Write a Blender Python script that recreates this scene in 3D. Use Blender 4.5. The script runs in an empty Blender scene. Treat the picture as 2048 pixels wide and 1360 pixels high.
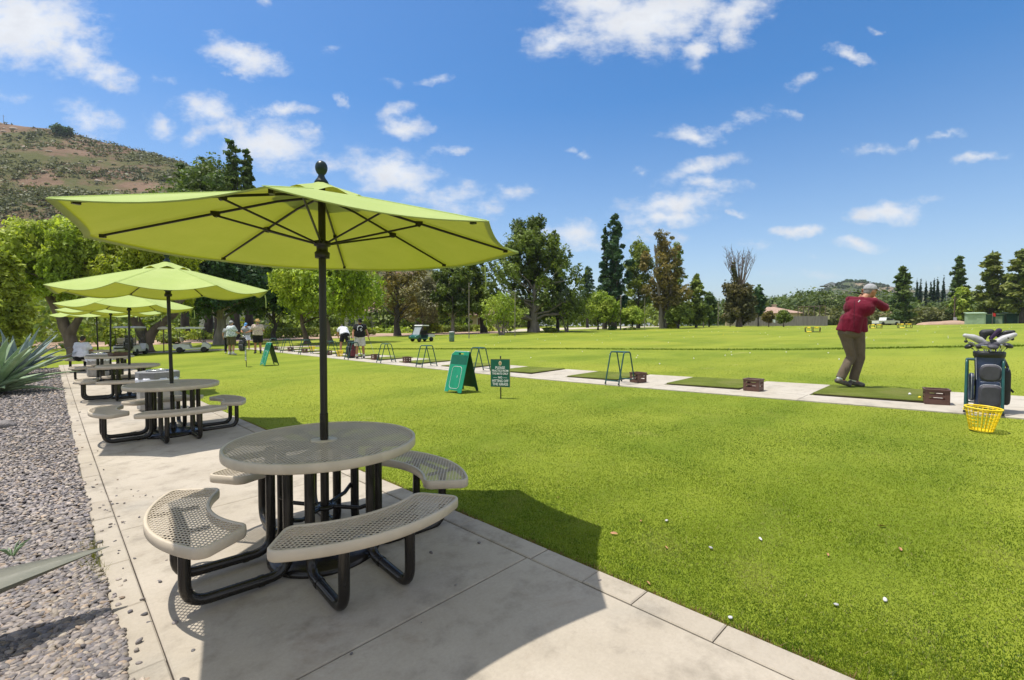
import bpy, math, random
import numpy as np
from mathutils import Vector, Matrix
PI = math.pi
R = math.radians
C = bpy.context.scene.collection
rnd = random.Random(7)
rng = np.random.default_rng(11)

# ------------------------------------------------------------------ place
CH = 1.503                                   # eye height over the patio
FW = (math.sin(R(44.3)), math.cos(R(44.3)))  # level viewing direction
RT = (FW[1], -FW[0])
FPX = 944.0
HOR = 655.0                                  # picture row of the level horizon

def gp(px, d):
    """ground position d metres ahead, along the bearing of picture column px (2048 wide photo)"""
    u = (px - 1024) / FPX * d
    return (FW[0]*d + RT[0]*u, FW[1]*d + RT[1]*u)

def tz(x, y):
    return 0.028*85*np.tanh((x-1.287)/85) - 0.14*np.tanh((y-3.109)/7)

def tzf(x, y):
    return float(tz(x, y))

def hgt(ypx, d):
    return CH + (HOR-ypx)*d/FPX

def gpy(px, ypx):
    """the spot on the ground seen in the photo at column px, row ypx"""
    d = 10.0; x = y = 0.0
    for _ in range(40):
        da = d*.9997
        for _ in range(2):
            z = tzf(x, y); da = d*.9997+(CH-z)*.0264
            u = (px-1024)/FPX*da
            x, y = FW[0]*d+RT[0]*u, FW[1]*d+RT[1]*u
        z = tzf(x, y)
        t = (680-ypx)/FPX                                  # slope of the ray against the camera axis
        slope = (t-.0264)/(1+t*.0264)
        d = .5*d+.5*min(400, max(.5, (z-CH)/slope if slope < -1e-4 else 400))
    return (x, y)

# ------------------------------------------------------------------ properties
def tag(o, label=None, cat=None, group=None, kind=None):
    if label: o['label'] = label
    if cat: o['category'] = cat
    if group: o['group'] = group
    if kind: o['kind'] = kind
    return o

def thing(name, label, cat, loc=(0, 0, 0), rotz=0.0, group=None):
    o = bpy.data.objects.new(name, None)
    o.empty_display_size = 0.1
    C.objects.link(o)
    o.location = loc
    o.rotation_euler = (0, 0, rotz)
    return tag(o, label, cat, group)

def dup(root, loc, rotz=None, label=None, group=None, scale=None):
    def cp(o, parent):
        c = o.copy()
        C.objects.link(c)
        if parent is not None:
            c.parent = parent
        for ch in list(o.children):
            cp(ch, c)
        return c
    r = cp(root, None)
    r.location = loc
    if rotz is not None: r.rotation_euler = (0, 0, rotz)
    if scale is not None: r.scale = (scale,)*3 if not hasattr(scale, '__len__') else scale
    if label: r['label'] = label
    if group: r['group'] = group
    return r

# ------------------------------------------------------------------ mesh builder
class MB:
    def __init__(s):
        s.v = []; s.f = []; s.m = []; s.sm = []
    def add(s, vs, fs, mi=0, smooth=False):
        b = len(s.v)
        s.v.extend([tuple(map(float, p)) for p in vs])
        for f in fs:
            s.f.append(tuple(int(i)+b for i in f)); s.m.append(mi); s.sm.append(smooth)
        return s
    def box(s, c, size, rz=0.0, mi=0, bev=0.0, mat=None):
        sx, sy, sz = [q/2 for q in size]
        if bev <= 0:
            vs = [(x, y, z) for x in (-sx, sx) for y in (-sy, sy) for z in (-sz, sz)]
            fs = [(0,1,3,2),(4,6,7,5),(0,4,5,1),(2,3,7,6),(0,2,6,4),(1,5,7,3)]
        else:
            b = min(bev, sx*.9, sy*.9, sz*.9)
            vs, fs = [], []
            lv = [(-sz, b), (-sz+b, 0), (sz-b, 0), (sz, b)]
            for z, i in lv:
                ax, ay = sx-i, sy-i
                k = b*.6 if i == 0 else b*.6
                ring = [(-ax+k,-ay),(ax-k,-ay),(ax,-ay+k),(ax,ay-k),(ax-k,ay),(-ax+k,ay),(-ax,ay-k),(-ax,-ay+k)]
                vs += [(x, y, z) for x, y in ring]
            for l in range(3):
                for q in range(8):
                    a = l*8+q; bq = l*8+(q+1) % 8
                    fs.append((a, bq, bq+8, a+8))
            fs.append(tuple(range(7, -1, -1))); fs.append(tuple(range(24, 32)))
        M = Matrix.Translation(c) @ (mat if mat is not None else Matrix.Rotation(rz, 4, 'Z'))
        return s.add([M @ Vector(p) for p in vs], fs, mi, False)
    def tube(s, pts, r, n=8, mi=0, caps=True, smooth=True, ell=None):
        pts = [Vector(p) for p in pts]
        k = len(pts)
        rs = r if hasattr(r, '__len__') else [r]*k
        t0 = (pts[1]-pts[0]).normalized()
        up = Vector((0, 0, 1)) if abs(t0.z) < .9 else Vector((1, 0, 0))
        nrm = (up - t0*up.dot(t0)).normalized()
        vs = []
        for i in range(k):
            if i == 0: t = pts[1]-pts[0]
            elif i == k-1: t = pts[-1]-pts[-2]
            else: t = (pts[i+1]-pts[i]).normalized() + (pts[i]-pts[i-1]).normalized()
            t = t.normalized()
            nn = nrm - t*nrm.dot(t)
            if nn.length > 1e-6: nrm = nn.normalized()
            b = t.cross(nrm)
            for q in range(n):
                a = 2*PI*q/n
                vs.append(pts[i] + nrm*(math.cos(a)*rs[i]) + b*(math.sin(a)*rs[i]*(ell or 1)))
        fs = [(i*n+q, i*n+(q+1) % n, (i+1)*n+(q+1) % n, (i+1)*n+q) for i in range(k-1) for q in range(n)]
        s.add(vs, fs, mi, smooth)
        if caps:
            s.add(vs[:n], [tuple(range(n-1, -1, -1))], mi, False)
            s.add(vs[-n:], [tuple(range(n))], mi, False)
        return s
    def lathe(s, prof, n=24, c=(0, 0, 0), mi=0, smooth=True, ph=0.0, caps=True):
        vs = []
        for r, z in prof:
            for q in range(n):
                a = 2*PI*q/n+ph
                vs.append((c[0]+r*math.cos(a), c[1]+r*math.sin(a), c[2]+z))
        k = len(prof)
        fs = [(i*n+q, i*n+(q+1) % n, (i+1)*n+(q+1) % n, (i+1)*n+q) for i in range(k-1) for q in range(n)]
        if caps:
            fs.append(tuple(range(n-1, -1, -1))); fs.append(tuple(range((k-1)*n, k*n)))
        return s.add(vs, fs, mi, smooth)
    def ball(s, c, r, n=10, mi=0, mat=None):
        rx, ry, rz = r if hasattr(r, '__len__') else (r, r, r)
        vs = [(0, 0, -rz)]; h = max(4, n//2+1)
        for i in range(1, h):
            a = -PI/2+PI*i/h
            for q in range(n):
                b = 2*PI*q/n
                vs.append((rx*math.cos(a)*math.cos(b), ry*math.cos(a)*math.sin(b), rz*math.sin(a)))
        vs.append((0, 0, rz))
        fs = [(0, 1+(q+1) % n, 1+q) for q in range(n)]
        for i in range(h-2):
            for q in range(n):
                a = 1+i*n+q; b = 1+i*n+(q+1) % n
                fs.append((a, b, b+n, a+n))
        L = len(vs)-1
        fs += [(L, L-n+q, L-n+(q+1) % n) for q in range(n)]
        if mat is not None: vs = [mat @ Vector(p) for p in vs]
        return s.add([(p[0]+c[0], p[1]+c[1], p[2]+c[2]) for p in vs], fs, mi, True)
    def prism(s, out, z0, z1, mi=0, M=None, bev=0.0):
        n = len(out)
        vs = [(x, y, z0) for x, y in out]+[(x, y, z1) for x, y in out]
        if M is not None: vs = [M @ Vector(p) for p in vs]
        fs = [tuple(range(n-1, -1, -1)), tuple(range(n, 2*n))]+[(i, (i+1) % n, n+(i+1) % n, n+i) for i in range(n)]
        return s.add(vs, fs, mi, False)
    def sweep(s, path, prof, closed=True, mi=0, smooth=True):
        """profile (offset outward, z) swept along a flat xyz path"""
        k = len(path); n = len(prof); vs = []
        for i in range(k):
            a = Vector(path[(i-1) % k]) if closed or i > 0 else Vector(path[i])
            b = Vector(path[(i+1) % k]) if closed or i < k-1 else Vector(path[i])
            t = (b-a).normalized(); o = Vector((t.y, -t.x, 0))
            for po, pz in prof:
                vs.append(Vector(path[i])+o*po+Vector((0, 0, pz)))
        fs = []
        for i in range(k if closed else k-1):
            for q in range(n):
                a = i*n+q; b = i*n+(q+1) % n; j = ((i+1) % k)*n
                fs.append((a, b, j+(q+1) % n, j+q))
        return s.add(vs, fs, mi, smooth)
    def mesh(s, name, mats):
        me = bpy.data.meshes.new(name)
        me.from_pydata(s.v, [], s.f)
        for m in (mats if isinstance(mats, (list, tuple)) else [mats]): me.materials.append(m)
        me.polygons.foreach_set('material_index', s.m)
        me.polygons.foreach_set('use_smooth', s.sm)
        me.update()
        return me
    def build(s, name, mats, parent=None, loc=None, rotz=0.0):
        o = bpy.data.objects.new(name, s.mesh(name, mats))
        C.objects.link(o)
        if parent is not None: o.parent = parent
        if loc is not None: o.location = loc
        if rotz: o.rotation_euler = (0, 0, rotz)
        return o

def np_mesh(name, verts, faces, mat, col=None, smooth=False, parent=None):
    """verts (n,3), faces (m,k) -> one mesh object, optional per-vertex colour attribute (natural colour of each piece)"""
    me = bpy.data.meshes.new(name)
    n, (m, k) = len(verts), faces.shape
    me.vertices.add(n); me.vertices.foreach_set('co', np.ascontiguousarray(verts, np.float32).ravel())
    me.loops.add(m*k); me.loops.foreach_set('vertex_index', np.ascontiguousarray(faces, np.int32).ravel())
    me.polygons.add(m)
    me.polygons.foreach_set('loop_start', np.arange(0, m*k, k, dtype=np.int32))
    if smooth: me.polygons.foreach_set('use_smooth', np.ones(m, bool))
    if col is not None:
        at = me.color_attributes.new('Col', 'FLOAT_COLOR', 'POINT')
        c4 = np.ones((n, 4), np.float32); c4[:, :3] = col
        at.data.foreach_set('color', c4.ravel())
    for q in (mat if isinstance(mat, (list, tuple)) else [mat]): me.materials.append(q)
    me.update(calc_edges=True); me.validate()
    o = bpy.data.objects.new(name, me); C.objects.link(o)
    if parent is not None: o.parent = parent
    return o

def fillet(pts, r, n=5):
    pts = [Vector(p) for p in pts]; out = [pts[0]]
    for i in range(1, len(pts)-1):
        a, b, c = pts[i-1], pts[i], pts[i+1]
        u = (a-b); w = (c-b); L = min(r, u.length*.49, w.length*.49)
        u.normalize(); w.normalize()
        p0 = b+u*L; p1 = b+w*L
        for k in range(n+1):
            t = k/n
            out.append(p0*(1-t)**2+b*2*t*(1-t)+p1*t*t)
    out.append(pts[-1])
    return out

def rrect(w, h, r, n=4, cx=0, cy=0):
    o = []
    for sx, sy, a0 in ((1, -1, -90), (1, 1, 0), (-1, 1, 90), (-1, -1, 180)):
        for k in range(n+1):
            a = R(a0+90*k/n)
            o.append((cx+sx*(w/2-r)+r*math.cos(a), cy+sy*(h/2-r)+r*math.sin(a)))
    return o

# ------------------------------------------------------------------ materials
def newmat(name):
    m = bpy.data.materials.new(name); m.use_nodes = True
    nt = m.node_tree
    for n in list(nt.nodes): nt.nodes.remove(n)
    out = nt.nodes.new('ShaderNodeOutputMaterial')
    return m, nt, out

def N(nt, t, **kw):
    n = nt.nodes.new(t)
    for k, v in kw.items():
        if k.startswith('i_'):
            n.inputs[k[2:].replace('_', ' ')].default_value = v
        else: setattr(n, k, v)
    return n

def mixc(nt, fac, a, b, mode='MIX'):
    n = nt.nodes.new('ShaderNodeMix'); n.data_type = 'RGBA'; n.blend_type = mode
    for sock, v in ((n.inputs['Factor'], fac), (n.inputs[6], a), (n.inputs[7], b)):
        if hasattr(v, 'is_linked') or hasattr(v, 'links'): nt.links.new(v, sock)
        elif isinstance(v, (int, float)): sock.default_value = v
        else: sock.default_value = (*v[:3], 1)
    return n.outputs[2]

def noise(nt, vec, scale, detail=4, rough=.55, dist=0.0):
    n = nt.nodes.new('ShaderNodeTexNoise')
    n.inputs['Scale'].default_value = scale; n.inputs['Detail'].default_value = detail
    n.inputs['Roughness'].default_value = rough; n.inputs['Distortion'].default_value = dist
    if vec is not None: nt.links.new(vec, n.inputs['Vector'])
    return n.outputs['Fac']

def ramp(nt, fac, lo, hi, smooth=True):
    n = nt.nodes.new('ShaderNodeMapRange')
    n.interpolation_type = 'SMOOTHSTEP' if smooth else 'LINEAR'
    n.inputs['From Min'].default_value = lo; n.inputs['From Max'].default_value = hi
    nt.links.new(fac, n.inputs['Value'])
    return n.outputs['Result']

def mat(name, col, rough=.6, var=.15, vscale=6.0, bump=0.0, bscale=60.0, metal=0.0, spec=.5, col2=None, dirt=None, coat=0.0, aniso=None, rv=.12):
    """painted, woven or cast surface: colour with a little natural unevenness, optional second colour in patches, fine bump"""
    m, nt, out = newmat(name)
    b = N(nt, 'ShaderNodeBsdfPrincipled')
    b.inputs['Roughness'].default_value = rough; b.inputs['Metallic'].default_value = metal
    b.inputs['Specular IOR Level'].default_value = spec
    if coat: b.inputs['Coat Weight'].default_value = coat; b.inputs['Coat Roughness'].default_value = .1
    tc = N(nt, 'ShaderNodeTexCoord'); vec = tc.outputs['Object']
    if aniso:
        mp = N(nt, 'ShaderNodeMapping'); mp.inputs['Scale'].default_value = aniso
        nt.links.new(vec, mp.inputs['Vector']); vec = mp.outputs['Vector']
    f = noise(nt, vec, vscale, 5, .6)
    lo = tuple(c*(1-var) for c in col); hi = tuple(min(1, c*(1+var)) for c in col)
    c = mixc(nt, ramp(nt, f, .3, .7), lo, hi)
    if col2:
        f2 = noise(nt, vec, vscale*.45, 3, .6)
        c = mixc(nt, ramp(nt, f2, .5, .62), c, col2)
    nt.links.new(c, b.inputs['Base Color'])
    fr = noise(nt, vec, vscale*3, 3)
    mr = N(nt, 'ShaderNodeMapRange'); mr.inputs['To Min'].default_value = max(0, rough-rv); mr.inputs['To Max'].default_value = min(1, rough+rv)
    nt.links.new(fr, mr.inputs['Value']); nt.links.new(mr.outputs['Result'], b.inputs['Roughness'])
    if bump:
        bp = N(nt, 'ShaderNodeBump'); bp.inputs['Strength'].default_value = bump; bp.inputs['Distance'].default_value = .02
        nt.links.new(noise(nt, vec, bscale, 4), bp.inputs['Height']); nt.links.new(bp.outputs['Normal'], b.inputs['Normal'])
    nt.links.new(b.outputs['BSDF'], out.inputs['Surface'])
    return m

def leafmat(name, col, col2, trans=.35, scale=.35, attr=False, rough=.55, tcol=None, spec=.3):
    """leaves: every leaf differs a little, whole sprays differ more; thin enough to let light through"""
    m, nt, out = newmat(name)
    tc = N(nt, 'ShaderNodeTexCoord'); geo = N(nt, 'ShaderNodeNewGeometry')
    if attr:
        a = N(nt, 'ShaderNodeAttribute'); a.attribute_name = 'Col'; c = a.outputs['Color']
    else:
        f = noise(nt, tc.outputs['Object'], scale, 3, .6)
        c = mixc(nt, ramp(nt, f, .35, .65), col, col2)
        h = N(nt, 'ShaderNodeHueSaturation')
        mr = N(nt, 'ShaderNodeMapRange'); mr.inputs['To Min'].default_value = .62; mr.inputs['To Max'].default_value = 1.4
        nt.links.new(geo.outputs['Random Per Island'], mr.inputs['Value'])
        nt.links.new(mr.outputs['Result'], h.inputs['Value']); nt.links.new(c, h.inputs['Color'])
        c = h.outputs['Color']
    b = N(nt, 'ShaderNodeBsdfPrincipled'); b.inputs['Roughness'].default_value = rough
    b.inputs['Specular IOR Level'].default_value = spec
    nt.links.new(c, b.inputs['Base Color'])
    t = N(nt, 'ShaderNodeBsdfTranslucent')
    tm = mixc(nt, 1.0, c, tcol or (1.0, 1.0, .45), 'MULTIPLY')
    nt.links.new(tm, t.inputs['Color'])
    mx = N(nt, 'ShaderNodeMixShader'); mx.inputs[0].default_value = trans
    nt.links.new(b.outputs[0], mx.inputs[1]); nt.links.new(t.outputs[0], mx.inputs[2])
    nt.links.new(mx.outputs[0], out.inputs['Surface'])
    return m

def attrmat(name, rough=.7, bump=0, bscale=80, spec=.4, speck=0):
    m, nt, out = newmat(name)
    b = N(nt, 'ShaderNodeBsdfPrincipled'); b.inputs['Roughness'].default_value = rough; b.inputs['Specular IOR Level'].default_value = spec
    a = N(nt, 'ShaderNodeAttribute'); a.attribute_name = 'Col'; c = a.outputs['Color']
    tc = N(nt, 'ShaderNodeTexCoord')
    if speck:
        f = noise(nt, tc.outputs['Object'], bscale, 4, .7)
        mr = N(nt, 'ShaderNodeMapRange'); mr.inputs['To Min'].default_value = 1-speck; mr.inputs['To Max'].default_value = 1+speck
        nt.links.new(f, mr.inputs['Value'])
        h = N(nt, 'ShaderNodeHueSaturation'); nt.links.new(mr.outputs[0], h.inputs['Value']); nt.links.new(c, h.inputs['Color']); c = h.outputs[0]
    nt.links.new(c, b.inputs['Base Color'])
    if bump:
        bp = N(nt, 'ShaderNodeBump'); bp.inputs['Strength'].default_value = bump; bp.inputs['Distance'].default_value = .01
        nt.links.new(noise(nt, tc.outputs['Object'], bscale, 3), bp.inputs['Height']); nt.links.new(bp.outputs[0], b.inputs['Normal'])
    nt.links.new(b.outputs[0], out.inputs['Surface'])
    return m

M = {}
M['tan'] = mat('tan_coated_steel', (.54, .455, .345), .42, .06, 9, 0, 120, spec=.5, col2=(.50, .42, .315))
M['bark_black'] = mat('black_coated_steel', (.017, .0145, .012), .24, .15, 3, 0, 60, spec=.45, col2=(.024, .019, .015), rv=.03)
M['black_metal'] = mat('dark_bronze_metal', (.0085, .007, .0065), .36, .3, 8, .03, 80, spec=.5)
M['black'] = mat('black_plastic', (.016, .016, .018), .45, .25, 10, .05, 80)
M['rubber'] = mat('black_rubber', (.015, .015, .015), .8, .2, 10, .1, 50)
M['white'] = mat('white_paint', (.72, .72, .70), .45, .05, 3)
M['chrome'] = mat('brushed_steel', (.55, .56, .58), .28, .1, 10, metal=1.0)
M['finial'] = mat('dark_green_gloss', (.004, .018, .016), .35, .3, 10, spec=.4)
M['green_metal'] = mat('green_enamel', (.010, .07, .065), .35, .25, 8, .05, 60, spec=.5)
M['sign_green'] = mat('green_sign_plastic', (.008, .24, .13), .45, .08, 6, .04, 90, spec=.4, col2=(.014, .28, .165))
M['sign_dark'] = mat('dark_green_sign', (.004, .10, .058), .5, .1, 6, .04, 90, spec=.35)
M['sign_back'] = mat('dark_sign_back', (.010, .06, .035), .6, .2, 6)
M['brown'] = mat('brown_crate_plastic', (.105, .050, .036), .5, .15, 9, .08, 70)
M['yellow'] = mat('yellow_plastic', (.86, .62, .012), .4, .06, 9)
M['ballwhite'] = mat('golf_ball_white', (.80, .80, .76), .4, .04, 20, .2, 200)
M['concrete_bin'] = mat('grey_aggregate_concrete', (.30, .29, .27), .9, .18, 9, .5, 90, col2=(.36, .34, .31))
M['bin_lid'] = mat('grey_bin_lid', (.20, .20, .20), .75, .12, 6, .3, 90)
M['bag_white'] = mat('white_bin_liner', (.75, .76, .80), .35, .08, 12, .8, 30)
M['trunk'] = mat('bark', (.13, .095, .07), .9, .35, 3, .9, 9, aniso=(1, 1, .25))
M['trunk_grey'] = mat('grey_bark', (.22, .19, .165), .9, .3, 3, .9, 9, aniso=(1, 1, .25))
M['trunk_dark'] = mat('dark_bark', (.055, .045, .04), .9, .35, 3, .9, 9, aniso=(1, 1, .25))
M['skin'] = mat('skin', (.50, .27, .17), .5, .1, 12, .05, 80, spec=.4)
M['skin_tan'] = mat('tanned_skin', (.42, .20, .11), .5, .1, 12, .05, 80, spec=.4)
# ------------------------------------------------------------------ setting: ground, paving, gravel
def ground_material():
    m, nt, out = newmat('mown_turf')
    geo = N(nt, 'ShaderNodeNewGeometry'); p = geo.outputs['Position']
    big = noise(nt, p, .09, 4, .6); mid = noise(nt, p, .55, 5, .62); fine = noise(nt, p, 9, 4, .7); vfine = noise(nt, p, 55, 3, .7)
    c = mixc(nt, ramp(nt, mid, .35, .68), (.132, .184, .012), (.196, .240, .022))
    c = mixc(nt, ramp(nt, big, .42, .62), c, (.235, .26, .026))
    # worn, bleached places
    pale = noise(nt, p, .42, 6, .7)
    c = mixc(nt, ramp(nt, pale, .60, .74), c, (.29, .285, .075))
    # long thin mowing streaks running across the range
    mp = N(nt, 'ShaderNodeMapping'); mp.inputs['Rotation'].default_value = (0, 0, R(-43)); mp.inputs['Scale'].default_value = (.05, .9, 1)
    nt.links.new(p, mp.inputs['Vector'])
    st = noise(nt, mp.outputs[0], .8, 4, .6)
    c = mixc(nt, ramp(nt, st, .36, .70), c, mixc(nt, .45, c, (.27, .31, .030)))
    h = N(nt, 'ShaderNodeHueSaturation')
    mr = N(nt, 'ShaderNodeMapRange'); mr.inputs['To Min'].default_value = .80; mr.inputs['To Max'].default_value = 1.20
    nt.links.new(fine, mr.inputs['Value']); nt.links.new(mr.outputs[0], h.inputs['Value']); nt.links.new(c, h.inputs['Color'])
    h2 = N(nt, 'ShaderNodeHueSaturation')
    mr2 = N(nt, 'ShaderNodeMapRange'); mr2.inputs['To Min'].default_value = .82; mr2.inputs['To Max'].default_value = 1.18
    nt.links.new(vfine, mr2.inputs['Value']); nt.links.new(mr2.outputs[0], h2.inputs['Value']); nt.links.new(h.outputs[0], h2.inputs['Color'])
    b = N(nt, 'ShaderNodeBsdfPrincipled'); b.inputs['Roughness'].default_value = .85; b.inputs['Specular IOR Level'].default_value = .15
    nt.links.new(h2.outputs[0], b.inputs['Base Color'])
    bp = N(nt, 'ShaderNodeBump'); bp.inputs['Strength'].default_value = .6; bp.inputs['Distance'].default_value = .03
    nt.links.new(noise(nt, p, 30, 5, .7), bp.inputs['Height']); nt.links.new(bp.outputs[0], b.inputs['Normal'])
    nt.links.new(b.outputs[0], out.inputs['Surface'])
    return m
M['turf'] = ground_material()

def concrete(name, c1, c2, stain=.5):
    m, nt, out = newmat(name)
    geo = N(nt, 'ShaderNodeNewGeometry'); p = geo.outputs['Position']
    big = noise(nt, p, .8, 6, .62); mid = noise(nt, p, 4.5, 6, .65); fine = noise(nt, p, 60, 4, .7); sp = noise(nt, p, 210, 2, .6)
    c = mixc(nt, ramp(nt, big, .34, .68), c1, c2)
    c = mixc(nt, ramp(nt, mid, .46, .78), c, tuple(q*.70 for q in c1))
    streak = noise(nt, p, 2.6, 7, .75, 1.2)
    c = mixc(nt, ramp(nt, streak, .58, .66), c, mixc(nt, .20, c, (.19, .165, .135)))
    rust = noise(nt, p, 1.5, 6, .72, .6)
    c = mixc(nt, ramp(nt, rust, .54, .78), c, mixc(nt, stain, c, (.17, .115, .07)))
    grey = noise(nt, p, .55, 4, .7)
    c = mixc(nt, ramp(nt, grey, .56, .75), c, mixc(nt, .55, c, (.24, .235, .215)))
    h = N(nt, 'ShaderNodeHueSaturation')
    mr = N(nt, 'ShaderNodeMapRange'); mr.inputs['To Min'].default_value = .84; mr.inputs['To Max'].default_value = 1.14
    nt.links.new(fine, mr.inputs['Value']); nt.links.new(mr.outputs[0], h.inputs['Value']); nt.links.new(c, h.inputs['Color'])
    c = mixc(nt, ramp(nt, sp, .70, .76), h.outputs[0], mixc(nt, .5, h.outputs[0], (.10, .085, .07)))
    b = N(nt, 'ShaderNodeBsdfPrincipled'); b.inputs['Roughness'].default_value = .9; b.inputs['Specular IOR Level'].default_value = .2
    nt.links.new(c, b.inputs['Base Color'])
    bp = N(nt, 'ShaderNodeBump'); bp.inputs['Strength'].default_value = .35; bp.inputs['Distance'].default_value = .004
    nt.links.new(fine, bp.inputs['Height']); nt.links.new(bp.outputs[0], b.inputs['Normal'])
    nt.links.new(b.outputs[0], out.inputs['Surface'])
    return m
M['conc'] = concrete('patio_concrete', (.375, .325, .255), (.45, .395, .32))
M['kerbc'] = concrete('kerb_concrete', (.36, .312, .245), (.43, .378, .305))
M['teec'] = concrete('tee_concrete', (.42, .375, .30), (.47, .43, .36), .35)
M['soil'] = mat('dark_soil', (.045, .035, .028), .95, .3, 8, .6, 50)
M['dirt'] = mat('pinkish_decomposed_granite', (.40, .27, .185), .95, .2, .5, .4, 6, col2=(.36, .25, .18))
M['sandy'] = mat('pale_sand', (.48, .42, .31), .95, .12, .6, .3, 5)

def grid_axis(n, ext, k):
    s = np.linspace(-1, 1, n)
    return ext*np.sinh(k*s)/np.sinh(k)
ax = grid_axis(281, 2600, 8.6)
GX, GY = np.meshgrid(ax+4.0, ax+6.0, indexing='ij')
GZ = tz(GX, GY)-.016
n_ = len(ax)
V = np.stack([GX.ravel(), GY.ravel(), GZ.ravel()], 1)
I, J = np.meshgrid(np.arange(n_-1), np.arange(n_-1), indexing='ij')
a_ = (I*n_+J).ravel()
F = np.stack([a_, a_+n_, a_+n_+1, a_+1], 1)
tag(np_mesh('ground', V, F, M['turf'], smooth=True), kind='structure')

def panel(mb, x0, x1, y0, y1, top=.004, ch=.007, th=.09, mi=0):
    """one cast slab: chamfered top edges, real thickness, laid on the slope"""
    xs = [x0, x0+ch, x1-ch, x1]; ny = max(2, int((y1-y0)/1.2)+2)
    ysi = [y0, y0+ch]+[y0+ch+(y1-y0-2*ch)*k/ny for k in range(1, ny)]+[y1-ch, y1]
    vs = []; w = 4; h = len(ysi)
    for j, y in enumerate(ysi):
        for i, x in enumerate(xs):
            e = (i in (0, 3)) or (j in (0, h-1))
            vs.append((x, y, tzf(x, y)+top-(ch*.8 if e else 0)))
    fs = [(j*w+i, j*w+i+1, (j+1)*w+i+1, (j+1)*w+i) for j in range(h-1) for i in range(w-1)]
    mb.add(vs, fs, mi, False)
    per = [(i, 0) for i in range(w)]+[(w-1, j) for j in range(1, h)]+[(i, h-1) for i in range(w-2, -1, -1)]+[(0, j) for j in range(h-2, 0, -1)]
    vv = [vs[j*w+i] for i, j in per]; k = len(vv)
    mb.add(vv+[(x, y, z-th) for x, y, z in vv], [((q+1) % k, q, k+q, k+(q+1) % k) for q in range(k)], mi, False)

def strip(name, x0, x1, y0, y1, m, off, step=1.0):
    ys = np.arange(y0, y1+step*.5, step); xs = np.linspace(x0, x1, 4)
    X, Y = np.meshgrid(xs, ys, indexing='ij')
    V = np.stack([X.ravel(), Y.ravel(), (tz(X, Y)+off).ravel()], 1)
    k = len(ys); I, J = np.meshgrid(np.arange(3), np.arange(k-1), indexing='ij'); a = (I*k+J).ravel()
    o = np_mesh(name, V, np.stack([a, a+k, a+k+1, a+1], 1), m)
    return tag(o, kind='structure')

PX0, PX1, PX2, PX3 = .205, .353, 2.128, 2.30
PEND = 29.0
strip('patio_bed', PX0+.01, PX3-.02, -3.5, PEND, M['soil'], -.011)
mb = MB()
ys = [-3.2, -.40, 2.05, 4.65, 7.15, 9.65, 12.15, 14.65, 17.15, 19.65, 22.15, 24.65, 27.0, PEND]
for y0, y1 in zip(ys, ys[1:]):
    panel(mb, PX1, PX2, y0+.004, y1-.004)
tag(mb.build('patio', M['conc']), kind='structure')
mb = MB()
for x0, x1, seed in ((PX0, PX1-.007, 3), (PX2+.007, PX3, 4)):
    r_ = random.Random(seed); y = -3.2
    fixed = [1.30, 1.62, 2.02, 2.75] if seed == 4 else [2.62, 3.3, 4.0]
    cuts = []
    while y < PEND:
        cuts.append(y); y += r_.uniform(.6, .95)
    cuts = sorted([c for c in cuts if not (fixed[0]-.4 < c < fixed[-1]+.4)]+fixed+[PEND])
    for y0, y1 in zip(cuts, cuts[1:]):
        o = r_.uniform(-.002, .003)
        panel(mb, x0+r_.uniform(-.002, .002), x1+r_.uniform(-.002, .002), y0+.0025, y1-.0025, top=.006+o)
tag(mb.build('patio_edging', M['kerbc']), kind='structure')

# the tee line: concrete walk with the driving bays on it
TX0, TX1 = 9.30, 11.62
mb = MB()
y = -9.2
while y < 33:
    panel(mb, TX0, 9.98, y+.004, y+2.9-.004, top=.006)
    y += 2.9
BAY0 = .73
for k in range(-3, 11):
    yb = BAY0+2.9*k
    panel(mb, 9.988, TX1, yb+1.66, yb+2.9-.006, top=.006)
tag(mb.build('tee_walk', M['teec']), kind='structure')
M['mat_turf'] = mat('worn_tee_mat', (.135, .165, .026), .95, .16, 2.2, .8, 260, spec=.1, col2=(.165, .18, .042))
M['mat_edge'] = mat('mat_rubber_edge', (.05, .03, .022), .8, .2, 10)

def sheet(name, poly, m, off, n=26):
    """a ground sheet from a polygon outline, triangulated fan-wise in strips and laid on the slope"""
    import bmesh
    bm = bmesh.new()
    vs = [bm.verts.new((x, y, 0)) for x, y in poly]
    bm.faces.new(vs)
    bmesh.ops.triangulate(bm, faces=bm.faces[:])
    for _ in range(4):
        bmesh.ops.subdivide_edges(bm, edges=[e for e in bm.edges if e.calc_length() > 3.0], cuts=1)
        bmesh.ops.triangulate(bm, faces=bm.faces[:])
    for v in bm.verts: v.co.z = tzf(v.co.x, v.co.y)+off
    me = bpy.data.meshes.new(name); bm.to_mesh(me); bm.free(); me.materials.append(m)
    o = bpy.data.objects.new(name, me); C.objects.link(o)
    return tag(o, kind='structure')

def gpoly(pts):
    return [gp(px, d) for px, d in pts]
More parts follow.
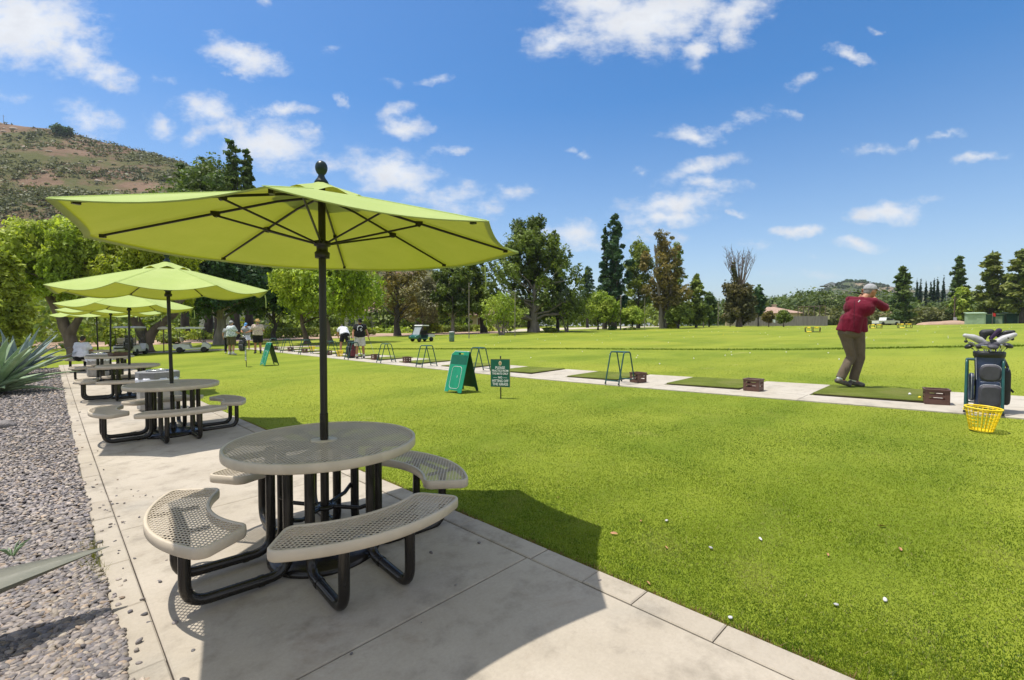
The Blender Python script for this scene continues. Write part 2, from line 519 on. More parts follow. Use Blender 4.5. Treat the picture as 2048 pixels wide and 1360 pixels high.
# reddish granite track behind the trees at the left, sandy patches under the middle trees, cart path
def wob(a, b, amp, seed, n=14):
    r_ = random.Random(seed)
    return [(a[0]+(b[0]-a[0])*k/n, (a[1]+(b[1]-a[1])*k/n)*(1+r_.uniform(-amp, amp))) for k in range(n+1)]
sheet('dirt_track', gpoly(wob((60, 36), (1010, 57), .02, 1)+wob((1010, 66), (60, 62), .03, 2)), M['dirt'], .0)
sheet('sand_patch', gpoly(wob((1010, 60), (1330, 88), .02, 3, 8)+wob((1330, 112), (1010, 78), .03, 4, 8)), M['sandy'], .004)
sheet('cart_path', gpoly(wob((20, 25.2), (640, 32.6), .004, 5, 12)+wob((640, 34.2), (20, 26.6), .004, 6, 12)), M['kerbc'], .008)
strip('gravel_bed', -16, PX0, -3.5, 27.5, mat('gravel_bed_fines', (.16, .15, .145), .95, .35, 30, .9, 90), -.008)

# ------------------------------------------------------------------ river pebbles (nobody could count them)
def ico(sub):
    t = (1+5**.5)/2
    v = np.array([(-1,t,0),(1,t,0),(-1,-t,0),(1,-t,0),(0,-1,t),(0,1,t),(0,-1,-t),(0,1,-t),(t,0,-1),(t,0,1),(-t,0,-1),(-t,0,1)], float)
    f = np.array([(0,11,5),(0,5,1),(0,1,7),(0,7,10),(0,10,11),(1,5,9),(5,11,4),(11,10,2),(10,7,6),(7,1,8),(3,9,4),(3,4,2),(3,2,6),(3,6,8),(3,8,9),(4,9,5),(2,4,11),(6,2,10),(8,6,7),(9,8,1)])
    v /= np.linalg.norm(v, axis=1)[:, None]
    for _ in range(sub):
        d = {}; vl = list(v); nf = []
        def mid(a, b):
            k = (min(a, b), max(a, b))
            if k not in d:
                p = (vl[a]+vl[b]); vl.append(p/np.linalg.norm(p)); d[k] = len(vl)-1
            return d[k]
        for a, b, c in f:
            ab, bc, ca = mid(a, b), mid(b, c), mid(c, a)
            nf += [(a, ab, ca), (b, bc, ab), (c, ca, bc), (ab, bc, ca)]
        v = np.array(vl); f = np.array(nf)
    return v, f

def pebbles(P, size, sub, name, pal, seed, lift=.25):
    g = np.random.default_rng(seed); n = len(P)
    sv, sf = ico(sub)
    s = size[:, None]*np.stack([g.uniform(.85, 1.35, n), g.uniform(.62, 1.0, n), g.uniform(.30, .55, n)], 1)
    wv = 1+.10*np.sin(sv[None, :, 0]*3+g.uniform(0, 6, (n, 1)))+.08*np.sin(sv[None, :, 1]*4+g.uniform(0, 6, (n, 1)))
    L = sv[None]*s[:, None]*wv[..., None]
    tx, ty, az = g.normal(0, .28, n), g.normal(0, .28, n), g.uniform(0, 2*PI, n)
    def rot(L, a, i, j):
        c, s_ = np.cos(a)[:, None], np.sin(a)[:, None]
        A, B = L[..., i].copy(), L[..., j].copy()
        L[..., i] = A*c-B*s_; L[..., j] = A*s_+B*c
    rot(L, az, 0, 1); rot(L, tx, 1, 2); rot(L, ty, 0, 2)
    L += np.stack([P[:, 0], P[:, 1], tz(P[:, 0], P[:, 1])+size*lift+g.uniform(0, .010 if lift > 0 else .002, n)], 1)[:, None]
    V = L.reshape(-1, 3); k = len(sv)
    F = (sf[None]+(np.arange(n)*k)[:, None, None]).reshape(-1, 3)
    base = pal[g.integers(0, len(pal), n)]*g.uniform(.65, 1.35, (n, 1))
    col = np.repeat(base, k, 0)
    o = np_mesh(name, V, F, M['pebble'], col, smooth=True)
    return o
M['pebble'] = attrmat('river_pebble', .62, .3, 160, .4, .22)
PAL = np.array((1.05, 1.00, .95))*np.array([(.18,.165,.165),(.23,.21,.20),(.14,.13,.14),(.27,.24,.215),(.20,.18,.175),(.26,.23,.21),(.16,.15,.155),(.30,.265,.22),(.12,.115,.12),(.22,.20,.195),(.27,.215,.165)])
def polar(n, r0, r1, a0, a1, seed):
    g = np.random.default_rng(seed)
    r = r0*np.exp(g.random(n)*math.log(r1/r0)); a = g.uniform(a0, a1, n)
    x = FW[0]*r*np.cos(a)+RT[0]*r*np.sin(a); y = FW[1]*r*np.cos(a)+RT[1]*r*np.sin(a)
    return x, y, r
x, y, r_ = polar(170000, 1.9, 30, R(-78), R(-30), 5)
edge = PX0+.012*np.sin(y*7)+.018*np.sin(y*2.3+1)+.03*np.maximum(0, np.sin(y*1.1+.4)-.55)
g_ = np.random.default_rng(9)
spill = (g_.random(len(x)) < .04)*g_.exponential(.05, len(x))
ok = (x < edge-.01+spill) & (x > -15.5) & (y < 27.3) & (y > -3)
x, y, r_ = x[ok], y[ok], r_[ok]
sz = g_.uniform(.011, .0215, len(x))*(1+.3*(g_.random(len(x)) < .06))
sz = np.where(r_ < 6, sz, sz*(1+(r_-6)*.05))
near = r_ < 5.5
pb = pebbles(np.stack([x[near], y[near]], 1), sz[near], 1, 'gravel', PAL, 21)
tag(pb, kind='stuff')
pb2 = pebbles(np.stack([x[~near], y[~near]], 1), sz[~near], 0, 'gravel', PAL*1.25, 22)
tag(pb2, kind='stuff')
# stones kicked onto the concrete
g_ = np.random.default_rng(31)
px = np.concatenate([np.full(0, 0.), np.clip(PX1+g_.exponential(.20, 60)-.08, .3, 1.6)])
py = np.concatenate([g_.normal(5.0, .75, 45), g_.uniform(2.2, 9, 15)])
ok = (py > 2.5) & ~((np.hypot(px-1.26, py-3.07) < .75))
px = np.append(px[ok], [1.30, 1.62, .95, 1.75, 2.05, 2.21]); py = np.append(py[ok], [1.98, 2.12, 2.02, 2.55, 2.42, 1.55])
tag(pebbles(np.stack([px, py], 1), g_.uniform(.006, .0125, len(px)), 1, 'gravel', PAL*.8, 33), kind='stuff')

# ------------------------------------------------------------------ grass blades
def blades(P, h, w, col, name, seed, lean=.8, zoff=-.016):
    g = np.random.default_rng(seed); n = len(P)
    az = g.uniform(0, 2*PI, n); ln = g.normal(0, lean, n)*h; la = g.uniform(0, 2*PI, n)
    bx, by = np.cos(az)*w/2, np.sin(az)*w/2
    z = tz(P[:, 0], P[:, 1])+zoff
    v = np.empty((n, 3, 3))
    v[:, 0] = np.stack([P[:, 0]-bx, P[:, 1]-by, z], 1)
    v[:, 1] = np.stack([P[:, 0]+bx, P[:, 1]+by, z], 1)
    v[:, 2] = np.stack([P[:, 0]+np.cos(la)*ln, P[:, 1]+np.sin(la)*ln, z+h], 1)
    F = np.arange(n*3).reshape(n, 3)
    return tag(np_mesh(name, v.reshape(-1, 3), F, M['blade'], np.repeat(col, 3, 0)), kind='stuff')
M['blade'] = leafmat('grass_blade', None, None, .5, attr=True, rough=.5, tcol=(1, 1, .5), spec=.25)

def snoise(x, y, s, seed):
    g = np.random.default_rng(seed); o = 0
    for i in range(7):
        a = g.uniform(0, 2*PI); k = g.uniform(.5, 2.0)*s; o = o+np.sin((x*np.cos(a)+y*np.sin(a))*k+g.uniform(0, 6.3))
    return o/2.6
def turf_colours(x, y, seed):
    g = np.random.default_rng(seed); n = len(x)
    t = np.clip(.5-.02*(x-5)+.25*snoise(x, y, .9, 4)+.22*snoise(x, y, 5, 5)+.22*snoise(x, y, 22, 15)+.18*snoise(x, y, 55, 16)+g.normal(0, .2, n), 0, 1)[:, None]
    c = np.array((.100, .172, .011))*(1-t)+np.array((.250, .315, .027))*t
    dry = np.clip(.40*snoise(x, y, 2.1, 8)+.5*snoise(x, y, 6.5, 9)-.50+g.normal(0, .35, n), 0, 1)[:, None]
    c = c*(1-dry)+np.array((.40, .40, .12))*dry
    straw = g.random(n) < .035
    c[straw] = (.36, .31, .14)
    return c*g.uniform(.78, 1.22, (n, 1))
x, y, r_ = polar(1250000, 1.7, 20, R(-62), R(62), 41)
ed = PX3-.010+.014*np.sin(y*9)+.016*np.sin(y*3.1)+.012*np.sin(y*31)
lawn = ((x > ed-.015) & (x < TX0+.03*np.sin(y*5)-.0)) | (x > TX1+.02)
lawn &= ~((y > 27.5) & (x < 9) & (r_ > 25))
lawn &= np.random.default_rng(52).random(len(x)) < np.clip(1.25-r_/18, 0, 1)**1.3
x, y, r_ = x[lawn], y[lawn], r_[lawn]
g_ = np.random.default_rng(51)
h = g_.uniform(.006, .0125, len(x))*(1+.2*snoise(x, y, 5, 3))**np.clip(1.15-.03*r_, .55, 1); w = .0030+.00055*r_
h *= np.where(x < PX3+.06, 1.3, 1)
tag(blades(np.stack([x, y], 1), h, w, turf_colours(x, y, 6), 'grass', 61), kind='stuff')
# a ridge of longer, darker grass running across the range
t = np.linspace(0, 1, 26000); g_ = np.random.default_rng(71)
t = g_.random(16000)
crest = np.array([(12.5, 29), (16, 22.5), (20, 15.4), (23.4, 6.0), (27.6, -.8), (33, -9), (40, -19)])
ci = t*(len(crest)-1.001); i0 = ci.astype(int); fr = (ci-i0)[:, None]
P = crest[i0]*(1-fr)+crest[i0+1]*fr+g_.normal(0, .22, (len(t), 2))
c = np.array((.115, .175, .014))*g_.uniform(.7, 1.5, (len(t), 1))
blades(P, g_.uniform(.03, .085, len(t)), np.full(len(t), .022), c, 'rough_grass', 72, .35)
# dry thatch and weeds along the concrete edge
g_ = np.random.default_rng(81)
yy = g_.uniform(-.5, 9, 5200); xx = PX3+np.abs(g_.normal(0, .018, 5200))
blades(np.stack([xx, yy], 1), g_.uniform(.012, .03, 5200), np.full(5200, .005), np.array((.26, .16, .07))*g_.uniform(.6, 1.4, (5200, 1)), 'dry_grass', 82, 1.2)
yy = g_.normal(4.15, .22, 420); xx = g_.normal(.165, .022, 420)
blades(np.stack([xx, yy], 1), g_.uniform(.03, .09, 420), np.full(420, .004), np.array((.22, .23, .03))*g_.uniform(.6, 1.3, (420, 1)), 'weeds', 83, .5)
# ------------------------------------------------------------------ picnic tables of coated expanded steel
def lattice(mb, inside, ext, ang, pitch, w, th, z, mi=0, dz=.0012):
    """expanded steel: two families of flat strands crossing, cut to the outline"""
    for fam, sgn in ((0, 1), (1, -1)):
        a = ang+sgn*R(37)
        d = np.array((math.cos(a), math.sin(a))); nrm = np.array((-d[1], d[0]))
        o = -ext
        while o < ext:
            s = np.arange(-ext, ext, .004)
            p = nrm*o+d*s[:, None]
            ins = inside(p[:, 0], p[:, 1]).astype(int)
            e = np.flatnonzero(np.diff(np.concatenate([[0], ins, [0]])))
            for i0, i1 in zip(e[::2], e[1::2]-1):
                if i1-i0 < 3: continue
                p0, p1 = p[i0], p[i1]
                q = [p0+nrm*w/2, p0-nrm*w/2, p1-nrm*w/2, p1+nrm*w/2]
                zz = z-fam*dz
                vs = [(x, y, zz) for x, y in q]+[(x, y, zz-th) for x, y in q]
                mb.add(vs, [(0,1,2,3),(7,6,5,4),(0,4,5,1),(1,5,6,2),(2,6,7,3),(3,7,4,0)], mi)
            o += pitch
RIMP = [(-.009, -.004), (-.006, 0), (.006, 0), (.010, -.004), (.012, -.028), (.010, -.052), (.006, -.057), (-.006, -.057), (-.009, -.052)]
TR = .584
SEAT_I, SEAT_O, SEAT_H = .655, .945, R(35.5)

def seat_outline(grow=0.0, rc=.055, n=26):
    ri, ro, ha = SEAT_I-grow, SEAT_O+grow, SEAT_H
    out = []
    def arc(r, a0, a1, k): return [(r*math.cos(a0+(a1-a0)*i/k), r*math.sin(a0+(a1-a0)*i/k)) for i in range(k+1)]
    out += arc(ro, -ha+rc/ro, ha-rc/ro, n)
    def corner(r0, r1, a, s):  # rounded end: blend from outer arc to the radial edge and back onto the inner arc
        p = []
        for k in range(1, 6):
            t = k/6*PI/2
            rr = r0+(r1-r0)*0
            p.append(((r0-rc*(1-math.cos(t))), a-s*rc/r0*(1-math.sin(t))))
        for k in range(0, 6):
            t = k/6*PI/2
            p.append((r1+rc*(1-math.sin(t)), a-s*rc/r1*(1-math.cos(t))))
        return [(r*math.cos(b), r*math.sin(b)) for r, b in p]
    out += corner(ro, ri, ha, 1)
    out += arc(ri, ha-rc/ri, -ha+rc/ri, n)
    out += list(reversed(corner(ro, ri, -ha, -1)))
    return out

def make_table(label):
    t = thing('picnic_table', label, 'picnic table', group='round picnic tables along the patio')
    mb = MB()
    lattice(mb, lambda x, y: (x*x+y*y < (TR-.004)**2) & (x*x+y*y > .045**2), TR, 0, .0225, .0052, .0030, .752)
    mb.build('tabletop', M['tan'], t)
    mb = MB()
    k = 96
    mb.sweep([(TR*math.cos(2*PI*i/k), TR*math.sin(2*PI*i/k), .757) for i in range(k)], RIMP)
    mb.build('table_rim', M['tan'], t)
    mb = MB(); mb.lathe([(.028, .745), (.085, .745), (.085, .7545), (.028, .7545)], 20, caps=False)
    mb.build('pole_plate', M['tan'], t)
    # supporting cross frame under the top
    mb = MB()
    for a in range(4):
        A = R(45*a)
        c, s_ = math.cos(A), math.sin(A)
        mb.box((0, 0, .728), (1.12, .03, .03), A)
    # hub ring and stay bars at knee height
    mb.lathe([(.032, .30), (.075, .30), (.075, .318), (.032, .318)], 18, caps=False)
    for a in range(4):
        A = R(90*a+35)
        p0 = (.07*math.cos(A), .07*math.sin(A), .309); p1 = (.25*math.cos(A), .25*math.sin(A), .312); p2 = (.335*math.cos(A), .335*math.sin(A), .345)
        mb.tube([p0, p1, p2], .014, 8)
    mb.build('stay_frame', M['bark_black'], t)
    oi = None
    for q in range(4):
        A = R(-3+90*q); rot = Matrix.Rotation(A, 4, 'Z')
        if q == 0:
            so = seat_outline()
            rimb = MB(); rimb.sweep([(x, y, .452) for x, y in so], RIMP)
            rim_me = rimb.mesh('seat_rim', M['tan'])
            lm = MB()
            poly = np.array(so)
            def ins(x, y):
                r = np.hypot(x, y); a = np.arctan2(y, x)
                base = (r < SEAT_O-.002) & (r > SEAT_I+.002) & (np.abs(a) < SEAT_H-.003/np.maximum(r, .1))
                # corner rounding
                da = (SEAT_H-np.abs(a))*r; dr = np.minimum(SEAT_O-r, r-SEAT_I); rc = .055
                cor = (da < rc) & (dr < rc) & ((rc-da)**2+(rc-dr)**2 > rc*rc)
                return base & ~cor
            lattice(lm, ins, 1.0, R(90), .0225, .0055, .0030, .4475)
            lat_me = lm.mesh('seat', M['tan'])
        s = bpy.data.objects.new('seat', lat_me); C.objects.link(s); s.parent = t; s.rotation_euler = (0, 0, A)
        r2 = bpy.data.objects.new('seat_rim', rim_me); C.objects.link(r2); r2.parent = s
        br = MB()
        br.box((.80, 0, .428), (.05, .46, .008))
        for sg in (-1, 1): br.box((.80, sg*.19, .419), (.24, .05, .008))
        b2 = br.build('seat_bracket', M['bark_black'], s)
        for sg in (-1, 1):
            lg = MB()
            path = fillet([(.285, sg*.19, .712), (.285, sg*.19, .032), (.80, sg*.19, .032), (.80, sg*.19, .414)], .115, 7)
            lg.tube([rot @ p for p in path], .0295, 14)
            # flanges where tube sections join
            c0 = rot @ Vector((.42, sg*.19, .032)); c1 = rot @ Vector((.45, sg*.19, .032))
            lg.tube([c0, c1], .033, 14)
            lg.build('leg', M['bark_black'], t)
    return t

TABLES = [(1.287, 3.109), (1.287, 8.60), (1.287, 14.2), (1.287, 19.2), (1.287, 24.3)]
tl = ['tan round mesh picnic table standing nearest, in the big umbrella shade', 'tan round picnic table second from the front, just before the octagonal concrete bin',
      'tan round picnic table third along the patio, just behind the octagonal concrete bin', 'tan round picnic table fourth along the patio, holding a small brown tray',
      'tan round picnic table at the far end, a man seated on it']
tab0 = make_table(tl[0]); tab0.location = (*TABLES[0], tzf(*TABLES[0])+.005)
for i in range(1, 5):
    dup(tab0, (*TABLES[i], tzf(*TABLES[i])+.005), R([0, 3, -4, 2, 5][i]), tl[i])

# ------------------------------------------------------------------ umbrellas
def fabric():
    m, nt, out = newmat('lime_canvas')
    tc = N(nt, 'ShaderNodeTexCoord'); p = tc.outputs['Object']
    f = noise(nt, p, 2.2, 5, .65)
    c = mixc(nt, ramp(nt, f, .3, .75), (.50, .625, .18), (.57, .685, .23))
    wv = noise(nt, p, 260, 2, .6)
    h = N(nt, 'ShaderNodeHueSaturation'); mr = N(nt, 'ShaderNodeMapRange'); mr.inputs['To Min'].default_value = .9; mr.inputs['To Max'].default_value = 1.1
    nt.links.new(wv, mr.inputs['Value']); nt.links.new(mr.outputs[0], h.inputs['Value']); nt.links.new(c, h.inputs['Color'])
    b = N(nt, 'ShaderNodeBsdfPrincipled'); b.inputs['Roughness'].default_value = .8; b.inputs['Specular IOR Level'].default_value = .2
    b.inputs['Sheen Weight'].default_value = .15
    nt.links.new(h.outputs[0], b.inputs['Base Color'])
    bp = N(nt, 'ShaderNodeBump'); bp.inputs['Strength'].default_value = .30; bp.inputs['Distance'].default_value = .02
    nt.links.new(noise(nt, p, 5, 5, .62, .8), bp.inputs['Height']); nt.links.new(bp.outputs[0], b.inputs['Normal'])
    t = N(nt, 'ShaderNodeBsdfTranslucent'); tm = mixc(nt, 1.0, h.outputs[0], (.40, .33, .010), 'MULTIPLY'); nt.links.new(tm, t.inputs['Color'])
    mx = N(nt, 'ShaderNodeMixShader'); mx.inputs[0].default_value = .36
    nt.links.new(b.outputs[0], mx.inputs[1]); nt.links.new(t.outputs[0], mx.inputs[2]); nt.links.new(mx.outputs[0], out.inputs['Surface'])
    return m
M['fabric'] = fabric()
M['seam'] = mat('lime_thread', (.48, .60, .17), .8, .1, 20)
UR, RIMZ, TOPZ = 1.335, 2.04, 2.40

def make_umbrella(label, sag=.026, drop=.0):
    t = thing('patio_umbrella', label, 'umbrella', group='lime green umbrellas along the patio')
    def surf(r, fr):   # r 0..1 along the rib, fr -0.5..0.5 across one panel
        ca = math.cos(PI/8)/math.cos(fr*PI/4)          # straight edge of the octagon
        bow = (1-4*fr*fr)
        rr = r*UR*(ca*(1-.030*bow*r*r)) if True else 0
        z = TOPZ-(TOPZ-RIMZ)*(r**1.04)-sag*bow*(r**2.2)-drop*bow*max(0, r-.8)*2
        return rr, z
    mb = MB(); na, nr = 10, 12
    g = random.Random(5)
    r0 = .115
    top, bot = [], []
    rows = [r0+(1-r0)*(k/nr)**.95 for k in range(nr+1)]
    cols = 8*na
    for r in rows:
        for q in range(cols):
            pnl = q//na; fr = (q % na)/na-.5
            a = R(22.5)+pnl*PI/4+fr*PI/4
            rr, z = surf(r, fr)
            top.append((rr*math.cos(a), rr*math.sin(a), z))
    k = len(top)
    rr_ = range(nr)
    fs = [(i*cols+q, i*cols+(q+1) % cols, (i+1)*cols+(q+1) % cols, (i+1)*cols+q) for i in rr_ for q in range(cols)]
    mb.add(top, fs, 0, True)
    # hem: the cloth turned under at the edge
    edge = top[-cols:]
    hem = []
    for x, y, z in edge:
        L = math.hypot(x, y); hem.append((x*(1-.002/L), y*(1-.002/L), z-.006))
    hem2 = []
    for x, y, z in edge:
        L = math.hypot(x, y); hem2.append((x*(1-.035/L), y*(1-.035/L), z+.0035))
    mb.add(edge+hem+hem2, [((q+1) % cols, q, cols+q, cols+(q+1) % cols) for q in range(cols)]+[(cols+(q+1) % cols, cols+q, 2*cols+q, 2*cols+(q+1) % cols) for q in range(cols)], 0, True)
    mb.build('canopy', M['fabric'], t)
    sm = MB()
    for q in range(8):
        a = PI/4*q
        pts = []
        for k in range(9):
            r = .26+.735*k/8; rr, z = surf(r, .5); pts.append((rr*math.cos(a), rr*math.sin(a), z+.0012))
        for o in (-.011, .011): sm.tube([(x-o*math.sin(a), y+o*math.cos(a), z) for x, y, z in pts], .0016, 4)
    sm.build('seam_stitching', M['seam'], t)
    # vent flap over the opening, scalloped and slightly lifted
    mb = MB(); vs = []; n = 64
    for r, lift in ((.045, .052), (.10, .040), (.19, .028), (.285, .014)):
        for q in range(n):
            a = 2*PI*q/n+R(0)
            w = math.cos(8*(a))              # ribs at 0,45.. hold it down, it lifts between
            rr = r*(1+(.05*w if r > .2 else 0))
            z = TOPZ-(TOPZ-RIMZ)*(r/UR)+lift-(.018*w*(r/.275)**2)
            vs.append((rr*math.cos(a), rr*math.sin(a), z))
    mb.add(vs, [(i*n+q, i*n+(q+1) % n, (i+1)*n+(q+1) % n, (i+1)*n+q) for i in range(3) for q in range(n)], 0, True)
    mb.build('vent', M['fabric'], t)
    mb = MB()
    mb.tube([(0, 0, .06), (0, 0, 2.44)], .0235, 16)
    mb.build('pole', M['black_metal'], t)
    mb = MB(); mb.tube([(0, 0, .76), (0, 0, .93)], .027, 16); mb.tube([(0, 0, .06), (0, 0, .55)], .0275, 16)
    mb.build('pole_sleeve', M['bark_black'], t)
    mb = MB(); mb.lathe([(.35, 0), (.35, .018), (.335, .035), (.22, .055), (.09, .075), (.055, .085), (.045, .10), (.04, .16), (.028, .16)], 36)
    mb.build('base', M['bark_black'], t)
    mb = MB(); mb.lathe([(.045, 2.445), (.042, 2.455), (.026, 2.478), (.019, 2.495), (.020, 2.50), (.030, 2.512), (.037, 2.530), (.039, 2.547), (.036, 2.565), (.027, 2.58), (.014, 2.588), (.002, 2.59)], 20)
    mb.build('finial', M['finial'], t)
    mb = MB(); mb.lathe([(.024, 2.325), (.05, 2.325), (.055, 2.345), (.05, 2.37), (.024, 2.37)], 16)
    mb.build('top_hub', M['black'], t)
    mb = MB(); mb.lathe([(.0245, 1.955), (.046, 1.955), (.048, 1.99), (.036, 2.0), (.036, 2.03), (.052, 2.035), (.052, 2.065), (.0245, 2.07)], 16)
    mb.build('runner', M['black'], t)
    for q in range(8):
        a = PI/4*q; ca, sa = math.cos(a), math.sin(a)
        def P(r, dz): return (r*UR*ca, r*UR*sa, TOPZ-(TOPZ-RIMZ)*(r**1.04)+dz)
        rb = MB()
        rb.tube([(.045*ca, .045*sa, 2.348), P(.2, -.022), P(.5, -.022), P(.93, -.018)], [.0085, .0085, .0085, .0075], 6)
        rb.box(P(.925, -.022), (.03, .02, .02), a)
        ro = rb.build('rib', M['black_metal'], t)
        st = MB(); j = P(.47, -.034)
        st.tube([(.045*ca, .045*sa, 2.05), j], .0070, 6)
        st.tube([(j[0]-.012*sa, j[1]+.012*ca, j[2]), (j[0]+.012*sa, j[1]-.012*ca, j[2])], .013, 8)
        st.box((j[0], j[1], j[2]+.012), (.05, .022, .026), a)
        st.build('strut', M['black_metal'], t)
    # tie strap hanging from the edge
    mb = MB(); a = R(-22); e = (1.27*math.cos(a), 1.27*math.sin(a))
    mb.tube([(e[0], e[1], 2.01), (e[0]+.01, e[1], 1.94), (e[0]+.004, e[1]-.01, 1.86), (e[0]+.012, e[1], 1.80)], .010, 6, ell=.2)
    mb.build('strap', M['fabric'], t)
    return t
ul = ['lime green market umbrella nearest the camera with all its black ribs showing', 'lime green market umbrella over the second table, smaller than the near one',
      'lime green market umbrella over the third table', 'lime green market umbrella over the fourth table', 'lime green market umbrella over the farthest table, lowest in the row']
u0 = make_umbrella(ul[0]); ulist = [u0]
u0.location = (*TABLES[0], tzf(*TABLES[0])+.005); u0.rotation_euler = (0, 0, R(13.8))
u1 = make_umbrella(ul[1], .075)
u1.location = (*TABLES[1], tzf(*TABLES[1])+.005); u1.rotation_euler = (R(-.7), R(-.7), R(14.5)); u1.scale = (1.02, 1.02, 1.05)
for i in range(2, 5):
    o = dup(u1, (*TABLES[i], tzf(*TABLES[i])+.005), None, ul[i])
    o.scale = (1.0, 1.0, 1.035); o.rotation_euler = (R([0, 0, -1, -.6, .5][i]), R([0, 0, 1.2, 1.5, -.8][i]), R([0, 0, 15, 20, 8][i]))

# ------------------------------------------------------------------ bins and small things on the patio
def make_bin(label):
    t = thing('litter_bin', label, 'litter bin', group='octagonal concrete litter bins')
    mb = MB(); p = R(22.5)
    mb.lathe([(.335, .03), (.34, .05), (.34, .60), (.335, .61)], 8, ph=p, smooth=False)
    mb.lathe([(.29, 0), (.29, .035)], 8, ph=p, smooth=False)
    mb.build('bin_body', M['concrete_bin'], t)
    mb = MB(); g = random.Random(3); n = 32; vs = []
    for z, r in ((.635, .315), (.64, .345), (.60, .352), (.565, .350), (.53, .346)):
        for q in range(n):
            a = 2*PI*q/n
            oc = math.cos(PI/8)/math.cos(((a+p+PI/8) % (PI/4))-PI/8)
            rr = r*1.02*max(oc, .94)+g.uniform(-.004, .007); vs.append((rr*math.cos(a), rr*math.sin(a), z+(g.uniform(-.03, .02) if z < .55 else 0)))
    mb.add(vs, [(i*n+q, i*n+(q+1) % n, (i+1)*n+(q+1) % n, (i+1)*n+q) for i in range(4) for q in range(n)], 0, True)
    mb.build('liner', M['bag_white'], t)
    mb = MB()
    mb.lathe([(.355, .622), (.36, .63), (.36, .74), (.35, .752), (.20, .757), (.20, .70), (.30, .64)], 8, ph=p, smooth=False, caps=False)
    mb.build('lid', M['bin_lid'], t)
    mb = MB(); k = 28
    mb.tube([(.19*math.cos(2*PI*i/k), .19*math.sin(2*PI*i/k), .775) for i in range(k+1)], .008, 8, caps=False)
    for i in range(4): mb.tube([(.19*math.cos(PI/2*i+.4), .19*math.sin(PI/2*i+.4), .775), (.205*math.cos(PI/2*i+.4), .205*math.sin(PI/2*i+.4), .752)], .006, 6)
    mb.build('lid_ring', M['chrome'], t)
    return t
b0 = make_bin('grey octagonal concrete litter bin with white liner behind the second table')
bq_ = gpy(317, 818); b0.location = (*bq_, tzf(*bq_)); b0.rotation_euler = (0, 0, R(6))
bq_ = gpy(199, 752); dup(b0, (*bq_, tzf(*bq_)), R(2), 'grey octagonal concrete litter bin between the far tables')
mb = MB(); mb.box((0, 0, .008), (.46, .34, .016), bev=.004)
for sx, sy, lx, ly in ((0, .165, .46, .012), (0, -.165, .46, .012), (.225, 0, .012, .318), (-.225, 0, .012, .318)): mb.box((sx, sy, .058), (lx, ly, .084))
o = mb.build('tray', M['brown'], None, (1.5, 19.05, tzf(1.5, 19.05)+.764), .3)
tag(o, 'small brown tray lying on the fourth picnic table', 'tray')

# ------------------------------------------------------------------ agaves
def agave(name, label, loc, n, L, W, seed, m, spread=(12, 80), group=None, fixed=None):
    r_ = random.Random(seed); mb = MB()
    items = []
    for i in range(n):
        f = i/max(1, n-1)
        items.append((r_.uniform(-.15, .15)+i*2.39996, R(spread[0]+(spread[1]-spread[0])*f**.8+r_.uniform(-5, 5)), L*r_.uniform(.82, 1.08)*(1-.18*abs(f-.55)), W*r_.uniform(.85, 1.1), r_.uniform(-.1, .5), r_.uniform(-.25, .25)))
    if fixed: items += fixed
    for az, tilt, l, w, curl, twist in items:
        K = 14; vs = []
        ca, sa = math.cos(az), math.sin(az)
        x = .05; z = .04; ang = tilt
        for k in range(K+1):
            t = k/K
            if k:
                ang = tilt+curl*(t**1.6)*.9
                x += math.sin(ang)*l/K; z += math.cos(ang)*l/K
            z_ = max(z, .02)
            hw = w/2*(.55+.75*math.sin(min(1, t/.45)*PI/2)-.3)*(1-max(0, (t-.35)/.65)**1.5) if t < 1 else .001
            hw = max(hw, .0015); ch = hw*.55*(1-t*.6); thk = .022*(1-t)+.002
            side = twist*t
            for q, (sx, up) in enumerate(((-1, ch), (-.55, ch*.28), (0, 0), (.55, ch*.28), (1, ch), (.5, -thk), (0, -thk*1.5), (-.5, -thk))):
                lat = sx*hw+0*side; nx = -math.cos(ang)*up; nz = math.sin(ang)*up
                px_, py_, pz_ = x+nx, lat+side*hw*2*t, z_+nz+thk
                vs.append((ca*px_-sa*py_, sa*px_+ca*py_, pz_))
        fs = [(i*8+q, i*8+(q+1) % 8, (i+1)*8+(q+1) % 8, (i+1)*8+q) for i in range(K) for q in range(8)]
        fs.append(tuple(range(7, -1, -1)))
        mb.add(vs, fs, 0, True)
    o = mb.build(name, m, None, loc)
    return tag(o, label, 'agave', group)
def agmat(name, c1, c2):
    m, nt, out = newmat(name)
    tc = N(nt, 'ShaderNodeTexCoord'); geo = N(nt, 'ShaderNodeNewGeometry')
    f = noise(nt, tc.outputs['Object'], 3, 5, .65); c = mixc(nt, ramp(nt, f, .35, .68), c1, c2)
    f2 = noise(nt, tc.outputs['Object'], 22, 4, .7); c = mixc(nt, ramp(nt, f2, .63, .76), c, (.27, .24, .16))
    h = N(nt, 'ShaderNodeHueSaturation'); mr = N(nt, 'ShaderNodeMapRange'); mr.inputs['To Min'].default_value = .75; mr.inputs['To Max'].default_value = 1.25
    nt.links.new(geo.outputs['Random Per Island'], mr.inputs['Value']); nt.links.new(mr.outputs[0], h.inputs['Value']); nt.links.new(c, h.inputs['Color'])
    b = N(nt, 'ShaderNodeBsdfPrincipled'); b.inputs['Roughness'].default_value = .5; b.inputs['Specular IOR Level'].default_value = .4
    nt.links.new(h.outputs[0], b.inputs['Base Color'])
    bp = N(nt, 'ShaderNodeBump'); bp.inputs['Strength'].default_value = .3; bp.inputs['Distance'].default_value = .01
    nt.links.new(noise(nt, tc.outputs['Object'], 40, 4), bp.inputs['Height']); nt.links.new(bp.outputs[0], b.inputs['Normal'])
    nt.links.new(b.outputs[0], out.inputs['Surface'])
    return m
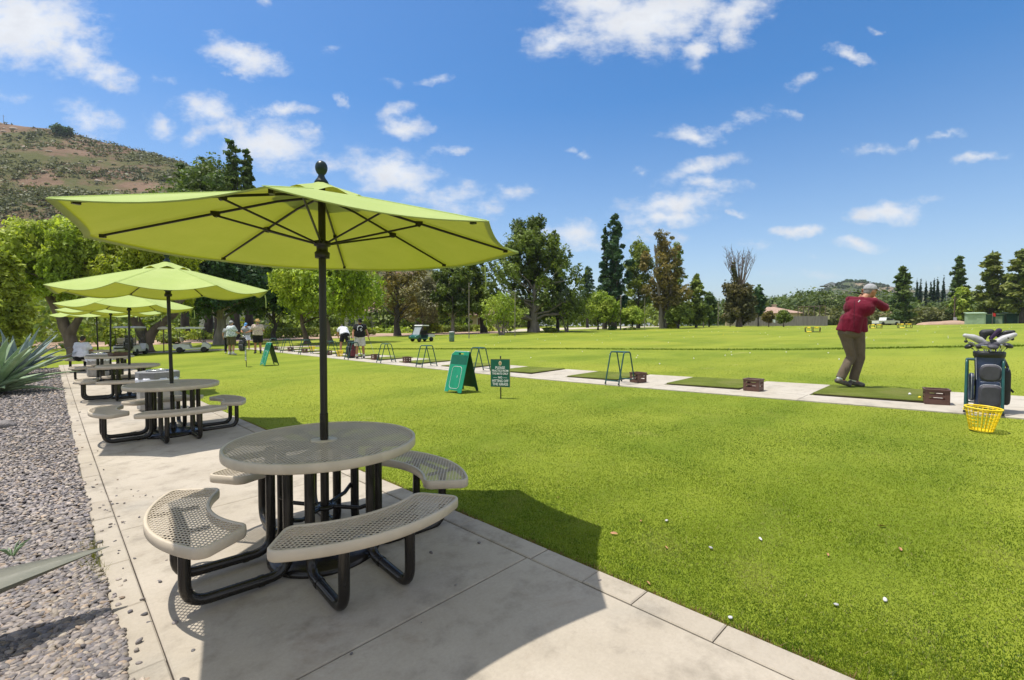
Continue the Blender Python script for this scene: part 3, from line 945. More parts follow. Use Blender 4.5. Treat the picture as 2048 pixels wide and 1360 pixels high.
M['agave'] = agmat('agave_green', (.19, .28, .14), (.29, .37, .215))
M['agave_blue'] = agmat('agave_blue', (.17, .24, .23), (.25, .31, .29))
M['agave_dry'] = agmat('agave_grey', (.125, .13, .092), (.17, .165, .125))
ap = gpy(-20, 790)
agave('agave', 'big green agave with long pointed leaves on the gravel', (*ap, tzf(*ap)), 50, 1.68, .30, 3, M['agave'], (8, 82))
ap = gpy(30, 752)
agave('agave', 'bluish agave standing behind the big green one', (*ap, tzf(*ap)), 32, 1.9, .30, 8, M['agave_blue'], (8, 70))
ap = (-1.35, 3.25)
agave('agave', 'grey agave leaf tips reaching in over the near gravel', (*ap, tzf(*ap)), 16, 1.05, .17, 12, M['agave_dry'], (10, 48),
      fixed=[(.085, R(74), 1.55, .50, .16, .05), (.30, R(71), .98, .45, .25, 0), (-.45, R(60), 1.0, .17, .2, 0)])
# small seedling between the stones and a boulder
mb = MB(); r_ = random.Random(2)
for i in range(7):
    a = i*.9+.2; l = r_.uniform(.07, .12)
    mb.tube([(0, 0, 0), (math.cos(a)*l*.35, math.sin(a)*l*.35, l*.6), (math.cos(a)*l*.8, math.sin(a)*l*.8, l*.85)], [.006, .010, .001], 6, ell=.3)
sp = gpy(25, 1118)
tag(mb.build('seedling', M['agave'], None, (*sp, tzf(*sp)+.01)), 'tiny green seedling among the near pebbles', 'plant')
v, f = ico(3); v = v*np.array((.15, .12, .09))*(1+.12*np.sin(v[:, :1]*5+1)+.1*np.sin(v[:, 1:2]*6))
rp = gpy(8, 856)
mrock = mat('grey_boulder', (.20, .18, .17), .9, .3, 9, .8, 40)
o = np_mesh('boulder', v, f, mrock, smooth=True); o.location = (*rp, tzf(*rp)+.03); tag(o, 'small grey boulder half sunk in the gravel', 'rock')

# ------------------------------------------------------------------ signs
def text_geo(body, size, bold=0.0):
    cu = bpy.data.curves.new('lettering', 'FONT'); cu.body = body; cu.size = size; cu.align_x = 'CENTER'; cu.align_y = 'CENTER'
    cu.extrude = .0015; cu.offset = bold; cu.resolution_u = 3
    o = bpy.data.objects.new('lettering_tmp', cu); C.objects.link(o)
    dg = bpy.context.evaluated_depsgraph_get(); me = bpy.data.meshes.new_from_object(o.evaluated_get(dg))
    vs = [tuple(v.co) for v in me.vertices]; fs = [tuple(p.vertices) for p in me.polygons]
    bpy.data.objects.remove(o); bpy.data.meshes.remove(me); bpy.data.curves.remove(cu)
    return vs, fs
def face_M(w2, z2):
    """sign face coordinates (right, up) -> local: the face looks along -X, reader's right is -Y"""
    return Matrix(((0, 0, -1, 0), (-1, 0, 0, 0), (0, 1, 0, 0), (0, 0, 0, 1)))
FM = face_M(0, 0)
def make_post_sign(label):
    t = thing('lawn_sign', label, 'sign', group='green notice signs on stakes')
    mb = MB(); mb.tube([(0.012, 0, -.1), (0.012, 0, .84)], .013, 8); mb.ball((.012, 0, .84), .016, 8)
    mb.build('stake', M['black_metal'], t)
    W, H, z0 = .44, .56, .225
    mb = MB()
    mb.prism(rrect(W, H, .006, 2, 0, z0+H/2), .0, .006, 0, FM)
    mb.build('sign_panel', M['sign_dark'], t)
    mb = MB()
    for cx, cy, sx, sy in ((0, z0-.004, W+.014, .007), (0, z0+H+.004, W+.014, .007), (W/2+.004, z0+H/2, .007, H), (-W/2-.004, z0+H/2, .007, H)):
        mb.add([FM @ Vector((cx+x*sx/2, cy+y*sy/2, zz)) for zz in (-.001, .0075) for x, y in ((-1,-1),(1,-1),(1,1),(-1,1))], [(3,2,1,0),(4,5,6,7),(0,1,5,4),(1,2,6,5),(2,3,7,6),(3,0,4,7)])
    mb.build('sign_border', mat('gold_trim', (.42, .32, .09), .5, .1, 9), t)
    mb = MB()
    for body, sz, y in (('PLEASE', .072, .612), ('PRACTICE FROM', .060, .550), ('THE MATS ONLY', .060, .492), ('NO', .062, .415), ('HITTING OFF', .072, .345), ('THE GRASS', .072, .278)):
        vs, fs = text_geo(body, sz, .0012)
        k = min(1, .375/(max(v[0] for v in vs)-min(v[0] for v in vs)))
        mb.add([FM @ Vector((x*k, yy+y, zz+.009)) for x, yy, zz in vs], fs)
    for sx in (-1, 1):
        mb.add([FM @ Vector((sx*.115+x*.045, .412+y*.003, .0085)) for x, y in ((-1,-1),(1,-1),(1,1),(-1,1))], [(0,1,2,3)])
    mb.build('lettering', M['white'], t)
    mb = MB()
    mb.prism([(.034*math.cos(2*PI*k/24), .705+.046*math.sin(2*PI*k/24)) for k in range(24)], .0062, .0085, 0, FM)
    e = mb.build('emblem', mat('cream_emblem', (.62, .52, .32), .5, .08, 9), t)
    mb = MB(); mb.prism([(.018*math.cos(2*PI*k/16), .700+.026*math.sin(2*PI*k/16)) for k in range(16)], .0086, .0095, 0, FM)
    mb.build('emblem_centre', mat('emblem_brown', (.42, .20, .08), .5, .1, 9), e)
    return t
s0 = make_post_sign('dark green notice with white lettering about practice mats, on a black stake')
sp = gpy(1001, 796); s0.location = (*sp, tzf(*sp)); s0.rotation_euler = (R(-1.5), R(2), R(18))
sp = gpy(492, 733); dup(s0, (*sp, tzf(*sp)), R(-8), 'narrow green stake sign seen almost edge-on near the far group')

def make_board(label):
    """folding A-frame board, front face towards -X, hinge along the top"""
    t = thing('folding_board', label, 'sign board', group='green folding sign boards')
    W, Hh, S = .56, .90, .25
    ang = math.atan2(S, Hh)
    for sgn, nm in ((-1, 'front_panel'), (1, 'rear_panel')):
        mb = MB()
        B = Matrix.Translation((sgn*.012, 0, Hh)) @ Matrix.Rotation(-sgn*ang if sgn > 0 else ang, 4, 'Y')
        L = Hh/math.cos(ang)
        hw = W/2
        out = [(-hw, -L), (-hw+.11, -L), (-hw+.13, -L+.04), (hw-.13, -L+.04), (hw-.11, -L), (hw, -L), (hw, -.07), (hw-.09, 0)] if sgn < 0 else [(-hw, -L), (-hw+.07, -L), (-hw+.09, -L+.09), (hw-.09, -L+.09), (hw-.07, -L), (hw, -L), (hw, -.07), (hw-.09, 0)]
        if sgn < 0: out += [(-hw+.02, 0), (-hw, -.02)]
        else: out += [(-hw+.02, 0), (-hw, -.02)]
        # local: panel coordinates (y across, s down) with a hand slot near the top
        def T(p, off): return B @ Vector((off, p[0], p[1]))
        slot = (-.11, .05, -.075, -.035)
        th = .012
        # build the panel in columns round the slot
        y0, y1, t0, t1 = slot
        a0, a1 = (-th/2, th/2)
        def quadbox(poly):
            n = len(poly)
            vs = [T(p, a0) for p in poly]+[T(p, a1) for p in poly]
            mb.add(vs, [tuple(range(n)), tuple(range(2*n-1, n-1, -1))]+[((i+1) % n, i, n+i, n+(i+1) % n) for i in range(n)])
        foot = out[:8]
        quadbox([out[i] for i in range(0, 6)]+[(hw, -.30), (-hw, -.30)])
        quadbox([(-hw, -.30), (hw, -.30), (hw, t0), (-hw, t0)])
        quadbox([(-hw, t0), (y0, t0), (y0, t1), (-hw, t1)])
        quadbox([(y1, t0), (hw, t0), (hw, -.07), (hw-.044, t1), (y1, t1)])
        quadbox([(-hw, t1), (hw-.044, t1), (hw-.09, 0), (-hw+.02, 0), (-hw, -.02)])
        p = mb.build(nm, M['sign_green'] if sgn < 0 else M['sign_back'], t)
        # pale worn edges
        eb = MB()
        eo = [(hw, -L), (hw, -.07), (hw-.09, 0), (-hw+.02, 0)]
        eb.tube([T((q[0]*1.004, q[1]+.002), 0) for q in eo], .0075, 6)
        eb.build('panel_edge', mat('worn_pale_edge', (.62, .63, .58), .6, .15, 9), p)
        if sgn < 0:
            fb = MB()
            hb = [(-hw+.01, -.30), (hw-.01, -.30), (hw-.01, -.085), (-hw+.01, -.085)]
            fb.add([T(q, -.0075) for q in hb]+[T(q, -.0065) for q in hb], [(3,2,1,0),(4,5,6,7),(0,1,5,4),(1,2,6,5),(2,3,7,6),(3,0,4,7)])
            fb.build('header_strip', M['sign_dark'], p)
            ln = MB()
            rr = rrect(.32, .50, .08, 5, 0, -.60)
            pts = [T(q, -.0085) for q in rr]+[T(rr[0], -.0085)]
            ln.tube(pts, .0045, 5)
            ln.tube([T((-.05, -.55), -.0085), T((-.05, -.60), -.0085)], .006, 5)
            ln.build('line_marking', M['white'], p)
    mb = MB(); mb.tube([(-.0, -.2, Hh+.004), (0, .2, Hh+.004)], .012, 8)
    mb.build('hinge', M['sign_dark'], t)
    return t
bd = make_board('bright green folding board standing on the lawn beside the lettered notice')
sp = gpy(923, 782); bd.location = (*sp, tzf(*sp)); bd.rotation_euler = (0, 0, R(4))
sp = gpy(539, 730); dup(bd, (*sp, tzf(*sp)), R(2), 'bright green folding board farther off, in front of the people')

# ------------------------------------------------------------------ tee line: racks, crates, mats, buckets, balls
def make_rack(label, px):
    t = thing('bag_rack', label, 'bag rack', group='green tube bag racks along the tee walk')
    H = .745
    for sy in (-1, 1):
        mb = MB()
        mb.tube(fillet([(-.33, sy*.185, 0), (-.125, sy*.185, H), (.125, sy*.185, H), (.33, sy*.185, 0)], .06, 5), .0165, 10)
        mb.build('end_frame', M['green_metal'], t)
        for sx in (-1, 1):
            c = MB(); c.tube([(sx*.33, sy*.185, 0), (sx*.322, sy*.185, .03)], .021, 8); c.build('foot_cap', M['rubber'], t)
    mb = MB()
    for x in (-.10, .0, .10): mb.tube([(x, -.185, H+.002), (x, .185, H+.002)], .0155, 8)
    for sx in (-1, 1): mb.tube([(sx*.308, -.185, .085), (sx*.308, .185, .085)], .012, 8)
    mb.build('cross_bars', M['green_metal'], t)
    return t
rk = [(.10, 'green tube rack holding the dark blue golf bag, yellow basket before it'), (6.19, 'empty green tube rack standing alone between the two nearest empty mats'),
      (11.36, 'empty green tube rack just behind the lettered notice'), (14.25, 'empty green tube rack left of the green folding board'), (17.1, 'empty green tube rack right of the man in black'),
      (20.0, 'green tube rack at the feet of the man in black'), (22.3, 'green tube rack just right of the near umbrella pole'), (25.5, 'green tube rack just left of the near umbrella pole, yellow bucket beside it'),
      (28.2, 'second green tube rack from the far end of the walk'), (30.6, 'last green tube rack at the far end of the walk, clubs leaning on it')]
r0 = None
for y, lb in rk:
    p = (9.62, y, tzf(9.62, y)+.006)
    if r0 is None: r0 = make_rack(lb, 0); r0.location = p
    else: dup(r0, p, R(rnd.uniform(-5, 5)), lb)

def make_crate(label):
    t = thing('milk_crate', label, 'crate', group='brown plastic crates beside the mats')
    L, Wd, H, th = .30, .25, .235, .012
    mb = MB()
    def wall(M4, w):
        # wall with two slots: built from rails and posts
        for z0, z1 in ((0, .075), (.11, .145), (.18, H)): mb.add([M4 @ Vector(p) for p in [(-w/2, -th/2, z0), (w/2, -th/2, z0), (w/2, th/2, z0), (-w/2, th/2, z0), (-w/2, -th/2, z1), (w/2, -th/2, z1), (w/2, th/2, z1), (-w/2, th/2, z1)]], [(3,2,1,0),(4,5,6,7),(0,1,5,4),(1,2,6,5),(2,3,7,6),(3,0,4,7)])
        for x0, x1 in ((-w/2, -w*.31), (w*.31, w/2)):
            for z0, z1 in ((.075, .11), (.145, .18)): mb.add([M4 @ Vector(p) for p in [(x0, -th/2, z0), (x1, -th/2, z0), (x1, th/2, z0), (x0, th/2, z0), (x0, -th/2, z1), (x1, -th/2, z1), (x1, th/2, z1), (x0, th/2, z1)]], [(0,1,5,4),(1,2,6,5),(2,3,7,6),(3,0,4,7)])
    for sy in (-1, 1): wall(Matrix.Translation((0, sy*(Wd/2-th/2), 0)), L)
    for sx in (-1, 1): wall(Matrix.Translation((sx*(L/2-th/2), 0, 0)) @ Matrix.Rotation(PI/2, 4, 'Z'), Wd-2*th-.002)
    mb.box((0, 0, .02), (L-2*th-.002, Wd-2*th-.002, .012))
    mb.build('crate_walls', M['brown'], t)
    mb = MB()
    for sx, sy, lx, ly in ((0, Wd/2, L+.02, .022), (0, -Wd/2, L+.02, .022), (L/2, 0, .022, Wd-.024), (-L/2, 0, .022, Wd-.024)):
        mb.box((sx, sy, H-.009), (lx, ly, .024), bev=.004)
    mb.build('crate_rim', M['brown'], t)
    return t
cr = [(.64, 'brown plastic crate between the golfer and the dark golf bag'), (3.36, 'brown plastic crate at the right end of the empty mat left of the golfer'), (5.95, 'brown plastic crate just right of the lone green rack'),
      (16.2, 'brown plastic crate between two racks right of the man in black'), (18.75, 'brown plastic crate beside the feet of the man in black'), (23.6, 'brown plastic crate just behind the near umbrella pole'),
      (26.7, 'brown plastic crate beside the far yellow bucket'), (28.9, 'second brown plastic crate from the far end'), (31.6, 'last brown plastic crate at the far end of the walk')]
c0 = None
for y, lb in cr:
    x = 10.02
    p = (x, y, tzf(x, y)+.008)
    if c0 is None: c0 = make_crate(lb); c0.location = p; c0.rotation_euler = (0, 0, R(100))
    else: dup(c0, p, R(90+rnd.uniform(-14, 14)), lb)

mlab = {-3: 'tee mat out to the right', 0: 'worn green tee mat under the golfer in maroon', 1: 'worn green tee mat left of the golfer, crate at its right end', 2: 'worn green tee mat right behind the lone green rack',
        3: 'worn green tee mat just right of the lettered notice', 4: 'worn green tee mat behind the rack at the lettered notice', 5: 'worn green tee mat behind the green folding board', 6: 'worn green tee mat left of the folding board, crate beside it',
        7: 'worn green tee mat before the man in black', 8: 'worn green tee mat at the bending golfer', 9: 'worn green tee mat left of the near umbrella pole', 10: 'worn green tee mat at the far end'}
m0 = None
def make_mat(lb):
    t = thing('tee_mat', lb, 'golf mat', group='green tee mats in the driving bays')
    mb = MB(); o = rrect(1.53, 1.62, .05, 4)
    mb.prism(o, .0, .014); mb.build('mat_backing', M['mat_edge'], t)
    mb = MB(); o = rrect(1.525, 1.615, .05, 4)
    mb.prism(o, .0145, .028); mb.build('mat_turf', M['mat_turf'], t)
    return t
for k in range(-1, 11):
    p = (10.79, BAY0+2.9*k+.81, tzf(10.79, BAY0+2.9*k+.81)+.004)
    if k == -1: continue
    lb = mlab[k]
    if m0 is None: m0 = make_mat(lb); m0.location = p; e = m0
    else: e = dup(m0, p, R(rnd.uniform(-.8, .8)), lb)
    e.rotation_euler.x = -.022; e.rotation_euler.y = -.021

def make_bucket(label):
    t = thing('ball_basket', label, 'ball basket', group='yellow wire range ball baskets')
    rb, rt, H = .105, .165, .285
    mb = MB()
    n = 22
    for q in range(n):
        a = 2*PI*q/n
        mb.tube([(rb*math.cos(a), rb*math.sin(a), .005), (rt*math.cos(a), rt*math.sin(a), H)], .0048, 5)
    k = 30
    for i in range(7):
        z = .012+(H-.03)*i/6; r = rb+(rt-rb)*z/H
        mb.tube([(r*math.cos(2*PI*j/k), r*math.sin(2*PI*j/k), z) for j in range(k+1)], .0048, 5, caps=False)
    for s_ in range(-3, 4):
        y = s_*.03; hx = math.sqrt(max(0, rb*rb-y*y)); mb.tube([(-hx, y, .008), (hx, y, .008)], .004, 5); mb.tube([(y, -hx, .0085), (y, hx, .0085)], .004, 5)
    mb.build('basket_wall', M['yellow'], t)
    mb = MB(); mb.tube([((rt+.003)*math.cos(2*PI*j/k), (rt+.003)*math.sin(2*PI*j/k), H) for j in range(k+1)], .0095, 8, caps=False)
    mb.build('basket_rim', M['yellow'], t)
    mb = MB(); mb.tube([(rt*math.cos(PI*j/14), .02+rt*math.sin(PI*j/14)*.98, H-.02-.02*math.sin(PI*j/14)) for j in range(15)], .004, 6)
    mb.build('handle', M['yellow'], t)
    return t
bk = make_bucket('yellow plastic ball basket on the grass in front of the dark golf bag')
bp_ = gpy(1962, 860); bk.location = (*bp_, tzf(*bp_)-.008); bk.rotation_euler = (R(2), R(-3), .6)
for px_, d, lb in ((680, 713, 'yellow ball basket at the feet of the bending man'), (624, 703, 'yellow ball basket beside the rack left of the near pole')):
    q = gpy(px_, d); dup(bk, (*q, tzf(*q)+.006), 1.1, lb)

# range balls scattered over the field
me = None
mb = MB(); mb.ball((0, 0, 0), .0215, 10); bw = mb.mesh('golf_ball', M['ballwhite']); 
mb = MB(); mb.ball((0, 0, 0), .0215, 10); by = mb.mesh('golf_ball', M['yellow'])
g_ = np.random.default_rng(19)
def ball(x, y, z, yellow=False, lb=None):
    o = bpy.data.objects.new('golf_ball', by if yellow else bw); C.objects.link(o)
    o.location = (x, y, z)
    tag(o, lb or ('yellow golf ball lying out on the range grass' if yellow else 'white golf ball lying out on the range grass'), 'golf ball', 'yellow golf balls lying out on the range' if yellow else 'white golf balls lying out on the range')
    return o
cnt = 0
while cnt < 120:
    px_ = g_.uniform(850, 2047); d = g_.uniform(14, 62); x, y = gp(px_, d)
    if x < 12.4: continue
    s = g_.uniform(1.0, 1.25)
    o = ball(x, y, tzf(x, y)+.008, g_.random() < .08); cnt += 1
ball(*gp(1388, 17.5), tzf(*gp(1388, 17.5))+.008, False)
q = (10.28, .86); ball(*q, tzf(*q)+.052, True, 'yellow golf ball on the mat edge beside the near crate')
q = (10.62, 1.02); ball(*q, tzf(*q)+.052, False, 'white golf ball on the mat left of the near crate')
for o in list(C.objects)[-2:]: o['group'] = 'golf balls on the near mat'
# stray stones and fallen leaves on the near lawn
ml = mat('dry_leaf', (.40, .20, .09), .7, .3, 20)
for i, (px_, d, s) in enumerate(((1228, 1066, .030), (1332, 1094, .02), (1117, 994, .018), (1282, 1041, .02), (1765, 1051, .03), (1661, 1040, .018), (1655, 1108, .018), (1800, 1097, .025), (1296, 1165, .02))):
    x, y = gpy(px_, d); mb = MB(); L = s
    vs = [(-L, 0, .0), (-.3*L, .42*L, .006), (.5*L, .3*L, .010), (L, 0, .004), (.5*L, -.3*L, .008), (-.3*L, -.42*L, .004), (0, 0, .0015)]
    mb.add(vs, [(6, i_, (i_+1) % 6) for i_ in range(6)], 0, True)
    o = mb.build('fallen_leaf', ml, None, (x, y, tzf(x, y)-.004), rnd.uniform(0, 6)); o.rotation_euler.x = .3
    tag(o, 'small dry brown leaf fallen on the near lawn', 'leaf', 'fallen leaves on the lawn')
g_ = np.random.default_rng(77)
pp = np.array([gpy(1672, 1208), gpy(1521, 1077), gpy(1422, 1095), gpy(1333, 1040), gpy(1461, 1234), gpy(1770, 1198)])
tag(pebbles(pp, np.full(len(pp), .0125), 1, 'gravel', PAL*.3+.38, 78, -.2), kind='stuff')
# ------------------------------------------------------------------ trees
def leaf_quads(P, nrm, size, g, stretch=1.6, droop=0.0):
    """one small folded leaf spray per point: a diamond of four corners"""
    n = len(P)
    a = g.normal(0, 1, (n, 3)); a[:, 2] -= droop*2.2
    a /= np.linalg.norm(a, axis=1)[:, None]
    m = nrm+g.normal(0, .55, (n, 3)); m /= np.linalg.norm(m, axis=1)[:, None]+1e-9
    b = np.cross(m, a); b /= np.linalg.norm(b, axis=1)[:, None]+1e-9
    a = np.cross(b, m)
    s = size*(g.uniform(.45, 1.0, n)+g.exponential(.28, n))[:, None]
    v = np.stack([P-a*s*stretch*.5, P+b*s*.42, P+a*s*stretch*.5, P-b*s*.42], 1)
    return v.reshape(-1, 3), np.arange(n*4).reshape(n, 4)

def lobe_points(lobes, n, g, shell=.55, gap=.0, clump=0.0):
    """points in a crown built of lobes, thicker towards the outside, with holes"""
    L = np.array(lobes, float)
    vol = (L[:, 3]*L[:, 4]*L[:, 5])**.72
    idx = g.choice(len(L), n, p=vol/vol.sum())
    d = g.normal(0, 1, (n, 3)); d /= np.linalg.norm(d, axis=1)[:, None]
    r = g.random(n)**(1/(2+3*shell))
    bump = 1+.17*np.sin(d[:, 0]*5+idx*1.7)+.14*np.sin(d[:, 1]*6+idx*2.3)+.13*np.sin(d[:, 2]*7+idx)
    P = L[idx, :3]+d*(r*bump)[:, None]*L[idx, 3:6]
    if gap:
        s = np.median(L[:, 3:6])*.62
        q = np.sin(P[:, 0]/s*2.1+1)*np.sin(P[:, 1]/s*2.3+2)*np.sin(P[:, 2]/s*2.2)+.5*np.sin(P[:, 0]/s*5+P[:, 2]/s*4)*np.sin(P[:, 1]/s*5.3)
        k = q > -1.2+gap*1.5
        P, d = P[k], d[k]
    if clump:
        P = P+0
    nr = d*.8+np.array((0, 0, .55)); nr /= np.linalg.norm(nr, axis=1)[:, None]
    return P, nr

def limb(mb, a, b, r0, r1, g, n=5, sag=0.06, k=6):
    a, b = np.array(a, float), np.array(b, float); L = np.linalg.norm(b-a)
    pts = [a+(b-a)*t+(g.normal(0, sag*L*.5, 3)*math.sin(PI*t)) for t in np.linspace(0, 1, n)]
    mb.tube([tuple(p) for p in pts], list(np.linspace(r0, r1, n)), k)

def crown_lobes(kind, h, w, g, z0):
    """lobes of a crown of height h (total) and width w, foliage from z0 up"""
    o = []; H = h-z0
    if kind == 'round':
        n = 30
        for i in range(n):
            a = i*2.4+g.uniform(-.5, .5); t = (i+.5)/n
            z = z0+H*(.10+.80*t+g.uniform(-.05, .05)); rr = w*.5*(math.sin(PI*min(.95, .17+.75*t))**.8)*g.uniform(.45, .86)
            s = w*g.uniform(.10, .185)
            o.append((rr*math.cos(a), rr*math.sin(a), z, s, s, s*g.uniform(.65, .9)))
        o.append((0, 0, z0+H*.5, w*.28, w*.28, H*.36)); o.append((0, 0, z0+H*.86, w*.17, w*.17, H*.14))
    elif kind == 'open':
        n = 34
        for i in range(n):
            a = i*2.4+g.uniform(-.6, .6); t = (i+.5)/n
            rr = w*.5*(math.sin(PI*min(.97, .20+.74*t))**.65)*g.uniform(.25, 1.0); s = w*g.uniform(.065, .135)
            o.append((rr*math.cos(a), rr*math.sin(a), z0+H*(.06+.88*t+g.uniform(-.06, .06)), s, s, s*g.uniform(.8, 1.35)))
    elif kind == 'tall':
        n = 40
        for i in range(n):
            a = i*2.4+g.uniform(-.6, .6); t = (i+.5)/n
            prof = (math.sin(PI*min(1, .10+.86*t))**.7)*(1-.45*t)+.05
            rr = w*.5*prof*g.uniform(.3, 1.08); s = w*g.uniform(.075, .15)*(1-.35*t)
            o.append((rr*math.cos(a), rr*math.sin(a), z0+H*(.06+.90*t), s, s, s*g.uniform(.7, 1.2)))
        for t in (.2, .45, .7): o.append((0, 0, z0+H*t, w*.2*(1-t*.6), w*.2*(1-t*.6), H*.17))
    elif kind == 'cone':
        n = 40
        for i in range(n):
            a = i*2.4+g.uniform(-.6, .6); t = ((i+.5)/n)**.9
            rr = w*.5*(1-t)**.85*g.uniform(.40, .95)+.01; s = w*(.065+.085*(1-t))*g.uniform(.7, 1.25)
            o.append((rr*math.cos(a), rr*math.sin(a), z0+H*(.03+.93*t), s*1.15, s*1.15, s*.62))
        for t in (.1, .3, .5, .7, .88): o.append((0, 0, z0+H*t, w*.17*(1-t)+.12, w*.17*(1-t)+.12, H*.1))
    elif kind == 'pine':
        n = 34
        for i in range(n):
            a = i*2.4+g.uniform(-.7, .7); t = (i+.5)/n
            prof = (1-t)**.55*(.55+.45*min(1, t*5))
            rr = w*.5*prof*g.uniform(.35, 1.0); s = w*g.uniform(.085, .15)*(1-.35*t)
            o.append((rr*math.cos(a), rr*math.sin(a), z0+H*(.05+.90*t), s*1.25, s*1.25, s*.55))
        for t in (.25, .5, .75): o.append((0, 0, z0+H*t, w*.12, w*.12, H*.15))
    elif kind == 'column':
        for i in range(14):
            t = (i+.5)/14; s = w*.5*(math.sin(PI*min(1, .12+.85*t))**.5)*(1.02-.75*t**2.2)
            o.append((g.uniform(-.05, .05)*w, g.uniform(-.05, .05)*w, z0+H*t, s, s, H*.07))
    elif kind == 'bush':
        for i in range(9):
            a = i*2.4; rr = w*.36*g.uniform(.3, 1); s = w*g.uniform(.18, .28)
            o.append((rr*math.cos(a), rr*math.sin(a), h*g.uniform(.35, .72), s, s, h*.28))
        o.append((0, 0, h*.45, w*.32, w*.32, h*.42))
    return o

LM = {}; PALS = {}
def leafc(key):
    if key.endswith('_thin'):
        if key not in LM:
            leafc(key[:-5]); a_, b_ = PALS[key[:-5]]; LM[key] = leafmat('leaves_'+key, tuple(q*1.15 for q in a_), tuple(min(.7, q*1.15) for q in b_), .5, .30)
        return LM[key]
    if key not in LM:
        pal = {
            'mid': ((.125, .178, .032), (.255, .315, .052)), 'bright': ((.245, .345, .038), (.40, .47, .065)), 'yellow': ((0.263, 0.324, 0.032), (0.376, 0.411, 0.049)),
            'pepper': ((.255, .345, .050), (.41, .47, .085)), 'dark': ((0.045, 0.102, 0.038), (0.088, 0.154, 0.049)), 'pine': ((0.079, 0.137, 0.038), (0.149, 0.201, 0.045)),
            'pine_lit': ((0.140, 0.184, 0.035), (0.219, 0.236, 0.045)), 'conifer': ((0.042, 0.102, 0.052), (0.081, 0.149, 0.060)), 'brown': ((.150, .135, .036), (.275, .215, .060)),  # first entry: a paler, yellower leaf green for some of the pines
            'olive': ((0.263, 0.263, 0.149), (0.367, 0.350, 0.219)), 'grey': ((0.149, 0.201, 0.096), (0.219, 0.254, 0.131)), 'cypress': ((0.021, 0.056, 0.030), (0.038, 0.081, 0.035)), 'blue': ((0.070, 0.131, 0.084), (0.105, 0.175, 0.105)),
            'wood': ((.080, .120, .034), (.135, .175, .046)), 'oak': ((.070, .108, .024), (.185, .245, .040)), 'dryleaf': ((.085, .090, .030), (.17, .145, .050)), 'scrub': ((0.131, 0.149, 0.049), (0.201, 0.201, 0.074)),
        }
        PALS.update(pal); pal = pal[key]
        LM[key] = leafmat('leaves_'+key, pal[0], pal[1], .36, .30)
    return LM[key]

def build_tree(name, label, cat, x, y, h, w, kind, leaf, z0f=.28, n=5200, ls=.30, trunk='trunk', tr=None, seed=1, lean=(0, 0), stems=1, droop=0.0, gap=.45, group=None, stretch=1.7, split=None, sink=0.0, shell=.55, d_fine=False):
    g = np.random.default_rng(seed)
    t = thing(name, label, cat, (x, y, tzf(x, y)-.03-sink), 0, group)
    z0 = h*z0f
    if d_fine: n, ls = int(n*2.3), ls*.66
    lobes = crown_lobes(kind, h, w, g, z0)
    lobes = [(l[0]+lean[0]*(l[2]/h), l[1]+lean[1]*(l[2]/h), *l[2:]) for l in lobes]
    mb = MB(); tr = tr or max(.07, h*.018)
    if kind != 'bush':
        for s in range(stems):
            a = s*2.4+.5; off = (0 if stems == 1 else w*.10)
            top = (lean[0]*.75+math.cos(a)*off*2.4, lean[1]*.75+math.sin(a)*off*2.4, z0+(h-z0)*(.8 if kind in ('cone', 'pine', 'column', 'tall') else .45))
            base = (math.cos(a)*off*.35, math.sin(a)*off*.35, 0)
            pts = []
            for k in range(9):
                q = k/8
                pts.append((base[0]+(top[0]-base[0])*q+g.normal(0, h*.006)*(k > 0), base[1]+(top[1]-base[1])*q+g.normal(0, h*.006)*(k > 0), top[2]*q))
            rr = [tr*(1.45 if k == 0 else 1.1 if k == 1 else 1-.085*k) for k in range(9)]
            mb.tube(pts, rr, 10)
            sel = [l for i, l in enumerate(lobes) if i % stems == s]
            for l in sel[:26]:
                f = min(.95, max(.25, (l[2]-h*.12)/top[2]))
                p = pts[min(8, max(1, int(f*8)))]
                limb(mb, p, (l[0], l[1], l[2]), tr*.34*(1.2-f*.7), tr*.07, g, 4, .08, 5)
        mb.build('trunk', M[trunk], t)
    P, nr = lobe_points(lobes, n, g, shell, gap)
    P[:, 2] = np.maximum(P[:, 2], .05)
    if droop:
        P[:, 2] -= 0
    V, F = leaf_quads(P, nr, ls, g, stretch, droop)
    np_mesh('crown', V, F, leafc(leaf), parent=t)
    return t

def tree_px(label, px, ytop, wpx, d, kind, leaf, cat='tree', name=None, **kw):
    x, y = gp(px, d); h = hgt(ytop, d)-tzf(x, y)
    w = wpx*d/FPX/math.sqrt(1+((px-1024)/FPX)**2)
    seed = kw.pop('seed', int(px*7+d)); kw['d_fine'] = d < 82 and kind != 'bush'
    nm = name or {'cone': 'conifer', 'pine': 'pine_tree', 'column': 'cypress', 'bush': 'bush'}.get(kind, 'tree')
    return build_tree(nm, label, cat, x, y, h, w, kind, leaf, seed=seed, **kw)

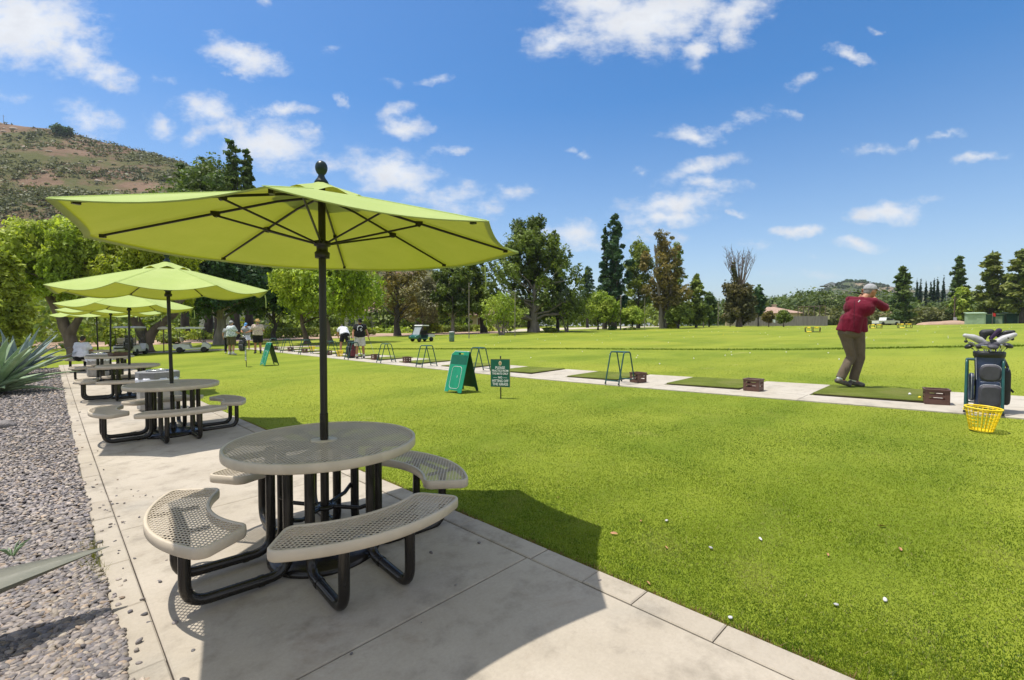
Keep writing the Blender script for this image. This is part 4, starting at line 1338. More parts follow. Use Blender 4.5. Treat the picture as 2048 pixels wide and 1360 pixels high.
def pepper(label, px, d, ytop, wpx, leaf, seed, base_px=None, stems=(), z0=.34, n=9000, ls=.20, hang=1.0, trunk='trunk', tr=.3):
    """a weeping pepper tree: billowing crown whose outer sprays hang in strings"""
    g = np.random.default_rng(seed); x, y = gp(px, d); h = hgt(ytop, d)-tzf(x, y)
    w = wpx*d/FPX/math.sqrt(1+((px-1024)/FPX)**2)
    t = thing('pepper_tree', label, 'tree', (x, y, tzf(x, y)-.03))
    rx = np.array((RT[0], RT[1]))
    lob = []
    for i in range(20):
        a = i*2.4+g.uniform(-.5, .5); q = (i+.5)/20
        rr = w*.5*g.uniform(.35, .80)*(math.sin(PI*min(.93, .22+.66*q))**.7); s = w*g.uniform(.11, .17)
        lob.append((rr*math.cos(a), rr*math.sin(a), h*(z0+.18+(.80-z0)*q*.97), s, s, s*.85))
    mb = MB()
    for pts, r_ in stems:
        P = [np.array((rx[0]*u, rx[1]*u, z)) for u, z in pts]
        q = []
        for a_, b_ in zip(P, P[1:]):
            for k in range(4): q.append(a_+(b_-a_)*k/4+g.normal(0, .03, 3)*(k > 0))
        q.append(P[-1]); rr = np.linspace(r_, r_*.45, len(q)); rr[0] *= 1.45; rr[1] *= 1.15
        mb.tube([tuple(v) for v in q], list(rr), 12)
        for l in lob[::max(1, len(stems))]:
            if g.random() < .7: limb(mb, q[-1-int(g.integers(0, 4))], l[:3], r_*.35, .02, g, 5, .07, 5)
    mb.build('trunk', M[trunk], t)
    P, nr = lobe_points(lob, int(n*.62), g, .5, .5)
    # hanging strings from the lower and outer lobes
    m = int(n*.38/14); idx = g.integers(0, len(lob), m); L = np.array(lob)
    a = g.uniform(0, 2*PI, m); rr = np.sqrt(g.random(m))*1.05
    top = L[idx, :3]+np.stack([np.cos(a)*rr*L[idx, 3], np.sin(a)*rr*L[idx, 4], -.35*L[idx, 5]*np.ones(m)], 1)
    ln = g.uniform(.5, 1.0, m)*h*.24*hang
    k = np.linspace(0, 1, 14)
    S = top[:, None, :]+np.stack([.05*np.sin(k*5)[None]*np.ones((m, 1)), .05*np.cos(k*4)[None]*np.ones((m, 1)), -ln[:, None]*k[None]], -1)
    S = S.reshape(-1, 3)+g.normal(0, .05, (m*14, 3)); S = S[S[:, 2] > h*.17]
    P = np.concatenate([P, S]); nr = np.concatenate([nr, g.normal(0, 1, (len(S), 3))+np.array((0, 0, .3))])
    V, F = leaf_quads(P, nr, ls, g, 1.9, .7)
    np_mesh('crown', V, F, leafc(leaf+'_thin'), parent=t)
    return t

pepper('big bright green pepper tree with a leaning trunk behind the agave', 120, 27, 436, 300, 'pepper', 3, stems=(([(1.0, 0), (.6, 1.0), (-.1, 2.6), (-.8, 4.2)], .38), ([(.5, 1.2), (1.3, 2.6), (2.0, 4.2)], .22)), n=34000, ls=.125, hang=.45)
pepper('yellow-green pepper tree with a low forked trunk behind the golf carts', 291, 29.5, 470, 290, 'yellow', 5, stems=(([(0, 0), (0, .9), (-.65, 2.2), (-1.0, 3.6)], .40), ([(.1, .8), (.85, 1.7), (1.9, 2.5), (2.5, 3.6)], .27)), n=30000, ls=.125, hang=.7)
pepper('broad weeping bright green tree behind the near umbrella pole', 648, 37, 478, 235, 'bright', 7, stems=(([(.2, 0), (.15, 1.2), (-.2, 2.8), (-.4, 4.4)], .42), ([(-1.3, 0), (-1.6, 1.2), (-1.9, 2.8)], .22)), n=32000, ls=.14, z0=.24, hang=.75)
tree_px('bushy yellow-green tree at the left edge behind the agave', 8, 498, 140, 19, 'round', 'yellow', z0f=.12, n=7000, ls=.15, seed=4, gap=.5)
tree_px('tall dark many-peaked conifer rising against the sky behind the near umbrella', 436, 318, 270, 52, 'round', 'pine', name='conifer', z0f=.30, n=12000, ls=.32, trunk='trunk_dark', seed=14, gap=.4)
for px_, yt, w_, d_, s_, lb in ((470, 270, 88, 51, 3, 'highest dark spire of the conifers behind the near umbrella'), (500, 290, 70, 53, 5, 'slim dark spire right of the highest one'), (413, 304, 64, 54, 7, 'thin dark spire left of the highest one'), (372, 318, 96, 58, 9, 'leftmost low dark conifer against the hillside')):
    tree_px(lb, px_, yt, w_, d_, 'pine', 'pine', name='conifer', z0f=.30, n=5200, ls=.30, trunk='trunk_dark', seed=s_, gap=.5)
tree_px('dense dark tree with a thick grey trunk behind the man in the white cap', 441, 470, 210, 39, 'round', 'dark', z0f=.26, n=9500, ls=.26, trunk='trunk_grey', tr=.42, seed=21, gap=.3)
tree_px('dark green tree with thin trunk behind the man in the straw hat', 548, 478, 150, 46, 'round', 'dark', z0f=.22, n=7000, ls=.28, trunk='trunk_dark', tr=.2, seed=23, gap=.35)
tree_px('thin-leaved brownish tree with a dark trunk right of the near pole', 795, 488, 125, 53, 'open', 'brown', z0f=.22, n=4200, ls=.26, trunk='trunk_dark', tr=.33, seed=31, gap=.75)
tree_px('silvery olive tree above the white utility cart', 845, 545, 100, 60, 'round', 'olive', z0f=.14, n=5200, ls=.26, trunk='trunk_grey', seed=33, gap=.45)
tree_px('mid green tree with a leaning trunk behind the green post', 905, 520, 105, 56, 'open', 'oak', z0f=.24, n=6500, ls=.28, trunk='trunk_grey', tr=.2, seed=35, lean=(.6, .6))
tree_px('dark leaning tree between the two thin net poles', 968, 505, 90, 60, 'tall', 'mid', z0f=.22, n=5200, ls=.30, trunk='trunk_dark', tr=.35, seed=37, lean=(-1.4, 1.0))
tree_px('largest tree in the middle, wide ragged dark green crown', 1068, 474, 215, 58, 'open', 'oak', z0f=.10, n=17000, ls=.30, trunk='trunk_grey', tr=.55, seed=41, gap=.8)
tree_px('tall upper crown of feathery green behind the largest middle tree', 1060, 434, 120, 60, 'open', 'oak', z0f=.35, n=8500, ls=.30, trunk='trunk_dark', seed=43, gap=.5)
tree_px('dark feathery tree right of the largest middle tree', 1115, 500, 70, 62, 'tall', 'dark', z0f=.14, n=4200, ls=.30, trunk='trunk_dark', seed=45, gap=.5)
tree_px('small pale green tree with many grey stems, before the largest tree', 1003, 588, 92, 50, 'round', 'bright', z0f=.22, n=3600, ls=.17, trunk='trunk_grey', tr=.10, seed=47, stems=4, gap=.7)
tree_px('slender pale green tree with a thin trunk right of the largest tree', 1134, 578, 84, 58, 'round', 'grey', z0f=.32, n=2600, ls=.22, trunk='trunk_grey', tr=.12, seed=49, gap=.75, stems=2)
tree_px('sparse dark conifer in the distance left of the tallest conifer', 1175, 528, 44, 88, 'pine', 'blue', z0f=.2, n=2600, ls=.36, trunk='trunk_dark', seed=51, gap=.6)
tree_px('tallest narrow dark conifer at mid-distance', 1228, 424, 78, 70, 'tall', 'conifer', name='conifer', z0f=.16, n=9500, ls=.32, trunk='trunk_dark', tr=.35, seed=53, gap=.45)
tree_px('slim side spire beside the tallest dark conifer', 1209, 450, 34, 71, 'cone', 'conifer', z0f=.25, n=3600, ls=.32, trunk='trunk_dark', seed=55, gap=.4)
tree_px('feathery lighter pine between the tallest conifer and the brownish tree', 1276, 478, 78, 75, 'round', 'mid', name='pine_tree', z0f=.18, n=5000, ls=.32, trunk='trunk_dark', seed=57, gap=.6)
tree_px('tall ragged brownish tree right of the tallest conifer', 1327, 458, 112, 70, 'tall', 'brown', z0f=.15, n=8500, ls=.28, trunk='trunk_grey', tr=.3, seed=59, gap=.62, stems=3)
tree_px('green-leaved tree half behind the tall brownish one', 1352, 480, 60, 74, 'tall', 'mid', z0f=.2, n=3600, ls=.30, trunk='trunk_dark', seed=60, gap=.7)
for px_, yt, w_, d_, s_, lb in ((1196, 582, 78, 66, 61, 'bright green young tree below the tallest conifer, left of it'), (1218, 592, 50, 64, 62, 'bright green young tree right under the tallest conifer'), (1265, 612, 58, 64, 63, 'small round bright green tree left of the brownish tree'), (1357, 608, 60, 68, 64, 'low dark green round tree at the foot of the brownish tree')):
    tree_px(lb, px_, yt, w_, d_, 'round', 'bright' if s_ < 64 else 'mid', z0f=.22, n=3000, ls=.24, trunk='trunk_dark', tr=.11, seed=s_, gap=.6)
tree_px('full green conifer left of the bare-topped tree', 1392, 545, 66, 76, 'cone', 'mid', z0f=.06, n=5200, ls=.34, trunk='trunk_dark', seed=66, gap=.3)
tree_px('shorter green tree behind the full green conifer', 1418, 585, 40, 84, 'round', 'pine', z0f=.08, n=2400, ls=.36, trunk='trunk_dark', seed=67)
# the half-dead tree with a bare crown
g = np.random.default_rng(70); x, y = gp(1478, 80); hh = hgt(486, 80)-tzf(x, y)
t = thing('bare_topped_tree', 'half-dead tree with bare grey branches above and dark leaves below', 'tree', (x, y, tzf(x, y)))
mb = MB()
mb.tube([(0, 0, 0), (.05, 0, 1.2), (0, .1, 3), (.1, 0, hh*.45)], [.55, .42, .36, .25], 10)
for i in range(30):
    a = g.uniform(0, 2*PI); z0_ = g.uniform(.28, .5)*hh; sp_ = g.uniform(.3, 1)*2.9; zt = hh*g.uniform(.76, 1.0)*(1-.06*sp_/2.9)
    mid = (math.cos(a)*sp_*.55, math.sin(a)*sp_*.55, z0_+(zt-z0_)*.5); end = (math.cos(a)*sp_, math.sin(a)*sp_, zt)
    mb.tube([(0, 0, z0_), mid, end], [.10, .06, .016], 5)
    for k in range(7):
        f = g.uniform(.35, .95); b = np.array(mid)*(1-f)+np.array(end)*f; e = b+np.array((g.normal(0, .45), g.normal(0, .45), g.uniform(.5, 1.5)))
        mb.tube([tuple(b), tuple((b+e)/2+g.normal(0, .06, 3)), tuple(e)], [.032, .02, .010], 4)
mb.build('trunk', mat('dead_grey_wood', (.15, .115, .10), .9, .3, 3), t)
lob = [(math.cos(i*2.4)*2.1*g.uniform(.4, 1), math.sin(i*2.4)*2.1*g.uniform(.4, 1), hh*(.10+.40*i/20), 1.15, 1.15, 1.0) for i in range(20)]+[(-2.0, 0, hh*.55, .5, .5, 1.6), (-2.3, .2, hh*.68, .3, .3, 1.2)]+[(2.4, 0, hh*.40, .9, .9, 1.0), (1.9, -.4, hh*.2, 1.0, 1.0, 1.1)]
P, nr = lobe_points(lob, 14000, g, .5, .5); V, F = leaf_quads(P, nr, .26, g, 1.6, .1)
np_mesh('crown', V, F, leafc('dryleaf'), parent=t)
tree_px('dark clump of leaves beside the bare-topped tree', 1516, 570, 30, 88, 'round', 'dark', z0f=.2, n=1600, ls=.36, trunk='trunk_dark', seed=71)
tree_px('small round tree before the grey fence, left of two', 1537, 622, 30, 76, 'round', 'brown', z0f=.3, n=1500, ls=.22, tr=.08, seed=73)
tree_px('small round bright tree before the grey fence, right of two', 1567, 621, 36, 74, 'round', 'mid', z0f=.3, n=1800, ls=.22, tr=.08, seed=74)
tree_px('large pine behind the golfer on the right', 1803, 528, 62, 96, 'pine', 'pine', z0f=.06, n=8500, ls=.42, trunk='trunk_dark', seed=75, gap=.35)
for i, (px_, yt) in enumerate(((1832, 560), (1839, 559), (1850, 563), (1859.5, 563), (1866, 558), (1873, 557), (1885, 553))):
    lb = ['leftmost slim dark cypress of the row', 'second slim cypress from the left of the row', 'third slim cypress, last before the gap in the row', 'slim cypress just right of the gap in the row', 'middle one of the three close cypresses', 'third of the close cypresses, right of the middle one', 'slim dark cypress standing apart at the right of the row'][i]
    x, y = gp(px_, 150); build_tree('cypress', lb, 'cypress', x, y, hgt(yt, 150)-tzf(x, y), 1.25, 'column', 'cypress', z0f=.03, n=2600, ls=.30, seed=80+i, gap=.0, group='row of slim dark cypresses', trunk='trunk_dark', shell=.9)
tree_px('sparse layered pine behind the utility pole', 1915, 508, 58, 108, 'pine', 'pine', z0f=.12, n=5600, ls=.46, trunk='trunk_dark', seed=91, gap=.55)
tree_px('light green round tree before the sparse layered pine', 1922, 572, 48, 100, 'round', 'bright', z0f=.1, n=3000, ls=.40, seed=92)
tree_px('broad pine with clumped branches over the green sheds', 1982, 503, 104, 95, 'pine', 'pine_lit', z0f=.13, n=9500, ls=.44, trunk='trunk_dark', tr=.4, seed=93, gap=.4)
tree_px('big dark pine cut by the right edge of the picture', 2046, 492, 120, 90, 'pine', 'pine_lit', z0f=.10, n=10500, ls=.44, trunk='trunk_dark', tr=.45, seed=94, gap=.35)
tree_px('wide pine between the two big pines at the right', 2012, 545, 70, 102, 'pine', 'pine', z0f=.12, n=5200, ls=.46, trunk='trunk_dark', seed=95)
for i, (px_, yt, w_, d_, lf, lb) in enumerate(((1100, 655, 26, 57, 'mid', 'low round bush right of the largest middle tree'), (1840, 612, 60, 120, 'scrub', 'tawny bush beside the mound of dirt'), (1868, 618, 52, 112, 'scrub', 'rounded olive bush left of the mound of dirt'), (1262, 655, 24, 63, 'mid', 'dark low bush under the small round bright tree'), (1224, 652, 12, 63, 'dark', 'small clipped bush at the tallest conifer'),
        (1338, 648, 22, 70, 'yellow', 'yellowish bush among the brownish tree trunks'), (725, 650, 60, 55, 'mid', 'loose light bush behind the man in black'), (340, 665, 60, 44, 'mid', 'bush behind the white golf cart'), (226, 655, 44, 40, 'yellow', 'yellow-green shrub between the far umbrella poles'), (860, 640, 44, 62, 'yellow', 'yellow flowering shrub behind the utility cart'), (480, 640, 26, 60, 'yellow', 'yellow round shrub behind the person in the blue cap'))):
    tree_px(lb, px_, yt, w_, d_, 'bush', lf, cat='bush', n=1800, ls=.2 if d_ < 70 else .4, seed=100+i, gap=.2)
def hedge(label, a, b, h, th, leaf, seed):
    g = np.random.default_rng(seed); a, b = np.array(a), np.array(b); L = np.linalg.norm(b-a); n = int(L*240)
    t = g.random(n); u = g.random(n); f = g.integers(0, 3, n)
    nrm = np.array((-(b-a)[1], (b-a)[0]))/L
    off = np.where(f == 0, -th/2, np.where(f == 1, th/2, g.uniform(-th/2, th/2, n))); z = np.where(f == 2, h, u*h)+g.normal(0, .06, n)
    xy = a+(b-a)*t[:, None]+nrm*(off+g.normal(0, .06, n))[:, None]
    P = np.stack([xy[:, 0], xy[:, 1], tz(xy[:, 0], xy[:, 1])+np.maximum(z, .03)], 1)
    V, F = leaf_quads(P, np.stack([nrm[0]*np.sign(off), nrm[1]*np.sign(off), np.where(f == 2, 1, .2)], 1), .17, g)
    return tag(np_mesh('hedge', V, F, leafc(leaf)), label, 'hedge')
hedge('low clipped dark hedge behind the straw-hatted man', gp(535, 52), gp(636, 54), 1.0, 1.0, 'mid', 5)
hedge('low clipped hedge segment right of the weeping tree', gp(640, 56), gp(735, 57), .95, 1.0, 'mid', 6)
hedge('clipped hedge in front of the tan house', gp(870, 64), gp(985, 68), .8, 1.0, 'mid', 7)

def woodland(name, spans, leaf, seed, n, ls):
    """a far wood that reads as one mass"""
    g = np.random.default_rng(seed); lob = []
    for px0, px1, d0, d1, yt0, yt1, k in spans:
        for i in range(k):
            t = (i+g.random())/k; px_ = px0+(px1-px0)*t; d = g.uniform(d0, d1); x, y = gp(px_, d)
            zt = hgt(yt0+(yt1-yt0)*t+g.uniform(-2, 9), d); zb = tzf(x, y); s = max(1.2, (zt-zb)*g.uniform(.26, .42))
            lob.append((x, y, zt-s, s*1.25, s*1.25, s)); lob.append((x+g.normal(0, 1), y+g.normal(0, 1), zb+(zt-zb)*.35, s*1.3, s*1.3, (zt-zb)*.36))
    P, nr = lobe_points(lob, n, g, .75, .25); V, F = leaf_quads(P, nr, ls, g, 1.5)
    return tag(np_mesh(name, V, F, leafc(leaf)), kind='stuff')
woodland('distant_woods', [(1400, 1640, 120, 150, 600, 588, 22), (1600, 1780, 115, 150, 578, 580, 20)], 'wood', 3, 15000, .62)
woodland('distant_woods', [(1430, 1640, 160, 200, 596, 580, 16), (1760, 1840, 120, 160, 596, 600, 12)], 'pine', 4, 12000, .7)
woodland('distant_woods', [(1830, 2080, 116, 150, 602, 580, 26), (2060, 2400, 105, 140, 575, 545, 20)], 'wood', 5, 17000, .6)
woodland('distant_woods', [(1540, 1760, 108, 118, 618, 612, 16), (1780, 1930, 110, 118, 616, 612, 12)], 'scrub', 6, 8000, .5)
woodland('garden_shrubbery', [(180, 560, 66, 84, 610, 590, 30), (560, 900, 72, 95, 585, 575, 34)], 'mid', 7, 34000, .40)
woodland('garden_shrubbery', [(640, 1420, 100, 135, 578, 598, 62)], 'mid', 8, 42000, .5)
woodland('garden_shrubbery', [(-600, 200, 34, 60, 520, 560, 40)], 'mid', 9, 22000, .34)
woodland('garden_shrubbery', [(100, 560, 52, 64, 652, 650, 26), (700, 1000, 66, 74, 650, 648, 16)], 'bright', 10, 9000, .26)

# ------------------------------------------------------------------ hills
def hill(name, prof, r_in, r_top, r_back, m, amp, seed, na=240, nr=60):
    px = np.array([p[0] for p in prof], float); yy = np.array([p[1] for p in prof], float)
    pxs = np.linspace(px[0], px[-1], na); t = (pxs-1024)/FPX
    cosb = 1/np.sqrt(1+t*t)
    top = CH+(HOR-np.interp(pxs, px, yy))*r_top/FPX           # heights at depth r_top
    k = np.linspace(0, 1, nr); rr = np.where(k < .7, r_in+(r_top-r_in)*k/.7, r_top+(r_back-r_top)*(k-.7)/.3)
    f = np.where(k < .7, (k/.7)**1.25, 1-((k-.7)/.3)**2*.9)
    D, Tt = np.meshgrid(rr, t, indexing='xy')
    X = FW[0]*D+RT[0]*Tt*D; Y = FW[1]*D+RT[1]*Tt*D
    g = np.random.default_rng(seed); nz = np.zeros_like(X)
    for i in range(26):
        a = g.uniform(0, 2*PI); w = 2*PI/(g.uniform(.06, .9)*r_top*.35); nz += np.sin((X*math.cos(a)+Y*math.sin(a))*w+g.uniform(0, 6))*(1/w)**.8
    nz /= np.abs(nz).max()
    Z = top[:, None]*f[None]+nz*amp*np.sin(PI*np.minimum(1, k/.7))[None]-1.2*(k == 0)[None]
    n0, n1 = X.shape; V = np.stack([X.ravel(), Y.ravel(), Z.ravel()], 1)
    I, J = np.meshgrid(np.arange(n0-1), np.arange(n1-1), indexing='ij'); a = (I*n1+J).ravel()
    o = np_mesh(name, V, np.stack([a, a+1, a+n1+1, a+n1], 1), m, smooth=True); tag(o, kind='structure')
    return X, Y, Z
def hillmat(name, soil, soil2, green, rock, sc, gfac=(.46, .60)):
    m, nt, out = newmat(name); geo = N(nt, 'ShaderNodeNewGeometry'); p = geo.outputs['Position']
    c = mixc(nt, ramp(nt, noise(nt, p, .05*sc, 6, .65), .38, .66), soil, soil2)
    c = mixc(nt, ramp(nt, noise(nt, p, .032*sc, 8, .7, .4), *gfac), c, green)
    c = mixc(nt, ramp(nt, noise(nt, p, .22*sc, 5, .75), .60, .70), c, tuple(q*.6 for q in green))
    c = mixc(nt, ramp(nt, noise(nt, p, .30*sc, 4, .7, .8), .68, .74), c, rock)
    b = N(nt, 'ShaderNodeBsdfPrincipled'); b.inputs['Roughness'].default_value = .95; b.inputs['Specular IOR Level'].default_value = .1
    nt.links.new(c, b.inputs['Base Color'])
    bp = N(nt, 'ShaderNodeBump'); bp.inputs['Strength'].default_value = .8; bp.inputs['Distance'].default_value = 1.2
    nt.links.new(noise(nt, p, .35*sc, 6, .7), bp.inputs['Height']); nt.links.new(bp.outputs[0], b.inputs['Normal'])
    nt.links.new(b.outputs[0], out.inputs['Surface'])
    return m
HP = [(-1400, 160), (-500, 200), (-150, 236), (0, 247), (60, 256), (130, 262), (200, 284), (300, 306), (370, 326), (430, 356), (520, 410), (620, 458), (740, 515), (860, 540), (960, 585), (1040, 634)]
HX, HY, HZ = hill('hill', HP, 95, 300, 520, hillmat('chaparral_slope', (.150, .096, .062), (.205, .135, .090), (.098, .100, .036), (.42, .34, .26), 1.0, (.42, .56)), 5.5, 5)
def on_hill(n, g):
    """random places on the near slope of the big hill"""
    i = g.integers(0, HX.shape[0]-1, n); j = (g.random(n)**.8*43).astype(int); u, v = g.random(n), g.random(n)
    def L(A): return A[i, j]*(1-u)*(1-v)+A[i+1, j]*u*(1-v)+A[i, j+1]*(1-u)*v+A[i+1, j+1]*u*v
    return np.stack([L(HX), L(HY), L(HZ)], 1), j
g = np.random.default_rng(44)
Pb, jj = on_hill(20000, g)
kx = Pb[:, 0]*.030; ky = Pb[:, 1]*.030; kz = Pb[:, 2]*.075
den = np.sin(kx*2.1+ky)+np.sin(ky*2.7+kz*2+1)+np.sin(kz*3-kx+2)+g.normal(0, .8, len(Pb))
Pb = Pb[den > -.75]
cs = g.uniform(.7, 1.9, len(Pb))**1.2*(1+1.1*np.clip(den[den > -.75]-.6, 0, 1.4))
per = 20
idx = np.repeat(np.arange(len(Pb)), per)
d = g.normal(0, 1, (len(idx), 3)); d /= np.linalg.norm(d, axis=1)[:, None]; d[:, 2] = np.abs(d[:, 2])
Q = Pb[idx]+d*cs[idx][:, None]*np.array((1.35, 1.35, .62))*g.uniform(.6, 1, (len(idx), 1))
V, F = leaf_quads(Q, d+np.array((0, 0, .3)), .80, g, 1.3)
V[:, :] = V
tag(np_mesh('hillside_brush', V, F, leafmat('chaparral_leaves', (.085, .098, .030), (.150, .155, .048), .25, .012)), kind='stuff')
Pr, jj = on_hill(420, g)
sv, sf = ico(1)
k = len(sv); S = g.uniform(.3, 1.3, len(Pr))[:, None]*np.array((1.5, 1.1, .7))
clus = np.sin(Pr[:, 0]*.05+1)+np.sin(Pr[:, 2]*.12)
Pr, S = Pr[clus > -.2], S[clus > -.2]
V = (sv[None]*S[:, None]*(1+.25*np.sin(sv[None]*4+g.uniform(0, 6, (len(Pr), 1, 1))))+Pr[:, None]).reshape(-1, 3)
F = (sf[None]+(np.arange(len(Pr))*k)[:, None, None]).reshape(-1, 3)
tag(np_mesh('hillside_rubble', V, F, mat('pale_granite', (.40, .32, .25), .95, .3, 1, .6, 4)), kind='stuff')
hp = (HX, HY, HZ)
# single round tree and a thin mast on the crest
def at_hill(px_, k):
    i = int((px_-HP[0][0])/(HP[-1][0]-HP[0][0])*(HX.shape[0]-1)); return HX[i, k], HY[i, k], HZ[i, k]
x, y, z = at_hill(138, 39)
t = build_tree('hill_tree', 'round dark tree alone on the crest of the left hill', 'tree', x, y, 7.5, 12, 'bush', 'dark', n=1800, ls=.9, seed=140, gap=0); t.location = (x, y, z-.6)
x, y, z = at_hill(22, 41)
mb = MB(); mb.tube([(0, 0, -.5), (0, 0, 5.2)], .10, 6); mb.tube([(-.7, 0, 4.5), (.7, 0, 4.5)], .05, 5)
o = mb.build('mast', M['trunk_grey'], None, (x, y, z)); tag(o, 'thin mast on the crest of the left hill', 'mast')
RP = [(1380, 640), (1450, 612), (1520, 604), (1580, 597), (1640, 582), (1690, 563), (1730, 566), (1790, 574), (1860, 585), (1960, 600), (2100, 602), (2300, 612), (2500, 640)]
RX, RY, RZ = hill('hill', RP, 330, 620, 900, hillmat('wooded_slope', (.24, .19, .13), (.30, .235, .165), (.075, .095, .045), (.42, .36, .28), .45, (.40, .52)), 3, 9, 200, 50)
g = np.random.default_rng(46)
i = g.integers(0, RX.shape[0]-1, 1500); j = g.integers(4, 36, 1500); Pb = np.stack([RX[i, j], RY[i, j], RZ[i, j]], 1)+g.normal(0, 2.5, (1500, 3))*np.array((1, 1, 0))
idx = np.repeat(np.arange(len(Pb)), 22); cs = g.uniform(1.6, 4.2, len(Pb)); d = g.normal(0, 1, (len(idx), 3)); d /= np.linalg.norm(d, axis=1)[:, None]; d[:, 2] = np.abs(d[:, 2])
V, F = leaf_quads(Pb[idx]+d*cs[idx][:, None]*np.array((1.2, 1.2, .9)), d, 1.9, g, 1.3)
tag(np_mesh('hillside_brush', V, F, leafmat('far_oak_leaves', (.055, .078, .045), (.085, .105, .055), .15, .02)), kind='stuff')
FP = [(1300, 640), (1380, 612), (1440, 600), (1520, 598), (1600, 592), (1700, 590), (1800, 583), (1900, 578), (2000, 588), (2200, 596), (2500, 640)]
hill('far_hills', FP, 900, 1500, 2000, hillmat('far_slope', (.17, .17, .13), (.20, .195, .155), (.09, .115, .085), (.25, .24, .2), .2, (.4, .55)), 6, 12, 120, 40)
g = np.random.default_rng(47)
def at_r(px_, k):
    i_ = int((px_-RP[0][0])/(RP[-1][0]-RP[0][0])*(RX.shape[0]-1)); return RX[i_, k], RY[i_, k], RZ[i_, k]
for px_, s_, lb in ((1700, 15, 'round oak at the top of the right hill, left of two'), (1722, 17, 'round oak at the top of the right hill, right of two'), (1752, 12, 'oak on the right hill just past the golfer')):
    x, y, z = at_r(px_, 36); t = build_tree('oak_tree', lb, 'tree', x, y, s_*.55, s_, 'bush', 'dark', n=1400, ls=1.5, seed=150+int(px_), gap=0); t.location = (x, y, z-1)
# ------------------------------------------------------------------ far buildings, fence, poles
M['wall_white'] = mat('white_stucco', (.60, .58, .55), .9, .08, 1, .3, 30)
M['wall_tan'] = mat('tan_stucco', (.46, .36, .27), .9, .08, 1, .3, 30)
M['wall_lilac'] = mat('pale_grey_siding', (.48, .46, .50), .85, .08, 1, .2, 30)
M['roof_tile'] = mat('tan_roof_tile', (.36, .24, .18), .9, .2, 2, .6, 12)
M['roof_grey'] = mat('grey_shingle', (.26, .25, .25), .9, .2, 2, .6, 12)
M['glass'] = mat('dark_window_glass', (.03, .04, .05), .1, .3, 2, spec=.8)
M['fence_wood'] = mat('weathered_fence_board', (.17, .155, .145), .9, .2, 1.2, .5, 14, aniso=(3, 3, .4))
M['shed_green'] = mat('pale_green_shed', (.30, .40, .27), .7, .1, 1.5)
M['shed_dark'] = mat('dark_green_sheeting', (.035, .105, .075), .6, .2, 1.5, .4, 8)

def house(label, px_, d, w, dp, hw, hr, wall, roof, rot, wins=4, chim=False, gable=False):
    x, y = gp(px_, d); t = thing('house', label, 'house', (x, y, tzf(x, y)-.15), rot)
    mb = MB(); mb.box((0, 0, hw/2), (w, dp, hw))
    if gable:
        mb.add([(-w/2, -dp/2, hw), (w/2, -dp/2, hw), (0, -dp/2, hw+hr), (-w/2, dp/2, hw), (w/2, dp/2, hw), (0, dp/2, hw+hr)], [(0,1,2),(5,4,3),(0,2,5,3),(1,4,5,2)])
    wo = mb.build('wall', M[wall], t)
    o = .5; mb = MB()
    if gable:
        for s in (-1, 1):
            a = Vector((s*(w/2+o), 0, hw-o*hr/(w/2)+.03)); b = Vector((0, 0, hw+hr+.03)); th = Vector((0, 0, .16)); yv = Vector((0, dp/2+o, 0))
            vs = [a-yv, b-yv, b+yv, a+yv, a-yv+th, b-yv+th, b+yv+th, a+yv+th]
            mb.add(vs, [(3,2,1,0),(4,5,6,7),(0,1,5,4),(1,2,6,5),(2,3,7,6),(3,0,4,7)])
    else:
        ww, dd = w/2+o, dp/2+o; rd = max(.3, ww-dd)
        vs = [(-ww, -dd, hw+.02), (ww, -dd, hw+.02), (ww, dd, hw+.02), (-ww, dd, hw+.02), (-ww, -dd, hw+.2), (ww, -dd, hw+.2), (ww, dd, hw+.2), (-ww, dd, hw+.2), (-rd, 0, hw+hr), (rd, 0, hw+hr)]
        mb.add(vs, [(3,2,1,0),(0,1,5,4),(1,2,6,5),(2,3,7,6),(3,0,4,7),(4,5,9,8),(6,7,8,9),(5,6,9),(7,4,8)])
    ro = mb.build('roof', M[roof], t)
    if chim:
        mb = MB(); mb.box((w*.2, dp*.12, hw+hr*.75), (.9, .7, hr*1.1)); mb.box((w*.2, dp*.12, hw+hr*1.33), (1.1, .9, .12)); mb.build('chimney', M[wall], ro)
    g = random.Random(int(px_))
    for k in range(wins):
        wx = -w/2+w*(k+.5)/wins; ww = min(1.5, w/wins*.5); door = (k == wins//2)
        zz, hh = (1.05, 2.1) if door else (1.5, 1.15)
        mb = MB(); 
        for sx in (-1, 1): mb.box((wx+sx*ww/2, -dp/2-.03, zz), (.09, .08, hh+.09))
        for sz in (-1, 1): mb.box((wx, -dp/2-.03, zz+sz*hh/2), (ww-.09, .08, .09))
        f = mb.build('door' if door else 'window', M['white'], t)
        mb = MB(); mb.box((wx, -dp/2-.012, zz), (ww-.09, .03, hh-.09)); mb.build('door_panel' if door else 'pane', M['brown'] if door else M['glass'], f)
    return t
yaw = math.atan2(FW[1], FW[0])-PI/2
house('white gabled house behind the people on the left', 480, 74, 9, 8, 3.2, 2.6, 'wall_lilac', 'roof_grey', yaw+.35, 3, gable=True)
house('low tan house with a hipped tile roof behind the net poles', 955, 82, 12, 9, 2.4, 1.7, 'wall_tan', 'roof_tile', yaw-.1, 4)
house('pale house mostly hidden behind the brownish tree right of the pole', 770, 78, 11, 8, 3.0, 2.0, 'wall_white', 'roof_tile', yaw+.1, 5)
house('pale green-grey house behind the far umbrellas', 235, 82, 16, 8, 2.8, 1.6, 'wall_white', 'roof_grey', yaw+.5, 5)
house('tan house with two chimneys behind the grey fence', 1520, 112, 15, 9, 2.8, 1.7, 'wall_tan', 'roof_tile', yaw-.4, 4, chim=True)
